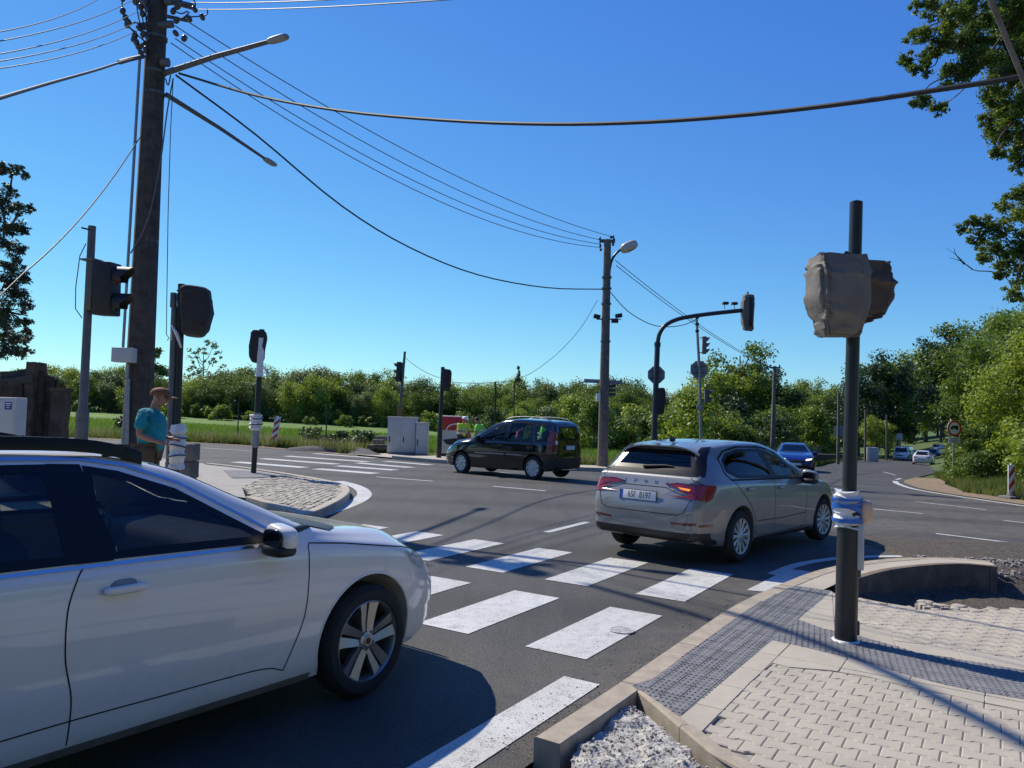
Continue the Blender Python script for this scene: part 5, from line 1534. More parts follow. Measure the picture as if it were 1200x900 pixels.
class Car:
    def __init__(s, root, S, pm, nst=110, arch_r=.36, archd=.42, inner=True):
        s.root, s.S = root, S
        v, f = loft_mesh(S, nst)
        me = bpy.data.meshes.new('tmpbody'); me.from_pydata(v, [], f)
        bm = bmesh.new(); bm.from_mesh(me); bmesh.ops.recalc_face_normals(bm, faces=bm.faces[:])
        s.bvh = BVHTree.FromBMesh(bm)
        bm.to_mesh(me); bm.free(); me.update()
        tmp = bpy.data.objects.new('tmpbody', me); col.objects.link(tmp)
        cut = []
        for ax in S['axles']:
            for sd in (-1, 1):
                c = MB(); c.lathe([(arch_r, 0), (arch_r, archd + .3)], 40, T4((ax, sd * (S['halfw'] - archd), S['wr'] + .015)) @ Rx(-sd * PI / 2), close=True)
                cm = make_mesh('cut', c.v, c.f); 
                b2 = bmesh.new(); b2.from_mesh(cm); bmesh.ops.recalc_face_normals(b2, faces=b2.faces[:]); b2.to_mesh(cm); b2.free()
                co = bpy.data.objects.new('cut', cm); col.objects.link(co); cut.append(co)
                md = tmp.modifiers.new('b', 'BOOLEAN'); md.operation = 'DIFFERENCE'; md.object = co; md.solver = 'EXACT'
        dg = bpy.context.evaluated_depsgraph_get(); dg.update()
        me2 = bpy.data.meshes.new_from_object(tmp.evaluated_get(dg))
        for o in cut + [tmp]: bpy.data.objects.remove(o)
        bm = bmesh.new(); bm.from_mesh(me2)
        for fc in bm.faces:
            c = fc.calc_center_median()
            mi = 0
            for ax in S['axles']:
                d = math.hypot(c.x - ax, c.z - (S['wr'] + .015))
                if d < arch_r - .003 and abs(c.y) < S['halfw'] - .012 and c.z < S['wr'] + arch_r + .02:
                    mi = 1
                elif abs(d - arch_r) < .012 and abs(fc.normal.y) < .3 and abs(c.y) < S['halfw'] - .03: mi = 1
            if fc.normal.z < -.6 and c.z < S['z0'](0) + .12: mi = 1
            fc.material_index = mi
        s.bm = bm; s.pm = pm
    def hit(s, view, a, b, off=0.0):
        o, d = VIEWS[view](a, b)
        h = s.bvh.ray_cast(o, d)
        if h[0] is None:
            p, n, _, _ = s.bvh.find_nearest(o + d * (o.length * .7))
            return p + n * off
        n = h[1]
        if n.dot(d) > 0: n = -n
        return h[0] + n * off
    def patch(s, name, poly, view, mt, off=.004, step=.05, skirt=.02, parent=None, smooth=45):
        v, f = cdt(poly, step)
        B = dens(poly, step); nb = len(B)
        mb = MB()
        P = [s.hit(view, p[0], p[1], off) for p in v]
        mb.add(P, [tuple(t) for t in f])
        if skirt:
            o, d = VIEWS[view](0, 0)
            top = [s.hit(view, p[0], p[1], off) for p in B]
            lowr = [p + d * skirt for p in top]
            mb.add(top + lowr, [(i, (i + 1) % nb, nb + (i + 1) % nb, nb + i) for i in range(nb)])
        return obj(name, mb, mt, parent or s.root, smooth=smooth)
    def ribbon(s, name, line, w, view, mt, off=.003, step=.04, closed=False, parent=None, inward=None, thick=.0):
        if name == 'door_gap' and len(line) > 3 and not closed: line = [tuple(q) for q in smoothline([Vector(q) for q in line], 5)]
        P = dens(line, step, closed=closed)
        n = len(P); mb = MB(); vs = []
        for i, p in enumerate(P):
            a = P[(i - 1) % n] if closed else P[max(i - 1, 0)]; c = P[(i + 1) % n] if closed else P[min(i + 1, n - 1)]
            t = (c - a); t = t.normalized() if t.length > 1e-9 else Vector((1, 0)); nn = Vector((-t.y, t.x))
            if inward is None: q = (p + nn * w / 2, p - nn * w / 2)
            else: q = (p, p + nn * w * inward)
            vs += [s.hit(view, q[0].x, q[0].y, off), s.hit(view, q[1].x, q[1].y, off)]
        m = n if closed else n - 1
        mb.add(vs, [(2 * i, 2 * ((i + 1) % n), 2 * ((i + 1) % n) + 1, 2 * i + 1) for i in range(m)])
        return obj(name, mb, mt, parent or s.root, smooth=40)
    def window(s, poly, view, mt, name='window', border=.035, frame=None):
        area = sum(poly[i][0] * poly[(i + 1) % len(poly)][1] - poly[(i + 1) % len(poly)][0] * poly[i][1] for i in range(len(poly)))
        inw = 1 if area > 0 else -1
        P = dens(poly, .03)
        o, d = VIEWS[view](0, 0)
        dele = []
        for fc in s.bm.faces:
            if fc.normal.dot(d) > -.12: continue
            ok = True
            for vv in fc.verts:
                a, b = (vv.co.x, vv.co.z) if view in ('+y', '-y') else (vv.co.y, vv.co.z)
                if not inpoly(a, b, poly) : ok = False; break
            if not ok: continue
            c = fc.calc_center_median(); a, b = (c.x, c.z) if view in ('+y', '-y') else (c.y, c.z)
            if view == '+y' and c.y < 0 or view == '-y' and c.y > 0: continue
            if min((Vector((a, b)) - q).length for q in P) < .012: continue
            dele.append(fc)
        bmesh.ops.delete(s.bm, geom=dele, context='FACES')
        g = s.patch(name, poly, view, mt, off=.003, step=.05, skirt=0)
        s.ribbon('black_border', poly, border, view, M['frit'], off=.0045, closed=True, parent=g, inward=inw)
        if frame: s.ribbon('trim_strip', poly, frame[1], view, frame[0], off=.007, closed=True, parent=g, inward=-inw)
        return g
    def finish(s, name='body', mats=None):
        me = bpy.data.meshes.new(name)
        s.bm.to_mesh(me); s.bm.free()
        me.materials.clear(); me.materials.append(s.pm); me.materials.append(M['arch'])
        me.shade_smooth(); me.set_sharp_from_angle(angle=R(32))
        o = bpy.data.objects.new(name, me); col.objects.link(o); o.parent = s.root
        return o
M['frit'] = mat('black_window_border', (.007, .007, .007), .3, spec=.3)
M['arch'] = mat('arch_liner', (.012, .012, .012), .95)
M['dark'] = mat('dark_trim', (.018, .018, .019), .5, var=.2, vscale=20)
M['plate'] = mat('plate_white', (.72, .73, .72), .4, var=.03)
M['euro'] = mat('plate_blue', (.02, .08, .45), .4)
M['mirror'] = mat('mirror_glass', (.012, .013, .015), .08, var=.02)  # the dark view it would mirror is put into the colour

def wheel(car_root, x, y, r, side, style, w=.205, steer=0.0, rimr=None):
    """side +1: left. wheel axis along y, outer face towards side"""
    rimr = rimr or r * .70
    t = bpy.data.objects.new('wheel', None); t.empty_display_size = .1
    wh = MB()
    MM = T4((x, y, r)) @ Rz(steer) @ Rx(-side * PI / 2)        # local z points outward
    prof = [(rimr * .97, -w / 2 + .01), (rimr * 1.02, -w / 2), (r * .90, -w / 2 + .004), (r * .975, -w / 2 + .03), (r, -w / 2 + .055), (r * 1.002, 0), (r, w / 2 - .055), (r * .975, w / 2 - .03), (r * .90, w / 2 - .004), (rimr * 1.06, w / 2), (rimr * 1.005, w / 2 - .006), (rimr * .985, w / 2 - .014)]
    wh.lathe(prof, 56, MM)
    for k in range(0):
        pass
    ty = obj('wheel', wh, M['rubber'], car_root, smooth=40)
    rb = MB()
    rb.lathe([(rimr * .99, w / 2 - .012), (rimr * .965, w / 2 - .008), (rimr * .93, w / 2 - .022), (rimr * .90, w / 2 - .09), (rimr * .88, -w / 2 + .02)], 48, MM)
    mt = M['alloy'] if style == 'alloy5' else M['cap']
    obj('rim', rb, mt, ty, smooth=40)
    dk = MB(); dk.lathe([(0, w / 2 - .075), (rimr * .55, w / 2 - .08), (rimr * .90, w / 2 - .085)], 32, MM)
    if style != 'alloy5': obj('brake_backing', dk, M['arch'], ty, smooth=40)
    else:
        dk2 = MB(); dk2.lathe([(0, w / 2 - .135), (rimr * .89, w / 2 - .135)], 32, MM); obj('brake_backing', dk2, M['arch'], ty, smooth=40)
        d3 = MB(); d3.lathe([(0, w / 2 - .118), (rimr * .62, w / 2 - .118), (rimr * .62, w / 2 - .13)], 40, MM); obj('brake_disc', d3, M['steel2'], ty, smooth=40)
    sp = MB()
    if style == 'alloy5':
        for k in range(5):
            A = 2 * PI * k / 5 + .3
            # broad spoke, widening to the rim, with a shallow valley
            for sgn in (-1, 1):
                pr = []
                for q, (rr, hw0, hw1, h) in enumerate(((rimr * .17, .004, .036, .0), (rimr * .45, .006, .050, -.002), (rimr * .75, .008, .062, .004), (rimr * .955, .010, .078, .008))):
                    pr.append((rr, sgn * hw0 * 1.0, sgn * hw1, h))
                vs = []
                for rr, a0, a1, h in pr:
                    for aa, dz_ in ((a0, -.014), (a1, 0), (a1, -.035), (a0, -.045)):
                        lx, ly = rr, aa
                        vs.append(MM @ Vector((lx * math.cos(A) - ly * math.sin(A), lx * math.sin(A) + ly * math.cos(A), w / 2 - .020 + h + dz_)))
                fs = [(i * 4 + j, i * 4 + (j + 1) % 4, i * 4 + 4 + (j + 1) % 4, i * 4 + 4 + j) for i in range(3) for j in range(4)] + [(0, 1, 2, 3), (12, 15, 14, 13)]
                sp.add(vs, fs)
        sp.lathe([(0, w / 2 - .012), (rimr * .12, w / 2 - .012), (rimr * .14, w / 2 - .018), (rimr * .22, w / 2 - .024), (rimr * .24, w / 2 - .07)], 24, MM)
        o = obj('spokes', sp, M['alloy'], ty, smooth=28)
        bl = MB()
        for k in range(5):
            A = 2 * PI * (k + .5) / 5 + .3
            bl.lathe([(0, .0), (.010, .0), (.011, -.012)], 8, MM @ T4((rimr * .23 * math.cos(A), rimr * .23 * math.sin(A), w / 2 - .022)))
        bl.lathe([(0, w / 2 - .010), (rimr * .085, w / 2 - .0105)], 20, MM)
        obj('wheel_bolt', bl, M['dark'], ty, smooth=30)
    else:
        n, wfrac, holes = {'cap12': (12, .62, False), 'cap9': (9, .55, True), 'alloy10': (10, .4, False)}[style]
        sp.lathe([(0, w / 2 - .004), (rimr * .16, w / 2 - .006), (rimr * .30, w / 2 - .014), (rimr * .36, w / 2 - .03)], 30, MM)
        for k in range(n):
            A = 2 * PI * k / n
            hw0 = PI * rimr * .30 / n * .95; hw1 = PI * rimr * .93 / n * wfrac
            if holes: hw0 = PI * rimr * .62 / n * 1.15
            vs = []
            for rr, hw, h in ((rimr * .28, hw0 if not holes else PI * rimr * .3 / n * 1.1, -.008), (rimr * .6, (hw0 + hw1) / 2 if not holes else hw0, -.010), (rimr * .95, hw1, -.004)):
                for s_, dz_ in ((-1, -.008), (-.5, 0), (.5, 0), (1, -.008)):
                    lx, ly = rr, hw * s_
                    vs.append(MM @ Vector((lx * math.cos(A) - ly * math.sin(A), lx * math.sin(A) + ly * math.cos(A), w / 2 - .006 + h + dz_)))
            sp.add(vs, [(i * 4 + j, i * 4 + j + 1, i * 4 + 5 + j, i * 4 + 4 + j) for i in range(2) for j in range(3)])
        sp.lathe([(rimr * .90, w / 2 - .016), (rimr * .94, w / 2 - .008), (rimr * .985, w / 2 - .006), (rimr * 1.0, w / 2 - .012)], 48, MM)
        obj('hub_cap', sp, M['cap'], ty, smooth=40)
    return ty

def seat(root, x, y, z=.28, back=.62):
    b = MB()
    b.sell((x, y, z + .14), (.27, .25, .10), .45, n=20, m=10)
    b.sell((x - .30, y, z + .46), (.09, .24, .36), .5, n=20, m=12, M=Ry(R(-18)))
    s_ = obj('seat', b, M['interior'], root, smooth=50)
    b = MB(); b.sell((x - .44, y, z + .90), (.055, .13, .10), .6, n=16, m=10, M=Ry(R(-10)))
    b.tube([(x - .40, y - .05, z + .76), (x - .44, y - .05, z + .9)], .008, 6); b.tube([(x - .40, y + .05, z + .76), (x - .44, y + .05, z + .9)], .008, 6)
    obj('headrest', b, M['interior'], s_, smooth=50)

def interior(root, S, dash=1.9, rows=((1.15, 2), (.30, 3)), steer_y=.36, floor=True):
    hw = S['halfw'] - .13
    for x, n in rows:
        for y in ((-.36, .36) if n == 2 else (-.42, 0, .42)): seat(root, x, y)
    b = MB(); b.sell((dash, 0, .80), (.26, hw, .17), .35, n=24, m=10); d = obj('dashboard', b, M['interior'], root, smooth=50)
    b = MB()
    R_ = .185; MM = T4((dash - .38, steer_y, .86)) @ Ry(R(-65))
    ring_ = [MM @ Vector((R_ * math.cos(a), R_ * math.sin(a), 0)) for a in [2 * PI * i / 24 for i in range(25)]]
    b.tube(ring_, .014, 8); b.tube([MM @ Vector((-R_, 0, 0)), MM @ Vector((R_, 0, 0))], .014, 6); b.tube([MM @ Vector((0, 0, 0)), MM @ Vector((0, 0, -.25))], .025, 8)
    b.sell(tuple(MM @ Vector((0, 0, .0))), (.06, .06, .03), .6, n=12, m=6); obj('steering_wheel', b, M['dark'], root, smooth=50)
    b = MB(); b.bbox(((S['xr'] + dash) / 2 + .1, 0, .30), (dash - S['xr'] - .5, hw * 2 - .1, .05), .01); obj('cabin_floor', b, M['interior'], root, smooth=30)

def text_mesh(root, body, size, MM, mt, name='lettering', ext=.0015, sx=1.0, spacing=1.0):
    cu = bpy.data.curves.new('txt', 'FONT'); cu.body = body; cu.size = size; cu.extrude = ext; cu.align_x = 'CENTER'; cu.align_y = 'CENTER'; cu.space_character = spacing
    o = bpy.data.objects.new('txt', cu); col.objects.link(o)
    dg = bpy.context.evaluated_depsgraph_get(); dg.update()
    me = bpy.data.meshes.new_from_object(o.evaluated_get(dg)); bpy.data.objects.remove(o)
    me.transform(MM @ Matrix.Diagonal((sx, 1, 1, 1))); me.materials.clear(); me.materials.append(mt)
    r = bpy.data.objects.new(name, me); col.objects.link(r); r.parent = root
    return r

def plate(root, c, rot, txt=None, w=.52):
    """licence plate; faces local +z of rot"""
    MM = T4(c) @ rot
    b = MB(); b.add(*boxM(MM, (w + .02, .128, .008), .003)); h = obj('plate_holder', b, M['dark'], root, smooth=30)
    b = MB(); b.add(*boxM(MM @ T4((0, 0, .005)), (w, .112, .005), .0015)); p = obj('licence_plate', b, M['plate'], h, smooth=30)
    b = MB(); b.add(*boxM(MM @ T4((-w / 2 + .022, 0, .0085)), (.04, .108, .001), 0)); obj('plate_band', b, M['euro'], h, smooth=False)
    if txt: text_mesh(h, txt, .108, MM @ T4((.022, -.002, .0085)), M['gap'], 'plate_characters', sx=.78)
    return h

def mirror(root, x, y, z, side, mt, s=1.0):
    b = MB(); b.sell((x, y, z), (.075 * s, .115 * s, .085 * s), .6, .7, n=20, m=12, fn=lambda p: Vector((p.x * (1.15 if p.x > 0 else .75), p.y, p.z * (1 - .25 * (p.y * side) / .115))))
    m_ = obj('door_mirror', b, mt, root, smooth=50)
    b = MB(); b.sell((x - .056 * s, y, z), (.012, .095 * s, .066 * s), .6, n=16, m=8); obj('mirror_glass', b, M['mirror'], m_, smooth=50)
    b = MB(); b.tube([(x, y - side * .08 * s, z - .045), (x + .02, y - side * .19 * s, z - .085)], [.03, .022], 8); b.sell((x - .005, y, z - .062 * s), (.078 * s, .11 * s, .04 * s), .6, n=16, m=8); obj('mirror_foot', b, M['dark'], m_, smooth=50)
    return m_

def handle(C, x, z, side, mt, L=.19):
    view = '+y' if side > 0 else '-y'
    c = C.hit(view, x, z, .018)
    b = MB(); b.sell(c, (L / 2, .016, .017), .55, n=18, m=8); b2 = obj('door_handle', b, mt, C.root, smooth=50)
    C.patch('handle_recess', [(x - L * .42, z - .026), (x + L * .30, z - .026), (x + L * .30, z + .026), (x - L * .42, z + .026)], view, M['gap'] if False else C.pm, off=.0008, step=.03, skirt=0, parent=b2)
    return b2

def mk(xr, xf, W_, zb, zt, z0, Rw, axles, halfw, wr, shear=None):
    return dict(xr=xr, xf=xf, W=pch(W_), zb=pch(zb), zt=pch(zt), z0=pch(z0), R=pch(Rw), axles=axles, halfw=halfw, wr=wr, shear=shear)
def sm(t): t = min(1, max(0, t)); return t * t * (3 - 2 * t)
def shear_std(xr, xf, rear=.10, front=.16):
    def f(x, y, z):
        wf = sm((x - (xf - .75)) / .75); wr_ = sm(((xr + .45) - x) / .45)
        # nose leans back above the bumper and below it; tail leans in above the bumper
        x2 = x - wf * (front * sm((z - .48) / .38) + .05 * sm((.34 - z) / .2))
        x2 += wr_ * (rear * sm((z - .62) / .4) + .05 * sm((.40 - z) / .25))
        return (x2, y, z)
    return f

# ------------------------------------------------------------------ grey hatchback
def grey_hatch():
    t = thing('hatchback_car', 'silver grey five-door hatchback seen from behind, turning past the zebra crossing', 'car')
    S = mk(-.86, 3.50,
           [(-.86, .70), (-.78, .775), (-.60, .835), (-.2, .885), (.4, .897), (2.6, .892), (3.0, .865), (3.3, .78), (3.42, .70), (3.50, .60)],
           [(-.86, .985), (-.4, .99), (0, .985), (1.0, .955), (1.9, .925), (2.6, .87), (3.1, .78), (3.35, .69), (3.5, .60)],
           [(-.86, 1.03), (-.80, 1.07), (-.60, 1.21), (-.42, 1.355), (-.33, 1.395), (0, 1.44), (.7, 1.47), (1.15, 1.455), (1.45, 1.395), (1.85, 1.21), (2.25, 1.015), (2.4, .985), (3.0, .91), (3.3, .81), (3.5, .66)],
           [(-.86, .30), (-.7, .25), (-.3, .21), (0, .20), (2.65, .19), (3.2, .20), (3.5, .26)],
           [(-.86, .70), (-.72, .665), (-.45, .59), (0, .60), (.8, .61), (1.3, .60), (1.6, .64), (2.2, .78), (2.6, .74), (3.2, .62), (3.5, .42)],
           (0, 2.65), .897, .316, shear_std(-.86, 3.50, .11, .17))
    pm = paint('paint_silver_grey', (.27, .268, .258), metal=.35, rough=.38)
    C = Car(t, S, pm, nst=120)
    # side windows
    for v in ('-y', '+y'):
        C.window([(1.02, .985), (1.86, .965), (1.42, 1.275), (1.20, 1.335), (.98, 1.360)], v, M['glass'])
        C.window([(-.02, 1.02), (.94, .99), (.90, 1.363), (.35, 1.365), (-.02, 1.315), (-.20, 1.235), (-.24, 1.10)], v, M['glass_d'])
        C.ribbon('window_surround', [(1.94, .955), (-.20, 1.005), (-.29, 1.09), (-.25, 1.255), (-.04, 1.34), (.35, 1.39), (.98, 1.385), (1.23, 1.358), (1.47, 1.29), (1.94, .955)], .02, v, M['gap'], off=.003)
        C.patch('pillar_trim', [(.93, .99), (1.03, .985), (1.0, 1.365), (.90, 1.37)], v, M['frit'], off=.004, step=.05, skirt=0)
        # panel gaps
        C.ribbon('door_gap', [(.96, .99), (.93, .80), (.95, .45), (.97, .29)], .007, v, M['gap'])
        C.ribbon('door_gap', [(2.02, .94), (1.98, .80), (1.97, .45), (1.93, .30)], .007, v, M['gap'])
        C.ribbon('door_gap', [(.97, .27), (1.93, .28)], .007, v, M['gap'])
        C.ribbon('door_gap', [(-.17, 1.0), (-.05, .90), (.23, .68), (.40, .46), (.44, .30), (.96, .27)], .007, v, M['gap'])
        C.ribbon('crease_line', [(.45, .47), (1.2, .455), (1.95, .47)], .010, v, M['gap'], off=.0015)
        C.patch('sill_trim', [(.38, .215), (2.25, .21), (2.24, .255), (.40, .26)], v, M['dark'], off=.003, skirt=0)
        C.patch('side_reflector', [(-.80, .47), (-.60, .475), (-.60, .505), (-.80, .50)], v, M['lampdark'], off=.003, skirt=.0)
    handle(C, 1.13, .86, -1, pm); handle(C, .22, .88, -1, pm); handle(C, 1.13, .86, 1, pm); handle(C, .22, .88, 1, pm)
    # rear glass, spoiler, black side fillets
    rw = [(-.59, 1.10), (.59, 1.10), (.475, 1.335), (-.475, 1.335)]
    C.window(rw, '-x', M['glass_d'] if False else M['glass_m'], 'rear_window', border=.045)
    C.patch('glass_fillet', [(-.72, 1.045), (-.58, 1.085), (-.49, 1.38), (-.555, 1.39), (-.60, 1.33)], '-x', M['frit'], off=.008, step=.03, skirt=0)
    C.patch('glass_fillet', [(.72, 1.045), (.58, 1.085), (.49, 1.38), (.555, 1.39), (.60, 1.33)], '-x', M['frit'], off=.008, step=.03, skirt=0)
    C.patch('glass_sill', [(-.72, 1.045), (.72, 1.045), (.59, 1.105), (-.59, 1.105)], '-x', M['frit'], off=.0035, step=.05, skirt=0)
    b = MB()
    sp = []
    for i in range(21):
        y = -.56 + 1.12 * i / 20
        k = 1 - (abs(y) / .56) ** 4 * .35
        sp += [(-.27, y, 1.408 - .10 * (y / .56) ** 4 + .004), (-.52 + .05 * abs(y), y, 1.396 - .10 * (y / .56) ** 4), (-.52 + .05 * abs(y), y, 1.378 - .10 * (y / .56) ** 4), (-.34, y, 1.362 - .10 * (y / .56) ** 4)]
    b.add(sp, [(i * 4 + j, i * 4 + (j + 1) % 4, i * 4 + 4 + (j + 1) % 4, i * 4 + 4 + j) for i in range(20) for j in range(4)] + [(0, 3, 2, 1), (80, 81, 82, 83)])
    obj('roof_spoiler', b, pm, t, smooth=40)
    b = MB(); q = C.hit('-x', .12, 1.115, .02); b.tube([tuple(q), tuple(C.hit('-x', -.18, 1.14, .02)), tuple(C.hit('-x', -.30, 1.135, .015))], [.018, .012, .006], 8); obj('rear_wiper', b, M['dark'], t, smooth=50)
    # tail lights: body side and hatch part
    for sy in (-1, 1):
        vw = '-y' if sy < 0 else '+y'
        lamp = C.patch('tail_light', [(sy * a, z) for a, z in ((.30, .935), (.45, .955), (.775, .945), (.772, .78), (.735, .80), (.62, .875), (.44, .905))], '-x', M['lampred'], off=.012, step=.03, skirt=.02)
        C.patch('lamp_side', [(-.86, .955), (-.55, .95), (-.56, .905), (-.63, .80), (-.70, .765), (-.86, .80)], vw, M['lampred'], off=.012, step=.03, skirt=.0, parent=lamp)
        C.ribbon('lamp_outline', [(sy * a, z) for a, z in ((.30, .933), (.45, .957), (.775, .950))], .012, '-x', M['lampdark'], off=.014, parent=lamp)
        C.patch('indicator', [(sy * a, z) for a, z in ((.46, .915), (.63, .90), (.61, .875), (.50, .893))], '-x', M['amber'] if sy < 0 else M['lampdark'], off=.0135, step=.03, skirt=0, parent=lamp)
        C.patch('rear_reflector', [(sy * a, z) for a, z in ((.43, .475), (.72, .490), (.72, .520), (.43, .505))], '-x', M['lampdark'], off=.006, step=.04, skirt=.01)
    C.ribbon('tailgate_gap', [(.60, 1.03), (.74, .96), (.66, .80), (.585, .63), (.50, .595), (-.50, .595), (-.585, .63), (-.66, .80), (-.74, .96), (-.60, 1.03)], .008, '-x', M['gap'])
    C.patch('number_recess', [(-.585, .665), (.585, .665), (.64, .79), (.30, .895), (-.30, .895), (-.64, .79)], '-x', mat('recess_shadow_paint', (.10, .096, .09), .4, metal=.5, coat=1), off=.002, step=.05, skirt=0) if False else None
    C.ribbon('tailgate_crease', [(.63, .80), (.30, .90), (-.30, .90), (-.63, .80)], .008, '-x', M['gap'], off=.0015)
    pc = C.hit('-x', 0.05, .79, .012)
    plate(t, (pc.x - .006, .05, .785), Matrix(((0, 0, -1, 0), (-1, 0, 0, 0), (0, 1, 0, 0), (0, 0, 0, 1))) @ Rx(R(-7)), '6SF  8197')
    for i, ch in enumerate('SKODA'):
        y = .30 - .15 * i
        q = C.hit('-x', y, .955, .004)
        text_mesh(t, ch, .052, T4(q) @ Matrix(((0, 0, -1, 0), (-1, 0, 0, 0), (0, 1, 0, 0), (0, 0, 0, 1))) @ Rx(R(-18)), M['chrome'], 'badge_letter', ext=.002, sx=1.25)
    q = C.hit('-x', .50, .72, .004); text_mesh(t, 'SCALA', .038, T4(q) @ Matrix(((0, 0, -1, 0), (-1, 0, 0, 0), (0, 1, 0, 0), (0, 0, 0, 1))), M['chrome'], 'badge_letter', ext=.002, sx=1.1)
    # lower bumper in dark plastic
    C.patch('lower_bumper', [(-.80, .40), (-.45, .39), (.45, .39), (.80, .40), (.80, .33), (.62, .285), (-.62, .285), (-.80, .33)], '-x', M['dark'], off=.005, step=.04, skirt=.02)
    for v in ('-y', '+y'): C.patch('lower_bumper', [(-.90, .395), (-.52, .31), (-.48, .25), (-.9, .26)], v, M['dark'], off=.004, step=.04, skirt=0)
    for x, y in ((0, -1), (0, 1), (2.65, -1), (2.65, 1)): wheel(t, x, y * .79, .316, y, 'cap12', steer=R(-4) if x > 1 else 0)
    mirror(t, 1.86, -.985, .985, -1, pm); mirror(t, 1.86, .985, .985, 1, pm)
    b = MB(); b.sell((-.18, 0, 1.465), (.07, .016, .035), .8, n=12, m=8, fn=lambda p: Vector((p.x - .5 * max(0, p.z), p.y, p.z))); obj('roof_aerial', b, M['dark'], t, smooth=50)
    C.patch('windscreen', [(-.68, 1.02), (.68, 1.02), (.53, 1.37), (-.53, 1.37)], '+x', M['frit'], off=.003, step=.06, skirt=0) if False else C.window([(-.68, 1.03), (.68, 1.03), (.53, 1.37), (-.53, 1.37)], '+x', M['glass'], 'windscreen', border=.05)
    for sy in (-1, 1):
        C.patch('headlight', [(sy * a, z) for a, z in ((.40, .70), (.74, .74), (.76, .64), (.42, .62))], '+x', M['lampclear'], off=.004, step=.04, skirt=.01)
    interior(t, S, 1.95, ((1.15, 2), (.30, 3)))
    C.finish()
    return t
M['glass_m'] = glassmat('tinted_rear_glass', (.30, .34, .34))
t = grey_hatch(); t.location = (2.22, 9.98, 0); t.rotation_euler = (0, 0, R(47)); grey = t

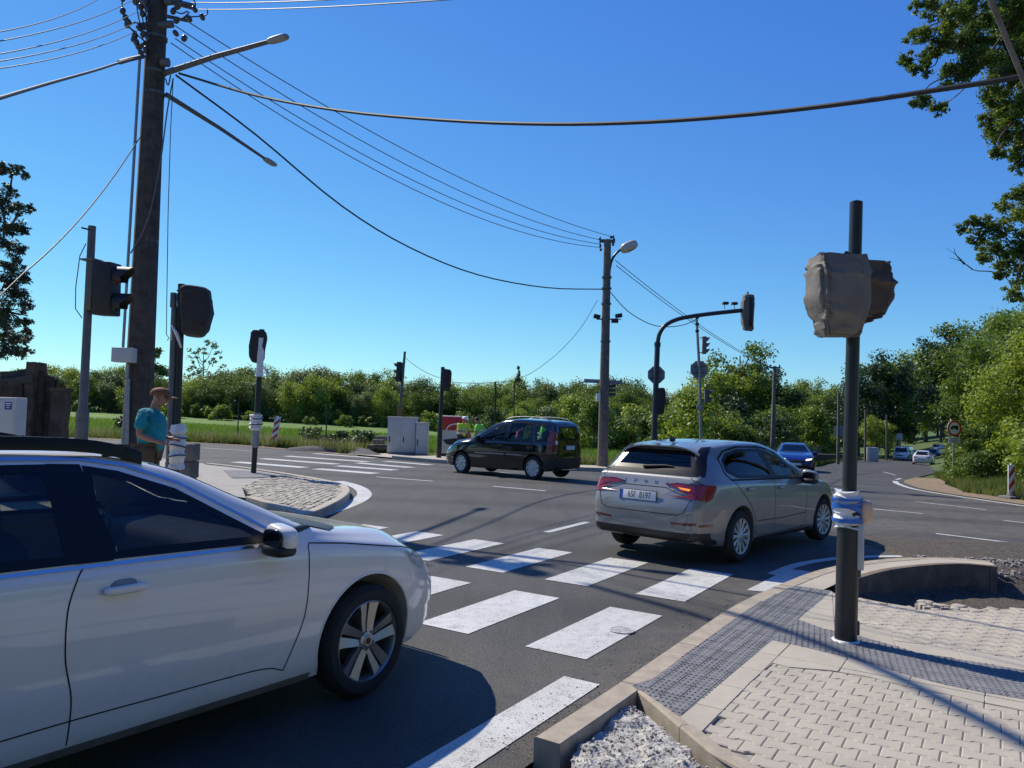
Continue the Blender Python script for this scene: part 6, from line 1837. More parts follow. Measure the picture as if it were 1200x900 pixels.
# ------------------------------------------------------------------ white estate, left foreground
def white_estate():
    t = thing('estate_car', 'white estate car with black roof rails filling the lower left corner', 'car')
    S = mk(-1.02, 3.56,
           [(-1.02, .72), (-.9, .80), (-.6, .87), (0, .905), (.8, .912), (2.7, .905), (3.05, .875), (3.3, .80), (3.44, .71), (3.56, .58)],
           [(-1.02, .98), (0, .985), (1.0, .965), (1.9, .945), (2.5, .90), (3.0, .825), (3.3, .75), (3.56, .63)],
           [(-1.02, 1.05), (-.95, 1.15), (-.75, 1.36), (-.62, 1.42), (-.2, 1.45), (.6, 1.472), (1.15, 1.455), (1.5, 1.385), (1.95, 1.19), (2.33, 1.02), (2.5, .99), (3.05, .92), (3.35, .83), (3.56, .69)],
           [(-1.02, .30), (-.7, .23), (0, .20), (2.69, .19), (3.2, .20), (3.56, .27)],
           [(-1.02, .62), (-.75, .58), (0, .61), (.8, .62), (1.3, .605), (1.6, .64), (2.25, .79), (2.6, .76), (3.2, .62), (3.56, .42)],
           (0, 2.69), .912, .322, shear_std(-1.02, 3.56, .08, .15))
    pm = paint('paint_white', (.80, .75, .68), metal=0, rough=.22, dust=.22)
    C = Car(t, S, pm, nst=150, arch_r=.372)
    for v in ('-y', '+y'):
        C.window([(1.16, .985), (2.04, .965), (1.82, 1.09), (1.54, 1.255), (1.28, 1.345), (1.12, 1.375), (1.10, 1.2)], v, M['glass'], border=.036)
        C.window([(.10, 1.0), (1.00, .985), (.97, 1.385), (.5, 1.392), (.12, 1.38)], v, M['glass_m'], border=.036)
        C.window([(-.75, 1.06), (.02, 1.01), (.02, 1.375), (-.45, 1.345)], v, M['glass_m'], border=.036)
        C.patch('pillar_trim', [(1.0, .983), (1.165, .98), (1.11, 1.38), (.965, 1.387)], v, M['frit'], off=.0048, step=.05, skirt=0)
        C.ribbon('window_chrome', [(2.12, .952), (1.1, .968), (.0, .985), (-.80, 1.03)], .014, v, M['chrome'], off=.006)
        C.ribbon('window_chrome', [(2.12, .952), (1.87, 1.10), (1.57, 1.275), (1.32, 1.37), (1.12, 1.402), (.5, 1.418), (.0, 1.405), (-.50, 1.365)], .016, v, M['satin'], off=.006)
        C.ribbon('door_gap', [(1.035, .97), (1.0, .92), (.965, .80), (.965, .62), (1.0, .46), (1.005, .36), (1.0, .25)], .006, v, M['gap'], off=.0022)
        C.ribbon('door_gap', [(2.24, .935), (2.225, .90), (2.22, .75), (2.20, .55), (2.14, .40), (2.09, .295)], .006, v, M['gap'], off=.0022)
        C.ribbon('door_gap', [(2.09, .295), (1.93, .335), (1.4, .345), (1.0, .35), (.45, .345)], .006, v, M['gap'], off=.0022)
        C.ribbon('door_gap', [(-.2, 1.0), (.05, .85), (.28, .62), (.42, .40), (.45, .3)], .006, v, M['gap'], off=.0022)
        C.ribbon('bonnet_gap', [(2.24, .935), (2.5, .905), (3.0, .825), (3.25, .765)], .006, v, M['gap'], off=.0022)
        C.patch('sill_strip', [(.38, .205), (2.28, .20), (2.28, .238), (.38, .242)], v, mat('dusty_sill', (.16, .14, .12), .8, var=.2), off=.006, skirt=.01)
        C.patch('headlight', [(3.02, .80), (3.22, .765), (3.42, .70), (3.42, .64), (3.2, .66), (3.08, .72)], v, M['lampclear'], off=.003, step=.03, skirt=0)
        # wheel arch lip
        sd = 1 if v == '+y' else -1
        for ax in (0, 2.69):
            b = MB(); pts = []
            for i in range(33):
                a = R(-18) + R(216) * i / 32
                x, z = ax + .378 * math.cos(a), .337 + .378 * math.sin(a)
                if z < .22: continue
                p = C.hit(v, x, z, 0); pts.append(p + Vector((0, -sd * .004, 0)))
            b.tube(pts, .009, 8); obj('arch_lip', b, pm, t, smooth=50)
    # raised door handles, sheltering cups
    for x in (1.20, .22):
        for sd in (-1, 1):
            vw = '-y' if sd < 0 else '+y'
            c = C.hit(vw, x, .86, .020); 
            b = MB(); b.sell(c, (.098, .018, .019), .5, n=24, m=10); hd = obj('door_handle', b, pm, t, smooth=50)
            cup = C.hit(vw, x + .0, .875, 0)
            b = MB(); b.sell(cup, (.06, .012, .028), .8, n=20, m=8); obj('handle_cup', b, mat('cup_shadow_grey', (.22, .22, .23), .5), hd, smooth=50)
    # roof rails
    for sd in (-1, 1):
        rl = [(-.55, sd * .56, 1.435), (-.3, sd * .575, 1.485), (.2, sd * .585, 1.505), (.8, sd * .583, 1.505), (1.15, sd * .575, 1.488), (1.34, sd * .567, 1.452), (1.42, sd * .563, 1.425)]
        P_ = smoothline(rl, 6)
        b = MB(); vs = []
        for p in P_:
            vs += [(p.x, p.y - .020, p.z - .025), (p.x, p.y - .012, p.z + .004), (p.x, p.y + .012, p.z + .004), (p.x, p.y + .020, p.z - .025), (p.x, p.y + .020, p.z - .055), (p.x, p.y - .020, p.z - .055)]
        n_ = len(P_); b.add(vs, [(i * 6 + j, i * 6 + (j + 1) % 6, i * 6 + 6 + (j + 1) % 6, i * 6 + 6 + j) for i in range(n_ - 1) for j in range(6)] + [(0, 5, 4, 3, 2, 1), tuple(range(n_ * 6 - 6, n_ * 6))])
        b.bbox((-.45, sd * .575, 1.44), (.12, .03, .06), .01); b.bbox((1.28, sd * .573, 1.44), (.10, .03, .06), .01)
        obj('roof_rail', b, M['rail'], t, smooth=40)
    mirror(t, 1.96, -.985, 1.0, -1, pm, .84); mirror(t, 1.96, .985, 1.0, 1, pm, .84)
    C.window([(-.70, 1.04), (.70, 1.04), (.54, 1.37), (-.54, 1.37)], '+x', M['glass'], 'windscreen', border=.05)
    C.window([(-.58, 1.10), (.58, 1.10), (.50, 1.36), (-.50, 1.36)], '-x', M['glass_d'], 'rear_window', border=.05)
    C.patch('wiper_cowl', [(-.78, .972), (.78, .972), (.74, 1.025), (-.74, 1.025)], '+x', M['dark'], off=.004, step=.05, skirt=0)
    for sd in (-1, 1):
        b = MB(); b.sell((2.20, sd * .80, 1.005), (.13, .03, .02), .7, n=14, m=8, M=Rz(sd * R(-20))); obj('cowl_corner', b, M['dark'], t, smooth=50)
    C.patch('grille', [(-.34, .50), (.34, .50), (.34, .62), (-.34, .62)], '+x', M['dark'], off=.004, step=.05, skirt=0)
    C.patch('lower_intake', [(-.40, .28), (.40, .28), (.40, .38), (-.40, .38)], '+x', M['dark'], off=.004, step=.05, skirt=0)
    pc = C.hit('+x', 0, .44, .012); plate(t, (pc.x + .012, 0, .44), Matrix(((0, 0, 1, 0), (1, 0, 0, 0), (0, 1, 0, 0), (0, 0, 0, 1))))
    for x, y in ((0, -1), (0, 1), (2.69, -1), (2.69, 1)): wheel(t, x, y * .80, .322, y, 'alloy5', w=.215, rimr=.235)
    interior(t, S, 2.0, ((1.25, 2), (.35, 3)))
    C.finish()
    return t
M['satin'] = mat('satin_blue_chrome', (.50, .54, .60), .25, metal=.9, var=.03)
M['rail'] = mat('black_rail', (.008, .008, .009), .35, spec=.3)
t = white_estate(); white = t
WYAW = R(53.4)
fx, fy = -1.535, 5.15
t.location = (fx - 2.69 * math.cos(WYAW), fy - 2.69 * math.sin(WYAW), 0); t.rotation_euler = (0, 0, WYAW); t.scale = (1, 1, 1.028)

# ------------------------------------------------------------------ black high-roof car
def black_mpv():
    t = thing('compact_van_car', 'black high-roofed family car crossing the junction in front of the field', 'car')
    S = mk(-.70, 3.47,
           [(-.70, .72), (-.62, .78), (-.4, .82), (0, .838), (1.5, .842), (2.6, .835), (3.0, .80), (3.25, .72), (3.38, .64), (3.47, .52)],
           [(-.70, 1.0), (0, 1.0), (.9, .97), (1.9, .95), (2.5, .90), (3.1, .80), (3.47, .66)],
           [(-.70, 1.30), (-.67, 1.44), (-.60, 1.53), (-.45, 1.57), (0, 1.595), (.6, 1.607), (1.1, 1.575), (1.5, 1.47), (1.9, 1.26), (2.28, 1.06), (2.45, 1.01), (3.0, .93), (3.3, .82), (3.47, .70)],
           [(-.70, .30), (-.5, .24), (0, .21), (2.6, .20), (3.2, .21), (3.47, .27)],
           [(-.70, .66), (-.5, .615), (0, .62), (.8, .62), (1.2, .60), (1.5, .61), (2.2, .70), (2.6, .70), (3.2, .58), (3.47, .38)],
           (0, 2.617), .842, .31, shear_std(-.70, 3.47, .03, .14))
    pm = paint('paint_black', (.004, .005, .009), metal=0, rough=.10, dust=.0)
    C = Car(t, S, pm, nst=100, arch_r=.355)
    for v in ('-y', '+y'):
        C.window([(1.02, .985), (1.97, .97), (1.86, 1.10), (1.48, 1.34), (1.18, 1.455), (1.0, 1.47)], v, M['glass'], border=.03)
        C.window([(.05, .985), (.93, .985), (.92, 1.50), (.5, 1.51), (.16, 1.50)], v, M['glass'], border=.03)
        C.window([(-.50, 1.03), (-.06, 1.0), (.06, 1.48), (-.22, 1.48), (-.36, 1.42)], v, M['glass'], border=.03)
        C.ribbon('door_gap', [(.97, .97), (.95, .7), (.98, .4), (1.0, .27)], .008, v, M['gap'], off=.002)
        C.patch('rubbing_strip', [(1.02, .615), (2.1, .61), (2.1, .645), (1.02, .65)], v, M['strip'], off=.010, step=.06, skirt=.01)
        C.patch('rubbing_strip', [(.42, .615), (.94, .615), (.94, .65), (.36, .65)], v, M['strip'], off=.010, step=.06, skirt=.01)
        C.patch('tail_light', [(-.665, .80), (-.56, .74), (-.47, .80), (-.44, 1.05), (-.48, 1.30), (-.60, 1.30), (-.66, 1.2)], v, M['lampred'], off=.010, step=.04, skirt=.01)
        C.patch('headlight', [(3.02, .84), (3.15, .83), (3.40, .74), (3.36, .66), (3.15, .68)], v, M['lampclear'], off=.006, step=.04, skirt=.0)
        handle(C, 1.13, .86, 1 if v == '+y' else -1, pm, .16)
    for sy in (-1, 1):
        lt = C.patch('tail_light', [(sy * a, z) for a, z in ((.70, .74), (.62, .80), (.60, 1.05), (.60, 1.28), (.68, 1.28))], '-x', M['lampred'], off=.010, step=.04, skirt=.01)
        C.patch('clear_band', [(sy * a, z) for a, z in ((.70, .95), (.61, .95), (.61, 1.05), (.70, 1.05))], '-x', M['lampclear'], off=.013, step=.04, skirt=0, parent=lt)
    C.window([(-.52, 1.06), (.52, 1.06), (.50, 1.44), (-.50, 1.44)], '-x', M['glass'], 'rear_window', border=.04)
    C.window([(-.64, 1.04), (.64, 1.04), (.50, 1.46), (-.50, 1.46)], '+x', M['glass'], 'windscreen', border=.05)
    pc = C.hit('-x', 0, .86, .012); plate(t, (pc.x - .01, 0, .86), Matrix(((0, 0, -1, 0), (-1, 0, 0, 0), (0, 1, 0, 0), (0, 0, 0, 1))))
    C.patch('rear_bumper', [(-.80, .30), (.80, .30), (.80, .58), (-.80, .58)], '-x', M['dark'], off=.02, step=.06, skirt=.03)
    for sd in (-1, 1):
        b = MB(); b.tube(smoothline([(-.42, sd * .55, 1.56), (-.15, sd * .56, 1.63), (.4, sd * .56, 1.655), (.9, sd * .555, 1.63), (1.14, sd * .55, 1.575)], 5), .016, 8); obj('roof_rail', b, M['steel'], t, smooth=50)
    for x, y in ((0, -1), (0, 1), (2.617, -1), (2.617, 1)): wheel(t, x, y * .74, .31, y, 'cap9', steer=R(-6) if x > 1 else 0)
    mirror(t, 1.95, .92, 1.02, 1, pm); mirror(t, 1.95, -.92, 1.02, -1, pm)
    interior(t, S, 2.0, ((1.2, 2), (.35, 2)))
    C.finish()
    return t
M['strip'] = mat('pale_rub_strip', (.35, .35, .34), .4, metal=.4)
t = black_mpv(); t.location = (1.12, 22.3, tz(.5, 22)); t.rotation_euler = (0, 0, R(145.5)); t.scale = (.985, 1, 1.075); black = t

# ------------------------------------------------------------------ distant cars
def front_car(name, label, pm, lit=False, rear=False, h=0.0, group=None, estate=False):
    t = thing(name, label, 'car', group=group)
    S = mk(-.95, 3.62,
           [(-.95, .72), (-.8, .82), (-.4, .90), (.5, .93), (2.7, .925), (3.1, .89), (3.4, .80), (3.55, .68), (3.62, .60)],
           [(-.95, .96), (0, .97), (1, .94), (2, .92), (2.6, .87), (3.2, .79), (3.62, .64)],
           [(-.95, 1.0), (-.8, 1.06), (-.5, 1.2 + h), (0, 1.38 + h), (.5, 1.45 + h), (1.0, 1.44 + h), (1.4, 1.36 + h), (1.85, 1.17), (2.3, 1.0), (2.6, .96), (3.2, .87), (3.5, .78), (3.62, .70)],
           [(-.95, .30), (-.6, .23), (0, .20), (2.8, .18), (3.62, .23)],
           [(-.95, .66), (-.5, .62), (0, .60), (.8, .60), (1.3, .59), (1.6, .63), (2.2, .78), (2.7, .76), (3.3, .62), (3.62, .46)],
           (0, 2.84), .93, .335, shear_std(-.95, 3.62, .10, .14))
    C = Car(t, S, pm, nst=80, arch_r=.375)
    for v in ('-y', '+y'):
        C.patch('side_window', [(.95, .985), (1.95, .96), (1.42, 1.30 + h), (.95, 1.38 + h)], v, M['frit'], off=.004, step=.08, skirt=0)
        C.patch('side_window', [(-.25, 1.03), (.88, .99), (.88, 1.38 + h), (.35, 1.37 + h), (.0, 1.28 + h)], v, M['frit'], off=.004, step=.08, skirt=0)
        C.ribbon('door_gap', [(.92, .98), (.90, .5), (.93, .3)], .01, v, M['gap'])
    C.window([(-.68, 1.01), (.68, 1.01), (.53, 1.35 + h), (-.53, 1.35 + h)], '+x', M['glass_m'], 'windscreen', border=.05)
    C.patch('rear_window', [(-.58, 1.06), (.58, 1.06), (.50, 1.34 + h), (-.50, 1.34 + h)], '-x', M['frit'], off=.004, step=.06, skirt=0)
    C.patch('grille', [(-.42, .50), (.42, .50), (.46, .66), (-.46, .66)], '+x', M['dark'], off=.005, step=.06, skirt=.01)
    C.patch('lower_intake', [(-.62, .26), (.62, .26), (.68, .40), (-.68, .40)], '+x', M['dark'], off=.005, step=.06, skirt=.01)
    for sy in (-1, 1):
        C.patch('headlight', [(sy * a, z) for a, z in ((.46, .62), (.74, .66), (.80, .73), (.50, .70))], '+x', M['headlit'] if lit else M['lampclear'], off=.006, step=.04, skirt=.01)
        C.patch('tail_light', [(sy * a, z) for a, z in ((.35, .86), (.76, .88), (.76, .76), (.40, .80))], '-x', M['lampred'], off=.008, step=.05, skirt=.01)
    pc = C.hit('+x', 0, .43, .012); plate(t, (pc.x + .01, 0, .44), Matrix(((0, 0, 1, 0), (1, 0, 0, 0), (0, 1, 0, 0), (0, 0, 0, 1))))
    pc = C.hit('-x', 0, .70, .012); plate(t, (pc.x - .01, 0, .70), Matrix(((0, 0, -1, 0), (-1, 0, 0, 0), (0, 1, 0, 0), (0, 0, 0, 1))))
    for x, y in ((0, -1), (0, 1), (2.84, -1), (2.84, 1)): wheel(t, x, y * .82, .335, y, 'alloy10', rimr=.25)
    mirror(t, 1.92, -1.02, .98, -1, pm); mirror(t, 1.92, 1.02, .98, 1, pm)
    interior(t, S, 1.95, ((1.2, 2),))
    C.finish()
    return t
M['headlit'] = mat('lit_headlamp', (.8, .75, .6), .2, emit=((1, .72, .42), 2.2))
def put(t, px, py, Y, yaw):
    p = W(px, py, Y); t.location = (p.x, p.y, tz(p.x, p.y)); t.rotation_euler = (0, 0, yaw)
pb_ = paint('paint_blue', (.006, .024, .19), metal=.2, rough=.25)
t = front_car('saloon_car', 'bright blue saloon car with lit headlights approaching behind the grey hatchback', pb_, lit=True)
p0 = W(931, 557, 39.5); yaw = R(252); t.location = (p0.x - 2.4 * math.cos(yaw), p0.y - 2.4 * math.sin(yaw), tz(p0.x, p0.y) - .02); t.rotation_euler = (0, 0, yaw)
pw = paint('paint_white_far', (.62, .63, .64), rough=.3)
t = front_car('hatchback_car', 'white hatchback driving away down the far road with red tail lights', pw, h=.08); put(t, 1081, 541, 80, R(57))
t = front_car('dark_estate_car', 'dark car following ahead of the white hatchback on the far road', paint('paint_anthracite', (.02, .022, .025), rough=.3), h=.05); put(t, 1093, 530, 112, R(50))
t = front_car('distant_car', 'small pale car farthest away where the road disappears into the trees', paint('paint_pale_grey', (.45, .46, .47), rough=.3), h=.1); put(t, 1098, 522, 128, R(45))
# white delivery van, front view
def van():
    t = thing('delivery_van', 'white van coming towards the junction from the far road', 'van')
    S = mk(-.9, 3.95,
           [(-.9, .92), (-.7, .95), (3.0, .95), (3.5, .92), (3.8, .82), (3.95, .72)],
           [(-.9, 1.10), (2.5, 1.08), (3.2, 1.0), (3.95, .80)],
           [(-.9, 1.80), (-.7, 1.92), (1.8, 1.95), (2.3, 1.86), (2.75, 1.50), (3.15, 1.15), (3.5, 1.05), (3.95, .90)],
           [(-.9, .3), (0, .22), (3.95, .25)],
           [(-.9, .80), (2, .80), (2.4, .78), (3.1, .84), (3.6, .74), (3.95, .6)],
           (0, 3.0), .95, .34, shear_std(-.9, 3.95, .0, .10))
    pm = pw
    C = Car(t, S, pm, nst=60, arch_r=.39)
    C.window([(-.78, 1.16), (.78, 1.16), (.68, 1.72), (-.68, 1.72)], '+x', M['glass_m'], 'windscreen', border=.06)
    for v in ('-y', '+y'): C.patch('side_window', [(1.75, 1.14), (2.75, 1.14), (2.35, 1.65), (1.8, 1.68)], v, M['frit'], off=.004, step=.1, skirt=0)
    C.patch('grille', [(-.40, .66), (.40, .66), (.42, .80), (-.42, .80)], '+x', M['dark'], off=.006, step=.06, skirt=.01)
    C.patch('bumper', [(-.75, .28), (.75, .28), (.75, .50), (-.75, .50)], '+x', M['strip'], off=.01, step=.08, skirt=.01)
    for sy in (-1, 1): C.patch('headlight', [(sy * a, z) for a, z in ((.46, .68), (.80, .72), (.82, .86), (.50, .80))], '+x', M['lampclear'], off=.008, step=.05, skirt=.01)
    pc = C.hit('+x', 0, .45, .02); plate(t, (pc.x + .02, 0, .42), Matrix(((0, 0, 1, 0), (1, 0, 0, 0), (0, 1, 0, 0), (0, 0, 0, 1))))
    for x, y in ((0, -1), (0, 1), (3.0, -1), (3.0, 1)): wheel(t, x, y * .85, .34, y, 'cap9')
    mirror(t, 2.7, -1.08, 1.25, -1, M['dark'], 1.2); mirror(t, 2.7, 1.08, 1.25, 1, M['dark'], 1.2)
    interior(t, S, 2.7, ((1.9, 2),))
    C.finish(); return t
t = van(); put(t, 1061, 530, 106, R(232))
# ================================================================== VEGETATION
def leaves_obj(name, centers, radii, counts, size, mt, parent, seed, flat=.35, elong=1.6, squash=(1, 1, .8), shell=.45):
    """one crown mesh made of many small leaf faces scattered through clumps"""
    rng = np.random.default_rng(seed)
    P = []; O = []
    for c, r, k in zip(centers, radii, counts):
        d = rng.normal(size=(k, 3)); d /= np.linalg.norm(d, axis=1)[:, None] + 1e-9
        rad = rng.random(k) ** shell * (1 + .18 * rng.normal(size=k))
        p = d * rad[:, None] * r * np.array(squash)
        P.append(p + np.array(c)); O.append(d)
    P = np.concatenate(P); O = np.concatenate(O); n = len(P)
    nrm = O * .7 + rng.normal(size=(n, 3)) * .65 + np.array([0, 0, flat])
    nrm /= np.linalg.norm(nrm, axis=1)[:, None]
    a = rng.normal(size=(n, 3)); t = np.cross(nrm, a); t /= np.linalg.norm(t, axis=1)[:, None] + 1e-9
    b = np.cross(nrm, t)
    s = size * (.6 + .8 * rng.random(n))[:, None]
    v = np.empty((n, 4, 3))
    v[:, 0] = P - t * s * elong * .5; v[:, 1] = P + b * s * .42 - t * s * .05; v[:, 2] = P + t * s * elong * .5; v[:, 3] = P - b * s * .42 - t * s * .05
    me = bpy.data.meshes.new(name)
    me.vertices.add(n * 4); me.vertices.foreach_set('co', v.reshape(-1).astype('f'))
    me.loops.add(n * 4); me.loops.foreach_set('vertex_index', np.arange(n * 4, dtype='i'))
    me.polygons.add(n); me.polygons.foreach_set('loop_start', np.arange(0, n * 4, 4, dtype='i')); me.polygons.foreach_set('loop_total', np.full(n, 4, dtype='i'))
    me.update(calc_edges=True)
    me.materials.append(mt)
    o = bpy.data.objects.new(name, me); col.objects.link(o); o.parent = parent
    return o

L_MID = leafmat('leaf_mid_green', (0.055, 0.100, 0.018), (0.170, 0.242, 0.039), scale=.5)
L_DARK = leafmat('leaf_dark_green', (0.027, 0.055, 0.018), (0.090, 0.143, 0.033), trans=.25, scale=.5)
L_LIGHT = leafmat('leaf_light_green', (0.097, 0.164, 0.024), (0.261, 0.332, 0.053), scale=.6)
L_YEL = leafmat('leaf_yellow_green', (0.193, 0.241, 0.026), (0.562, 0.485, 0.053), scale=.8)
L_NEAR = leafmat('leaf_near', (0.062, 0.112, 0.023), (0.232, 0.300, 0.051), trans=.4, scale=1.2)
L_PINE = leafmat('needle_dark', (0.025, 0.048, 0.027), (0.091, 0.129, 0.058), trans=.15, scale=1)
L_HAZY = leafmat('leaf_hazed_green', (0.067, 0.107, 0.037), (0.170, 0.224, 0.072), scale=.35)  # distance haze is mixed into this leaf colour

def tree(name, label, h, r, nclump, nleaf, lsize, mt, seed, low=.12, form='round', bark=None, cat='tree', group=None, crel=.30):
    t = thing(name, label, cat, (0, 0, 0), 0, group)
    rnd = random.Random(seed)
    cs, rs, ks = [], [], []
    zc = h * (low + (1 - low) * .5); hz = h * (1 - low) * .5
    for k in range(nclump):
        if form == 'round':
            u = rnd.uniform(-1, 1); th = rnd.uniform(0, 2 * PI); q = rnd.uniform(.45, 1.0)
            rr = math.sqrt(max(0, 1 - u * u)) ** .8
            wob = 1 + .22 * math.sin(3 * th + seed) + .12 * math.sin(5 * th + 2 * u)
            c = (r * rr * q * math.cos(th) * wob * .82, r * rr * q * math.sin(th) * wob * .82, zc + hz * u * q * .92)
            cr = r * crel * rnd.uniform(.65, 1.25)
        elif form == 'cone':
            u = rnd.random() ** .8; th = rnd.uniform(0, 2 * PI); w = (1 - u) * r
            c = (w * math.cos(th) * .8, w * math.sin(th) * .8, h * (low + (1 - low) * u)); cr = r * (.34 * (1 - u) + .10)
        elif form == 'dome':   # bush reaching the ground
            u = rnd.random(); th = rnd.uniform(0, 2 * PI); q = rnd.uniform(.4, 1)
            w = math.sqrt(max(0, 1 - u * u)) * r
            wob = 1 + .25 * math.sin(2 * th + seed) + .15 * math.sin(5 * th)
            c = (w * q * math.cos(th) * .85 * wob, w * q * math.sin(th) * .85 * wob, h * (.08 + .84 * u * (q * .4 + .6))); cr = r * crel * rnd.uniform(.6, 1.2)
        elif form == 'sparse':
            u = rnd.uniform(-1, 1); th = rnd.uniform(0, 2 * PI); q = rnd.uniform(.5, 1)
            c = (r * math.sqrt(1 - u * u) * q * math.cos(th), r * math.sqrt(1 - u * u) * q * math.sin(th), zc + hz * u); cr = r * .16 * rnd.uniform(.6, 1.3)
        cs.append(c); rs.append(cr); ks.append(max(8, int(nleaf / nclump * (cr / (r * crel)) ** 2)) if form != 'sparse' else int(nleaf / nclump))
    leaves_obj('crown', cs, rs, ks, lsize, mt, t, seed)
    b = MB(); tr = max(.05, h * .018)
    lean = rnd.uniform(-.04, .04) * h
    trunk = [(0, 0, -.3), (lean * .2, 0, h * .2), (lean * .6, lean * .3, h * .5), (lean, lean * .4, h * .82)]
    b.tube(smoothline([Vector(p) for p in trunk], 3), [tr * (1.25 - 1.0 * i / 9) for i in range(10)], 8)
    idx = list(range(nclump)); rnd.shuffle(idx)
    for i in idx[:min(16, nclump)]:
        c = Vector(cs[i]); z0 = max(h * .12, min(c.z - .15 * h, h * .7)); t0 = z0 / (h * .82)
        a = Vector((lean * t0, lean * .4 * t0, z0))
        b.tube([a, a.lerp(c, .5) + Vector((0, 0, -.04 * h)), c], [tr * .5 * (1 - .5 * t0), tr * .3, tr * .12], 5, cap=False)
    obj('trunk', b, bark or M['bark'], t, smooth=40, fixn=False)
    return t

class Proto:
    def __init__(s, make): s.make = make; s.root = None
    def put(s, x, y, sc=1.0, label=None, group=None, rz=0.0, sz=None, dz=0.0, name=None):
        if s.root is None: s.root = s.make(); o = s.root
        else: o = copy_tree(s.root)
        o.location = (x, y, gz(x, y) + dz); o.scale = (sc, sc, sz or sc); o.rotation_euler = (0, 0, rz)
        if label: o['label'] = label
        if group: o['group'] = group
        return o
rnd = random.Random(77)
FW = [Proto(lambda i=i: tree('broadleaf_tree', 'rounded broadleaf tree in the far wood behind the field', 10.3, 5.1, 52 + 4 * i, 13000, .22, [L_HAZY, L_MID, L_HAZY, L_LIGHT, L_MID][i], 100 + i, low=-.04, crel=.32)) for i in range(5)]
# far wood behind the field (left and centre), three staggered rows
LBL = 'rounded broadleaf tree of the dense wood behind the green field'
for row, (y0, step, s0) in enumerate(((146, 5.0, .80), (152, 4.7, 1.0), (159, 4.9, 1.08))):
    x = -104 + row * 2
    while x < 66:
        px = 600 + x / y0 * 890
        prof = 1.0 + .07 * math.sin(px * .021) + .05 * math.sin(px * .053 + 1)
        if px < 250: prof *= .80
        if 250 < px < 500: prof *= 1.0
        if px > 640: prof *= 1.0
        k = 2 if rnd.random() < .08 else (3 if rnd.random() < .18 else rnd.choice([0, 1, 4]))
        if px > 505: k = rnd.choice([0, 1, 3, 3, 4])
        FW[k].put(x + rnd.uniform(-1, 1), y0 + rnd.uniform(-1.5, 1.5), s0 * prof * rnd.uniform(.86, 1.08), LBL, 'trees of the wood behind the field', rnd.uniform(0, 6.28))
        x += step * rnd.uniform(.85, 1.2)
# shrubs along the foot of the wood
SH = [Proto(lambda i=i: tree('shrub', 'pale green rounded shrub at the foot of the wood', 3.2, 2.4, 14, 1500, .26, [L_LIGHT, L_MID][i], 140 + i, form='dome', cat='shrub')) for i in range(2)]
for i in range(60):
    x = -92 + i * 2.6 + rnd.uniform(-1, 1); px = 600 + x / 138 * 890
    if rnd.random() < .25: continue
    SH[i % 2].put(x, (137 if i % 3 == 0 else 142) + rnd.uniform(-1.5, 1.5), rnd.uniform(.6, 1.25), 'pale green rounded shrub at the foot of the wood across the field', 'shrubs at the foot of the wood', rnd.uniform(0, 6))
# notable far trees
def at_px(px, Y): return W(px, 480, Y).x
t = tree('broadleaf_tree', 'dark round-headed tree rising above the wood just behind the man', 14.0, 4.0, 26, 3500, .42, L_DARK, 201, low=.2); x = at_px(181, 170); t.location = (x, 170, gz(x, 170)); t.scale = (1, 1, 1.02)
t = tree('bare_topped_tree', 'wispy half-bare tree standing taller than the wood on the left', 16.0, 4.4, 60, 1500, .30, L_HAZY, 203, low=.35, form='sparse', bark=M['bark_l']); x = at_px(238, 165); t.location = (x, 165, gz(x, 165))
t = tree('spruce_tree', 'dark pointed spruce poking above the wood in the middle', 13.5, 2.2, 40, 2600, .34, L_PINE, 204, low=.1, form='cone'); x = at_px(606, 158); t.location = (x, 158, gz(x, 158))
# middle distance bushes and young trees left of the far road
BU = [Proto(lambda i=i: tree('bush', 'leafy bush behind the wire fence', 4.2, 2.7, 26, 6500, .145, [L_LIGHT, L_MID, L_DARK, L_YEL][i], 160 + i, form='dome', cat='bush')) for i in range(4)]
FLd = [(5.6, 33.2), (9.5, 36.3), (12.6, 40.5), (15.6, 45.5), (19.2, 51.5), (24, 61), (29, 71), (36, 84), (44, 98)]
def left_of_road(y):
    for i in range(len(FLd) - 1):
        if FLd[i][1] <= y <= FLd[i + 1][1]:
            u = (y - FLd[i][1]) / (FLd[i + 1][1] - FLd[i][1]); return FLd[i][0] + (FLd[i + 1][0] - FLd[i][0]) * u
    return 44
n_ = 0
for (y0, k) in ((50, 8), (57, 10), (65, 11), (74, 12), (84, 13), (95, 13), (110, 14)):
    xl = left_of_road(y0) - 3.2
    for j in range(k):
        x = xl - j * 3.2 + rnd.uniform(-.8, .8)
        px = 600 + x / y0 * 890
        if px < (770 if y0 < 60 else 690 if y0 < 80 else 560 if y0 < 100 else 500): continue
        q = rnd.choice([0, 0, 1, 1, 2])
        if 760 < px < 830 and y0 < 70 and rnd.random() < .5: q = 3
        BU[q].put(x, y0 + rnd.uniform(-2, 2), rnd.uniform(.75, 1.15) * (1 + (y0 - 50) * .006), ['light green leafy bush in the thicket behind the wire fence', 'mid green leafy bush in the thicket behind the wire fence', 'dark green leafy bush in the thicket behind the wire fence', 'yellow-flecked young bush behind the wire fence'][q], 'bushes behind the wire fence', rnd.uniform(0, 6))
        n_ += 1
MT = [Proto(lambda i=i: tree('broadleaf_tree', 'tall broadleaf tree in the middle distance', 12.0, 4.6, 44, 11000, .21, [L_MID, L_DARK, L_LIGHT][i], 180 + i, low=.06, crel=.28)) for i in range(3)]
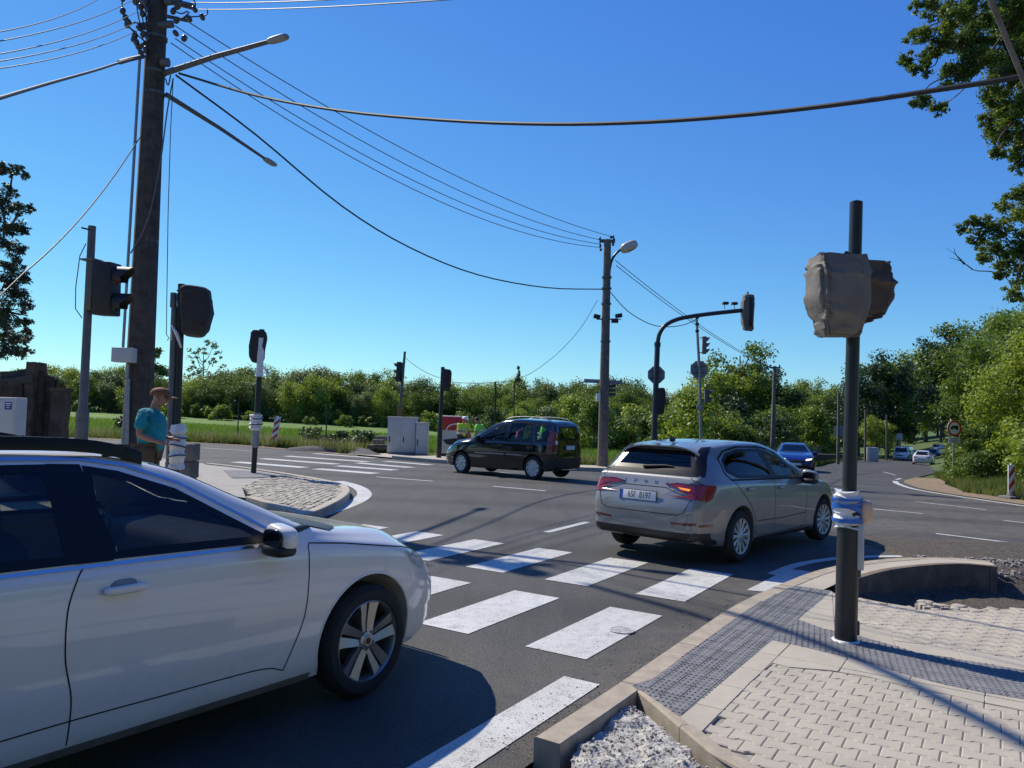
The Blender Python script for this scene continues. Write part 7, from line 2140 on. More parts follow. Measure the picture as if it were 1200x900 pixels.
for px, Y, sc, k, lab in ((868, 104, 1.36, 0, 'tall feathery tree, highest of the clump behind the slim pale pole'), (838, 100, 1.08, 2, 'lighter tree left of the tallest tree behind the slim pale pole'), (892, 106, 1.1, 1, 'dark tree at the right of the clump behind the pale utility pole'), (812, 112, .78, 0, 'low tree at the left end of the clump behind the octagonal sign'), (855, 98, .70, 1, 'dark lower tree in front of the clump behind the slim pole'),
                         (930, 120, .85, 0, 'green tree behind the blue car, left of the thick black pole'), (955, 125, .90, 2, 'light green tree left of the thick black pole'), (980, 118, .85, 1, 'dark tree just left of the thick black pole'), (905, 128, .86, 2, 'pale tree behind the pale utility pole with crossarm'),
                         (1006, 112, 1.12, 1, 'dark tree just right of the thick black pole'), (1022, 120, 1.32, 0, 'tree right of the thick black pole behind the roadside box'), (1040, 118, 1.38, 1, 'tall dark tree left of the white van'), (1052, 136, 1.45, 0, 'tree behind the white van down the road'), (1028, 104, .55, 2, 'small light tree behind the roadside box')):
    x = at_px(px, Y); MT[k].put(x, Y, sc, lab, None, rnd.uniform(0, 6))
for px, Y, sc, k, lab in ((1066, 165, 1.75, 0, 'tall tree closing the view at the bend of the far road'), (1085, 160, 1.85, 2, 'light green tree over the farthest car'), (1104, 150, 1.95, 1, 'dark tree over the bend of the far road'), (1125, 150, 2.05, 0, 'tall tree behind the roadside wall of leaves')):
    x = at_px(px, Y); MT[k].put(x, Y, sc, lab, None, rnd.uniform(0, 6))
for i, px in enumerate(range(1015, 1150, 14)):
    Y = 182 + (i % 2) * 8; x = at_px(px, Y); MT[i % 3].put(x, Y, 1.15 + .1 * (i % 3), 'tree of the background row closing the view beyond the bend of the far road', 'background trees beyond the bend', i * 1.7)
# wall of foliage on the right
RW = [Proto(lambda i=i: tree('broadleaf_tree', 'leafy tree in the roadside wall of leaves', 8.6, 3.6, 56, 26000, .115, [L_MID, L_LIGHT, L_NEAR][i], 190 + i, low=.0, crel=.27)) for i in range(3)]
spots = [(21.9, 31.5, .78, 1), (24.6, 37.8, .92, 0), (28.7, 43, 1.08, 2), (33.3, 49.5, 1.25, 1), (26.5, 34, 1.0, 2), (39.3, 57, 1.4, 0), (45.5, 65, 1.5, 1), (51.5, 73.5, 1.7, 2), (60, 82, 1.85, 0), (31, 40, 1.25, 0), (36, 48, 1.4, 2), (66, 94, 2.0, 1), (44, 60, 1.55, 0), (27, 30, 1.1, 0), (23.5, 26.5, .95, 2), (21.8, 22.5, .8, 1), (78, 108, 2.2, 2), (94, 122, 2.2, 0)]
ORD = ['first', 'second', 'third', 'fourth', 'fifth', 'sixth', 'seventh', 'eighth', 'ninth', 'tenth', 'eleventh', 'twelfth', 'thirteenth', 'fourteenth', 'fifteenth', 'sixteenth', 'seventeenth', 'eighteenth']
for i, (x, y, sc, k) in enumerate(spots):
    RW[k].put(x, y, sc, 'leafy tree in the continuous wall of leaves along the right side of the far road', 'trees in the right-hand wall of leaves', rnd.uniform(0, 6), dz=-.3)
RB = [Proto(lambda i=i: tree('bush', 'low bush at the foot of the right-hand trees', 2.3, 1.7, 24, 8000, .085, [L_MID, L_LIGHT][i], 195 + i, form='dome', cat='bush', crel=.30)) for i in range(2)]
for i, (x, y, sc) in enumerate(((18.7, 29.8, .75), (20.3, 33.2, .8), (22.3, 37.2, .95), (19.0, 26.6, 1.0), (18.0, 23.4, .9), (20.4, 29.8, 1.3), (25.8, 41.3, .8), (28.9, 46.2, .9), (32.6, 51.5, 1.0), (36.5, 58, 1.1), (42.5, 66, 1.2), (19.3, 20.6, 1.1), (21.5, 34.6, 1.2), (47.5, 73, 1.4), (55.5, 83, 1.5), (17.9, 20.5, .7))):
    RB[i % 2].put(x, y, sc, ['mid green', 'light green'][i % 2] + ' bush at the foot of the trees along the right verge', 'bushes along the right verge', rnd.uniform(0, 6))
# unseen trees added behind the viewpoint, mirrored by the cars and cutting skylight
for i, (x, y, sc) in enumerate(((-9, -24, 1.9), (4, -23, 2.2), (17, -19, 2.2), (24, -9, 1.9), (-20, -22, 1.2), (-29, -12, 1.3), (-33, -2, 1.1), (-36, 9, 1.2), (-42, 18, 1.2), (-26, -24, 1.4), (-3, -30, 1.4), (11, -22, 2.2), (30, -2, 1.6))):
    RW[i % 3].put(x, y, sc, 'unseen leafy tree added behind the viewpoint for the car reflections', 'trees added behind the viewpoint', i * 1.3)

# overhanging tree, top right: clumps set out on limbs reaching over the verge
def limb_tree(name, label, cat, trunk, trunk_r, clumps, Y, nper, lsize, mt, seed, bark, elong=1.6, twigs=()):
    root = Vector((trunk[0][0], trunk[0][1], gz(trunk[0][0], trunk[0][1])))
    t = thing(name, label, cat, tuple(root))
    T = smoothline([Vector(p) - root for p in trunk], 4)
    b = MB(); n = len(T); b.tube(T, [trunk_r * (1 - .75 * i / (n - 1)) for i in range(n)], 10)
    rng = random.Random(seed)
    cs, rs, ks = [], [], []
    CC = sorted([(px, py, rp, W(px, py, Y + rng.uniform(-1.5, 1.5))) for px, py, rp in clumps], key=lambda q: -q[0] if clumps[-1][0] > 600 else q[0])
    nodes = [(p, 0) for p in T[n // 4:]]
    for (px, py, rp, wc) in CC:
        Yc = wc.y
        c = wc - root; r = rp / 890 * Yc
        # leafy tufts inside the clump
        for q in range(13):
            d = Vector((rng.gauss(0, 1), rng.gauss(0, 1), rng.gauss(0, .8))); d = d.normalized() * r * rng.uniform(.35, 1.0)
            cs.append(c + d); rs.append(r * rng.uniform(.30, .52)); ks.append(int(nper * 1.35 * (rp / 25) ** 2 / 13) + 8)
            b.tube([c - d * .2, c + d * .5 + Vector((0, 0, .05)), c + d], [.018, .012, .005], 4, cap=False)
        a, dpt = min(nodes, key=lambda q: (q[0] - c).length + q[1] * .15)
        m = a.lerp(c, .5) + Vector((rng.uniform(-.2, .2), rng.uniform(-.2, .2), rng.uniform(-.15, .2)))
        rr0 = max(.018, .07 - .014 * dpt)
        b.tube(smoothline([a, m, c], 4), [rr0 * (1 - .6 * i / 8) for i in range(9)], 5, cap=False)
        nodes.append((c, dpt + 1))
    for tw in twigs: b.tube(smoothline([W(*p) - root for p in tw], 3), [.02 * (1 - .8 * i / (3 * (len(tw) - 1))) for i in range(3 * (len(tw) - 1) + 1)], 4, cap=False)
    leaves_obj('crown', cs, rs, ks, lsize, mt, t, seed, elong=elong, shell=.6)
    obj('trunk', b, bark, t, smooth=40, fixn=False)
    return t
CL = [(1078, 40, 18), (1062, 72, 12), (1080, 82, 13), (1100, 55, 20), (1112, 22, 20), (1128, 52, 26), (1120, 85, 20), (1145, 20, 28), (1148, 78, 24), (1172, 48, 32), (1185, 12, 32), (1172, 90, 26), (1198, 80, 32), (1190, 120, 26), (1165, 118, 16), (1078, 120, 12), (1100, 128, 12), (1092, 10, 16), (1075, 6, 9),
      (1160, 142, 15), (1180, 155, 20), (1198, 165, 24), (1170, 178, 12), (1192, 190, 14), (1188, 140, 20), (1196, 60, 28), (1150, 50, 26), (1135, 12, 22), (1170, 20, 26), (1225, 40, 40), (1240, 110, 40), (1235, 170, 36), (1290, 20, 50), (1300, 100, 50), (1290, 180, 45), (1350, 60, 55), (1360, 150, 55), (1130, -30, 35), (1180, -40, 40), (1240, -50, 45), (1320, -60, 55), (1420, 20, 60), (1430, 130, 60)]
limb_tree('overhanging_tree', 'broadleaf tree whose boughs hang into the top right corner', 'tree', [(15.6, 17.0, 0), (15.3, 17.0, 3), (14.8, 16.8, 6), (14.2, 16.5, 9), (13.4, 16.4, 11.5)], .28, CL, 16.5, 1500, .046, L_NEAR, 301, M['bark'])
CL2 = [(1128, 268, 9), (1140, 262, 10), (1148, 280, 13), (1160, 262, 13), (1165, 292, 15), (1150, 302, 8), (1178, 275, 16), (1182, 308, 18), (1198, 255, 20), (1200, 290, 22), (1178, 240, 12), (1192, 225, 14), (1200, 330, 22), (1188, 345, 12), (1172, 322, 9), (1230, 240, 36), (1240, 300, 38), (1235, 350, 34), (1290, 260, 45), (1300, 330, 45), (1350, 280, 50)]
limb_tree('overhanging_tree', 'smaller tree at the right edge with a twiggy branch pointing left below the overhanging boughs', 'tree', [(19.2, 21.6, 0), (19.0, 21.6, 2.4), (18.4, 21.4, 4.6), (17.6, 21.3, 6.6), (16.8, 21.2, 8.2)], .2, CL2, 21.0, 1400, .054, L_NEAR, 302, M['bark'],
          twigs=[[(1180, 322, 21), (1160, 318, 21), (1140, 316, 21), (1122, 300, 21), (1108, 290, 21)], [(1140, 316, 21), (1126, 306, 21), (1112, 302, 21)], [(1130, 310, 21), (1120, 298, 21), (1118, 290, 21)]])
# dark tree at the left edge
CL3 = [(4, 200, 14), (20, 198, 8), (30, 205, 5), (12, 222, 10), (2, 240, 20), (22, 246, 11), (36, 244, 5), (12, 265, 15), (28, 270, 7), (4, 285, 20), (24, 292, 8), (14, 310, 15), (28, 322, 10), (6, 335, 20), (22, 345, 13), (30, 358, 8), (10, 365, 20), (27, 378, 9), (6, 392, 22), (24, 398, 12), (33, 388, 5), (12, 415, 16), (30, 412, 8),
       (-30, 215, 30), (-35, 260, 34), (-32, 310, 34), (-30, 360, 34), (-30, 405, 30), (-80, 240, 40), (-85, 310, 44), (-80, 380, 40), (-25, 180, 18), (-60, 180, 30), (-100, 170, 34), (-130, 250, 45), (-130, 340, 45)]
limb_tree('evergreen_tree', 'dark drooping evergreen tree above the crumbling wall at the left edge', 'tree', [(-15.8, 19, 0), (-15.6, 19, 3), (-15.4, 19, 6), (-15.2, 19, 8.6)], .25, CL3, 19, 1000, .038, L_PINE, 303, M['bark'], elong=2.6)
# tall grass along the far verge (nobody could count it)
def grass(name, pts, h, w, mt, seed):
    rng = np.random.default_rng(seed); n = len(pts)
    P = np.array(pts); ang = rng.random(n) * 2 * PI; hh = h * (.5 + .8 * rng.random(n)); lean = rng.normal(size=(n, 2)) * .22 * hh[:, None]
    v = np.empty((n, 3, 3)); dx = np.cos(ang) * w; dy = np.sin(ang) * w
    v[:, 0] = P + np.stack([dx, dy, np.zeros(n)], 1); v[:, 1] = P - np.stack([dx, dy, np.zeros(n)], 1); v[:, 2] = P + np.stack([lean[:, 0], lean[:, 1], hh], 1)
    me = bpy.data.meshes.new(name); me.vertices.add(n * 3); me.vertices.foreach_set('co', v.reshape(-1).astype('f'))
    me.loops.add(n * 3); me.loops.foreach_set('vertex_index', np.arange(n * 3, dtype='i'))
    me.polygons.add(n); me.polygons.foreach_set('loop_start', np.arange(0, n * 3, 3, dtype='i')); me.polygons.foreach_set('loop_total', np.full(n, 3, dtype='i'))
    me.update(calc_edges=True); me.materials.append(mt)
    o = bpy.data.objects.new(name, me); col.objects.link(o); return tag(o, kind='stuff')
G_A = leafmat('tall_grass', (.055, .095, .018), (.15, .18, .05), trans=.4, scale=.7)
G_B = leafmat('seed_heads', (.20, .19, .09), (.34, .31, .17), trans=.3, scale=.7)
rg = random.Random(8); pa, pbx = [], []
EDGE = [Vector(p) for p in ROADL_S if p[0] < 20 and p[1] < 60]
for k in range(60000):
    i = rg.randrange(len(EDGE) - 1); p = EDGE[i].lerp(EDGE[i + 1], rg.random()); t_ = (EDGE[i + 1] - EDGE[i]).normalized()
    d = .7 + abs(rg.gauss(0, 1)) * 1.7
    q = p + Vector((-t_.y, t_.x)) * d
    if -6.6 < q.x < -1.8 and q.y < 34.2: continue
    if -2.5 < q.x < 9 and (q - p).length < 2.6: continue
    cl = noise.noise(Vector((q.x * .7, q.y * .7, 0)))
    if cl < -.28: continue
    (pbx if rg.random() < .16 + .2 * cl else pa).append((q.x, q.y, gz(q.x, q.y) + .03))
grass('tall_grass', pa, .42, .020, G_A, 1); grass('seed_grass', pbx, .62, .014, G_B, 2)
# short field grass for a broken surface, and verge grass on the right
pf = []
for k in range(50000):
    y = 38 + 70 * rg.random() ** 1.6; x = rg.uniform(-.62, .2) * y
    if y < 38 + max(0, (-x - 16)) * .35 or (x > -13 and y < 36): continue
    pf.append((x, y, gz(x, y) + .05))
grass('field_grass', pf, .32, .03, leafmat('field_blades', (.05, .11, .015), (.11, .19, .03), trans=.4, scale=.15), 3)
pr = []
for k in range(16000):
    y = rg.uniform(22, 44); e = 14.6 + max(0, y - 26) * .50; x = e + .9 + abs(rg.gauss(0, 1)) * 1.6
    pr.append((x, y, gz(x, y)))
for k in range(9000):
    y = rg.uniform(50, 100); x = left_of_road(y) + .2 + rg.random() * 1.3
    pr.append((x, y, gz(x, y)))
grass('verge_grass', pr, .34, .018, G_A, 4)
# weeds by the trench and small dark shrubs in the verge
pw_ = []
for cx, cy in ((5.95, 7.35), (6.1, 7.1), (5.6, 7.1), (6.6, 7.0)):
    for k in range(60): pw_.append((cx + rg.gauss(0, .08), cy + rg.gauss(0, .06), gz(cx, cy)))
grass('trench_weeds', pw_, .13, .005, G_A, 5)
VS = Proto(lambda: tree('shrub', 'small dark shrub in the tall grass', 1.25, 1.1, 14, 1800, .10, L_DARK, 210, form='dome', cat='shrub'))
for px, Y, sc, lab in ((366, 40, 1.0, 'small dark shrub in the tall grass right of the leaning hazard board'), (400, 38, .9, 'low dark shrub in the tall grass left of the cabinets'), (425, 36.5, 1.0, 'dark shrub in the tall grass just left of the cabinets'), (150, 46, 1.1, 'dark shrub in the grass behind the utility pole')):
    x = W(px, 500, Y).x; VS.put(x, Y, sc, lab, None, Y)
# ================================================================== PEOPLE
def skin_mesh(chains, sub=2, name='b'):
    """chains: list of (points, radii, links) islands; returns evaluated skinned mesh (verts, faces)"""
    bm = bmesh.new(); lay = bm.verts.layers.skin.verify()
    roots = []
    for pts, rad, edges, root in chains:
        vs = []
        for p, r in zip(pts, rad):
            v = bm.verts.new(p); v[lay].radius = (r, r) if not hasattr(r, '__len__') else r; vs.append(v)
        for a, b in edges: bm.edges.new((vs[a], vs[b]))
        vs[root][lay].use_root = True
    me = bpy.data.meshes.new(name); bm.to_mesh(me); bm.free()
    o = bpy.data.objects.new(name, me); col.objects.link(o)
    md = o.modifiers.new('s', 'SKIN'); md.use_smooth_shade = True
    md.branch_smoothing = .6
    s = o.modifiers.new('u', 'SUBSURF'); s.levels = sub; s.render_levels = sub
    dg = bpy.context.evaluated_depsgraph_get(); dg.update()
    m2 = bpy.data.meshes.new_from_object(o.evaluated_get(dg))
    v = [tuple(q.co) for q in m2.vertices]; f = [tuple(p.vertices) for p in m2.polygons]
    bpy.data.objects.remove(o)
    return v, f
def chain(pts, rad): return (pts, rad, [(i, i + 1) for i in range(len(pts) - 1)], 0)

def person(label, P, cols, belly=0.0, cap=None, vest=False, hair=None, brim=True, group=None):
    """P: joint dictionary in local metres, +x is where the body faces"""
    t = thing('person', label, 'person', (0, 0, 0), 0, group)
    hd = P['head']; nk = P['neck']; ch = P['chest']; pv = P['pelvis']
    f = Vector(P.get('face', (1, 0, 0))).normalized()
    pts = [pv, Vector(pv).lerp(Vector(ch), .5), ch, nk, Vector(nk) + Vector((0, 0, .06)), Vector(hd) - Vector((0, 0, .05)), Vector(hd) + Vector((0, 0, .05)), Vector(hd) + Vector((0, 0, .10))]
    rad = [(.14, .11), (.135, .105), (.125, .095), .048, .050, .082, .092, .05]
    edges = [(i, i + 1) for i in range(7)]
    def add(ps, rs, frm):
        k = frm
        for p, r in zip(ps, rs): pts.append(p); rad.append(r); edges.append((k, len(pts) - 1)); k = len(pts) - 1
        return k
    for sd in ('l', 'r'):
        sh, el, wr = (Vector(P[q + sd]) for q in ('sh_', 'el_', 'wr_'))
        hand = Vector(P['ha_' + sd])
        add([sh, sh.lerp(el, .5), el, el.lerp(wr, .45), wr, wr.lerp(hand, .55), hand], [.040, .042, .042, .040, .027, .036, .030], 2)
        k = len(pts) - 1
        hp, kn, an = (Vector(P[q + sd]) for q in ('hp_', 'kn_', 'an_'))
        add([hp, hp.lerp(kn, .5), kn, kn.lerp(an, .4), an, an + Vector((.05, 0, -.03)), an + Vector((.17, 0, -.04))], [.092, .085, .058, .055, .040, .042, .032], 0)
    chains = [(pts, rad, edges, 0)]
    # fingers and thumb
    for sd in ('l', 'r'):
        wr, hand = Vector(P['wr_' + sd]), Vector(P['ha_' + sd]); d = (hand - wr).normalized(); side = d.cross(Vector((0, 0, 1)))
        if side.length < .1: side = Vector((0, 1, 0))
        side.normalize(); dn = d.cross(side).normalized()
        if dn.z > 0: dn = -dn
        for i, (o, L) in enumerate(((-.027, .070), (-.009, .080), (.010, .075), (.028, .058))):
            a = hand + side * o - d * .02
            chains.append(chain([a, a + d * L * .5, a + d * L * .85 + dn * L * .25, a + d * L + dn * L * .55], [.010, .0095, .0085, .007]))
        a = wr.lerp(hand, .35) + side * -.03 * (1 if sd == 'l' else -1)
        chains.append(chain([a, a + d * .035 + dn * .02 - side * .015, a + d * .06 + dn * .035], [.013, .011, .009]))
    # nose, ears
    H = Vector(hd); s_ = f.cross(Vector((0, 0, 1))).normalized()
    chains.append(chain([H + f * .080 + Vector((0, 0, .03)), H + f * .112 - Vector((0, 0, .005)), H + f * .09 - Vector((0, 0, .02))], [.012, .017, .012]))
    for q in (-1, 1): chains.append(chain([H + s_ * q * .085 + Vector((0, 0, .025)) - f * .01, H + s_ * q * .096 - f * .015, H + s_ * q * .087 - Vector((0, 0, .03))], [.014, .018, .012]))
    chains.append(chain([H + f * .060 - Vector((0, 0, .065)), H + f * .078 - Vector((0, 0, .085))], [.035, .028]))
    v, fc = skin_mesh(chains)
    b = MB(); b.add(v, fc); body = obj('body', b, cols['skin'], t, smooth=True)
    for q in (-1, 1):
        b = MB(); b.sell(H + f * .082 + s_ * q * .034 + Vector((0, 0, .028)), (.007, .009, .006), 1, n=8, m=6); obj('eye', b, M['gap'], t, smooth=True)
    b = MB(); b.sell(H + f * .098 - Vector((0, 0, .048)), (.008, .022, .006), 1, n=10, m=6, M=Matrix.Rotation(math.atan2(f.y, f.x), 4, 'Z')); obj('mouth', b, cols.get('lip', M['lip']), t, smooth=True)
    # shirt
    bt = Vector(pv).lerp(Vector(ch), .45) + Vector((belly * .45, 0, 0))
    sp = [Vector(pv) + Vector((belly * .3, 0, -.11)), bt, Vector(ch) + Vector((belly * .15, 0, -.02)), Vector(nk) + Vector((0, 0, .0))]
    sr = [(.185 + belly * .3, .165 + belly * .2), (.185 + belly * .7, .165 + belly * .45), (.215, .170), (.105, .100)]
    se = [(0, 1), (1, 2), (2, 3)]
    for sd in ('l', 'r'):
        sh, el = Vector(P['sh_' + sd]), Vector(P['el_' + sd])
        k = 2
        for p, r in ((sh + Vector((0, 0, -.002)), .104), (sh.lerp(el, .45), .080), (sh.lerp(el, .85), .078)):
            sp.append(p); sr.append(r); se.append((k, len(sp) - 1)); k = len(sp) - 1
    v, fc = skin_mesh([(sp, sr, se, 0)]); b = MB(); b.add(v, fc); obj('shirt', b, cols['shirt'], t, smooth=True)
    # trousers
    tp = [Vector(pv) + Vector((0, 0, .0))]; tr_ = [(.14, .13)]; te = []
    for sd in ('l', 'r'):
        hp, kn, an = (Vector(P[q + sd]) for q in ('hp_', 'kn_', 'an_')); k = 0
        for p, r in ((hp, .112), (hp.lerp(kn, .5), .100), (kn, .080), (kn.lerp(an, .5), .074), (an + Vector((0, 0, .03)), .066)):
            tp.append(p); tr_.append(r); te.append((k, len(tp) - 1)); k = len(tp) - 1
    v, fc = skin_mesh([(tp, tr_, te, 0)]); b = MB(); b.add(v, fc); obj('trousers', b, cols['trousers'], t, smooth=True)
    for sd in ('l', 'r'):
        an = Vector(P['an_' + sd]); b = MB(); b.sell(an + Vector((.06, 0, -.045)), (.14, .052, .045), .7, n=18, m=10); obj('shoe', b, M['dark'], t, smooth=50)
    if cap:
        Mz = Matrix.Rotation(math.atan2(f.y, f.x), 4, 'Z')
        b = MB(); b.sell(H + Vector((-.005, 0, .060)), (.112, .100, .085), .9, n=24, m=14, M=Mz, fn=lambda p: Vector((p.x, p.y, max(p.z, -.012))))
        c_ = obj('cap', b, cap, t, smooth=50)
        if brim:
            b = MB(); b.sell(H + f * .125 + Vector((0, 0, .050)), (.075, .078, .010), .9, n=20, m=8, M=Mz @ Ry(R(8))); obj('brim', b, cap, c_, smooth=50)
    if hair:
        b = MB(); b.sell(H + Vector((0, 0, .055)) - f * .018, (.100, .096, .080), .95, n=20, m=12); obj('hair', b, hair, t, smooth=50)
    if vest:
        b = MB()
        for z_ in (.10, .24):
            c0 = Vector(pv) + Vector((belly * .4, 0, z_)); w_ = (.225 + belly * .6, .192 + belly * .4)
            ring = [c0 + Vector((w_[1] * math.cos(a), w_[0] * math.sin(a), 0)) for a in [2 * PI * i / 24 for i in range(25)]]
            vs = [];
            for p in ring: vs += [p - Vector((0, 0, .028)), p + Vector((0, 0, .028))]
            b.add(vs, [(2 * i, 2 * i + 2, 2 * i + 3, 2 * i + 1) for i in range(24)])
        obj('reflective_band', b, M['reflective'], t, smooth=50)
    return t
M['lip'] = mat('lip', (.25, .09, .07), .5)
M['reflective'] = mat('reflective_tape', (.62, .63, .62), .3, metal=.3)
M['skin'] = mat('skin_tanned', (.36, .19, .125), .55, var=.12, vscale=18)
M['cyan'] = mat('turquoise_shirt', (.010, .26, .30), .85, var=.2, vscale=5, bump=1, bscale=11, bdist=.06)
M['hivis'] = mat('hi_vis_yellow', (.55, .78, .04), .7, var=.1, vscale=9, bump=.4, bscale=12, bdist=.02)
M['hivisg'] = mat('hi_vis_green', (.22, .75, .06), .7, var=.1, vscale=9, bump=.4, bscale=12, bdist=.02)
M['hair'] = mat('dark_hair', (.03, .02, .016), .7)
M['hairg'] = mat('grey_hair', (.35, .32, .28), .7)
M['khaki'] = mat('brown_trousers', (.10, .07, .045), .85, var=.15)
M['navy'] = mat('navy_trousers', (.02, .025, .045), .85)
M['orange'] = mat('orange_trousers', (.60, .14, .03), .8)
M['pink'] = mat('pink_shirt', (.62, .12, .38), .8)
M['browncap'] = mat('rust_brown_cap', (.20, .075, .03), .8, var=.15, vscale=20)
V = Vector
def pose(**kw):
    P = dict(head=(.02, 0, 1.63), neck=(0, 0, 1.47), chest=(0, 0, 1.28), pelvis=(0, 0, .98), sh_l=(0, .185, 1.40), sh_r=(0, -.185, 1.40), el_l=(-.02, .25, 1.12), el_r=(-.02, -.25, 1.12), wr_l=(.06, .25, .88), wr_r=(.06, -.25, .88), ha_l=(.08, .25, .80), ha_r=(.08, -.25, .80),
             hp_l=(0, .095, .92), hp_r=(0, -.095, .92), kn_l=(.02, .11, .50), kn_r=(.02, -.11, .50), an_l=(0, .12, .09), an_r=(0, -.12, .09), face=(1, 0, 0))
    P.update(kw); return P
# man in turquoise: forearms forward, working at the wrapped post, looking down
man = person('man in a turquoise T-shirt and brown cap working at the wrapped signal pole', pose(head=(.11, 0, 1.575), neck=(.05, 0, 1.45), chest=(.03, 0, 1.27), el_r=(-.03, -.27, 1.13), wr_r=(.16, -.23, 1.05), ha_r=(.235, -.21, 1.04), el_l=(.0, .26, 1.13), wr_l=(.17, .21, 1.07), ha_l=(.245, .19, 1.07), face=(1, .0, -.22)),
             dict(skin=M['skin'], shirt=M['cyan'], trousers=M['khaki']), belly=.07, cap=M['browncap'])
p = W(175, 500, 10.15); man.location = (p.x, p.y, .12); man.rotation_euler = (0, 0, R(8)); man.scale = (1.12, 1.14, 1.065)
def wk(px, Y, rz, **kw):
    o = person(**kw); p = W(px, 500, Y); o.location = (p.x, p.y, gz(p.x, p.y) + .12); o.rotation_euler = (0, 0, rz); return o
wk(541.5, 30.0, R(-35), label='worker in yellow hi-vis with a light cap, leftmost of the group behind the black car', P=pose(head=(.12, 0, 1.58), neck=(.07, 0, 1.44), chest=(.03, 0, 1.26), el_r=(.08, -.27, 1.13), wr_r=(.30, -.2, 1.12), ha_r=(.38, -.18, 1.13)), cols=dict(skin=M['skin'], shirt=M['hivis'], trousers=M['navy']), cap=M['white'], vest=True, belly=.04, group='hi-vis workers')
wk(547.5, 30.4, R(200), label='worker in orange and yellow hi-vis facing the leftmost worker', P=pose(head=(.08, 0, 1.55), el_r=(.10, -.25, 1.13), wr_r=(.30, -.15, 1.15), ha_r=(.38, -.12, 1.16)), cols=dict(skin=M['skin'], shirt=M['hivis'], trousers=M['orange']), hair=M['hairg'], vest=True, group='hi-vis workers')
wk(562, 30.6, R(150), label='dark-haired worker in a bright green hi-vis vest bending behind the black car bonnet', P=pose(head=(.16, 0, 1.60), neck=(.09, 0, 1.45), chest=(.04, 0, 1.27)), cols=dict(skin=M['skin'], shirt=M['hivisg'], trousers=M['navy']), hair=M['hair'], vest=True, belly=.04, group='hi-vis workers')
wk(636, 28.6, R(180), label='worker with a lime green cap seen over the roof of the black car', P=pose(), cols=dict(skin=M['skin'], shirt=M['hivisg'], trousers=M['navy']), cap=M['hivis'], vest=True, group='hi-vis workers')
wk(609, 29.2, R(190), label='person in a pink top seen through the windows of the black car', P=pose(head=(.05, 0, 1.50), neck=(.02, 0, 1.36), chest=(0, 0, 1.20)), cols=dict(skin=M['skin'], shirt=M['pink'], trousers=M['navy']), hair=M['hair'])
# ================================================================== OVERHEAD WIRES
def wire(name, label, pts, r, mt, cat='cable', group=None, n=6):
    P = [Vector(p) for p in pts]
    o0 = P[0].copy()
    b = MB(); b.tube([p - o0 for p in P], r, n)
    o = obj(name, b, mt, None, smooth=40); o.location = o0
    return tag(o, label, cat, group)
def thru(a, b, m, n=30):
    """cable through end points a,b whose midpoint passes m (parabola)"""
    a, b, m = Vector(a), Vector(b), Vector(m)
    return [a * (1 - t) ** 2 + (2 * m - (a + b) / 2) * 2 * t * (1 - t) + b * t * t for t in [i / n for i in range(n + 1)]]
# poles just outside the picture that carry the far ends of the lines
POLES = {'right': Vector((8.6, 5.2, .1)), 'rear': Vector((-.4, -7.5, .11)), 'left': Vector((-13.5, 3.2, .03))}
for k_, (lab, hh) in {'right': ('brown service pole on the pavement beyond the right edge', 6.9), 'rear': ('tall brown pole behind the viewpoint carrying the heavy cable bundle', 9.4), 'left': ('brown pole left of the white car carrying the thin lines', 7.6)}.items():
    tt = thing('utility_pole', lab, 'utility pole', tuple(POLES[k_]))
    b = MB(); b.tube([(0, 0, -.1), (0, 0, hh)], [.15, .10], 12); obj('pole', b, M['woodpole'], tt, smooth=40)
    b = MB(); b.bbox((0, 0, hh - .25), (1.1, .1, .1), .01, rz=R(60)); obj('crossarm', b, M['steel2'], tt, smooth=30)
PR, PB, PL = POLES['right'], POLES['rear'], POLES['left']
# thick cables
A = W(210, 86, 16); B = W(1290, 70, 5.0)
pts = [W(210, 86, 15.8), W(300, 112, 14.3), W(400, 130, 12.6), W(520, 141, 11.0), W(640, 145.5, 9.6), W(760, 143, 8.5), W(880, 134, 7.6), W(1000, 120, 6.8), W(1100, 105, 6.3), W(1200, 89, 5.9), W(1320, 62, 5.6)]
wire('bundled_cable', 'thick black bundled cable sagging across the whole sky', smoothline(pts, 4) + [PR + Vector((0, 0, 6.5))], .024, M['cable'], group=None, n=8)
b = MB(); P0 = pts[0]
o = None
pts = [W(-60, 134, 7), W(0, 115, 8.4), W(60, 97, 10.4), W(110, 83, 12.6), W(145, 72, 14.6), W(172, 66, 15.8)]
wire('bundled_cable', 'pale twisted cable running from the thick pole out to the left edge', [PL + Vector((0, 0, 6.2))] + smoothline(pts, 4), .021, M['cable_l'], n=8)
wire('suspension_clamp', 'dark cable clamp on the pale twisted cable beside the thick pole', [W(140, 73, 14.5), W(150, 70, 15), W(168, 66, 15.7)], [.035, .085, .04] if False else .045, M['steel2'], cat='cable clamp')
pts = [PB + Vector((0, 0, 8.8)), W(1148, -32, 5.0), W(1163, 5, 5.1), W(1200, 95, 5.3), W(1240, 190, 5.5), PR + Vector((-.1, 0, 2.6))]
wire('support_cable', 'straight grey cable crossing the leaves in the top right corner', pts, .018, M['cable_l'], n=8)
wire('service_cable', 'black cable sagging from the thick pole down to the central pole', smoothline([W(206, 88, 16), W(300, 158, 18), W(400, 241, 20.4), W(480, 290, 22.8), W(560, 322, 25.2), W(640, 337, 27.6), W(708, 339, 29.5)], 4), .022, M['cable'])
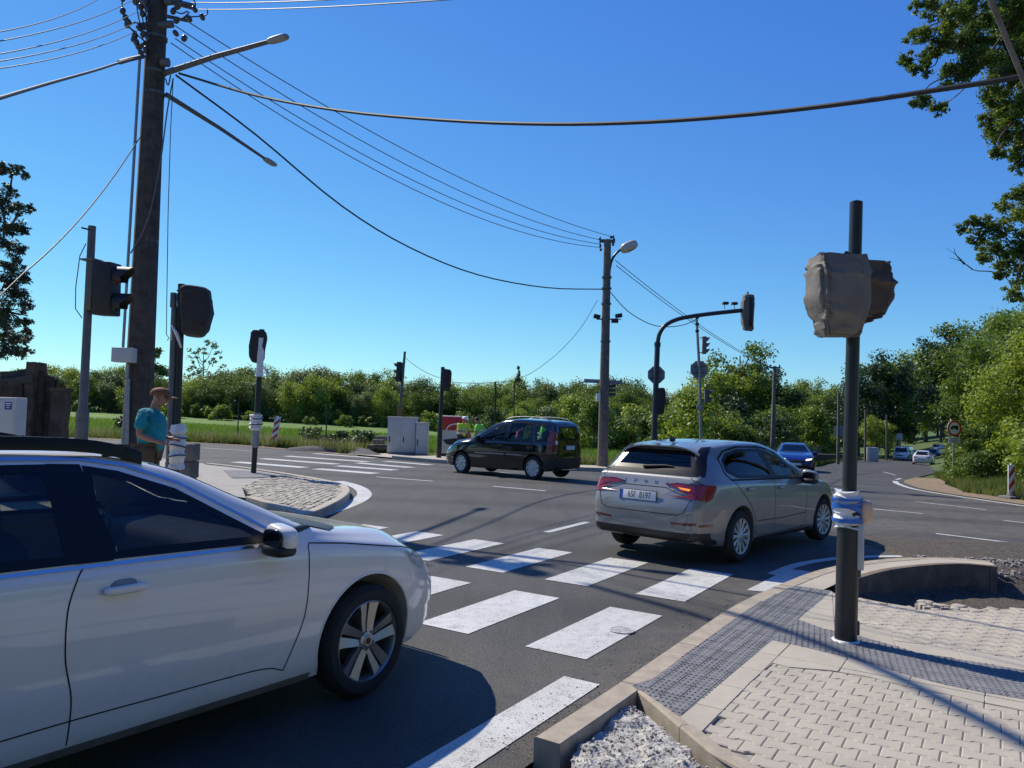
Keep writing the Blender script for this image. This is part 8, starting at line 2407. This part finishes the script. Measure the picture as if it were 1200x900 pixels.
for k, (y0, y1, x0, mt_) in enumerate(((22, 277, 215, 'four'), (30, 281, 205, ''), (45, 286, 205, ''), (50, 290, 200, ''))):
    a, c = W(x0, y0, 16), W(703 if k else 716, y1, 29.5)
    wire('power_line', ['uppermost', 'second', 'third', 'lowest'][k] + ' of four parallel lines from the thick pole to the central pole', sag(a, c, .55 + .12 * k), .011, M['wire'], 'power line', 'parallel power lines between the two poles')
for k, (yl, x1, y1) in enumerate(((34, 110, -2), (46, 148, 1), (62, 150, 16), (71, 152, 27), (80, 150, 38))):
    a, c = W(-30, yl + 8 - k, 8), W(x1 + 12, y1 - 3, 15.6)
    wire('power_line', ['topmost', 'second', 'middle', 'fourth', 'lowest'][k] + ' of five thin lines leaving the thick pole to the upper left', [PL + Vector((0, 0, 6.9 - .2 * k))] + sag(a, c, .12), .007, M['wire'], 'power line', 'bare lines leaving the pole to the upper left')
for k, (a, c) in enumerate((((232, 11), (560, -3)), ((224, 3), (540, -10)))):
    wire('power_line', ['lower', 'upper'][k] + ' thin line leaving the thick pole along the top edge to the right', sag(W(*a, 15.8), W(*c, 9), .05) + [PR + Vector((.2 * k, 0, 6.7))], .009, M['wire'], 'power line', 'bare lines leaving the pole to the top right')
for k, (a, c) in enumerate((((721, 305), (905, 431)), ((722, 311), (907, 433)))):
    wire('power_line', ['upper', 'lower'][k] + ' thin line from the central pole down to the pale pole behind the hatchback', sag(W(*a, 29.5), W(*c, 49), .35), .014, M['wire'], 'power line', 'lines running on to the pale pole')
wire('service_cable', 'sagging cable between the central pole and the curved mast', smoothline([W(714, 341, 29.5), W(735, 364, 28.8), W(760, 379, 28.2), W(780, 383, 27.8), W(800, 381, 27.6), W(817, 374, 27.4)], 4), .016, M['cable'])
wire('service_cable', 'thin cable dropping from the central pole to the left past the workers', smoothline([W(700, 352, 29.5), W(680, 385, 29.6), W(650, 417, 29.8), W(610, 443, 30), W(560, 449, 30), W(519, 447, 29.5)], 4), .010, M['cable'])
wire('service_cable', 'short cable between the leaning traffic light and the black covered pole', sag(W(475, 419, 31.5), W(517, 443, 29), .12), .011, M['cable'])
wire('service_cable', 'thin cable descending from the thick pole to the lower left edge', sag(W(168, 154, 16), W(28, 320, 12), .25) + [W(-40, 385, 10.6), W(-90, 430, 9.8)], .012, M['cable'])
wire('hanging_rope', 'loose pale cord hanging diagonally in front of the thick pole', smoothline([W(203, 92, 15.7), W(196, 130, 15.5), W(188, 190, 15.4), W(178, 240, 15.4), W(168, 270, 15.4), W(153, 297, 15.4)], 4), .014, M['cable_l'], cat='rope')
wire('hanging_rope', 'thin dangling wire with a hooked end right of the thick pole', [W(203, 92, 15.6), W(200, 150, 15.6), W(197, 250, 15.6), W(195.5, 350, 15.6), W(195, 392, 15.6), W(198, 396, 15.6), W(196, 399, 15.6)], .008, M['cable'], cat='wire')
wire('bundled_cable', 'unseen heavy cable bundle added above the picture to cast a soft shadow on the paving', smoothline([W(190, -75, 16), Vector((-5.6, 13.5, 10.1)), Vector((-4.1, 11.3, 9.0)), Vector((-3.4, 9.0, 8.5)), Vector((-2.6, 3, 8.3)), PB + Vector((0, 0, 9.2))], 6), .055, M['cable'], n=8)  # out-of-frame cable, added for its soft diagonal shadow
# separate every loose piece of the small fittings into a part of its own
def split_islands(o):
    me = o.data; n = len(me.vertices); par = list(range(n))
    def fd(a):
        while par[a] != a: par[a] = par[par[a]]; a = par[a]
        return a
    for e in me.edges: par[fd(e.vertices[0])] = fd(e.vertices[1])
    isl = {}
    for p in me.polygons: isl.setdefault(fd(p.vertices[0]), []).append(p)
    if len(isl) < 2 or len(isl) > 100: return
    nm = o.name.split('.')[0]
    for ps in isl.values():
        ids = sorted({v for p in ps for v in p.vertices}); mp = {v: i for i, v in enumerate(ids)}
        m2 = bpy.data.meshes.new(nm); m2.from_pydata([me.vertices[v].co[:] for v in ids], [], [tuple(mp[v] for v in p.vertices) for p in ps])
        m2.materials.append(me.materials[0]); m2.shade_smooth(); m2.set_sharp_from_angle(angle=R(40)); m2.update()
        q = bpy.data.objects.new(nm, m2); col.objects.link(q); q.parent = o.parent; q.matrix_parent_inverse = o.matrix_parent_inverse; q.matrix_basis = o.matrix_basis
        for ch in list(o.children): ch.parent = q
    bpy.data.objects.remove(o)
for o in list(bpy.data.objects):
    if o.type == 'MESH' and o.parent and o.name.split('.')[0] in ('insulator', 'crossarm', 'latch', 'cable_loop', 'bracket', 'band', 'jumper_wire', 'conduit', 'cable_clamp', 'weight', 'detector', 'tie_strap', 'strap', 'tape', 'boards'):
        split_islands(o)
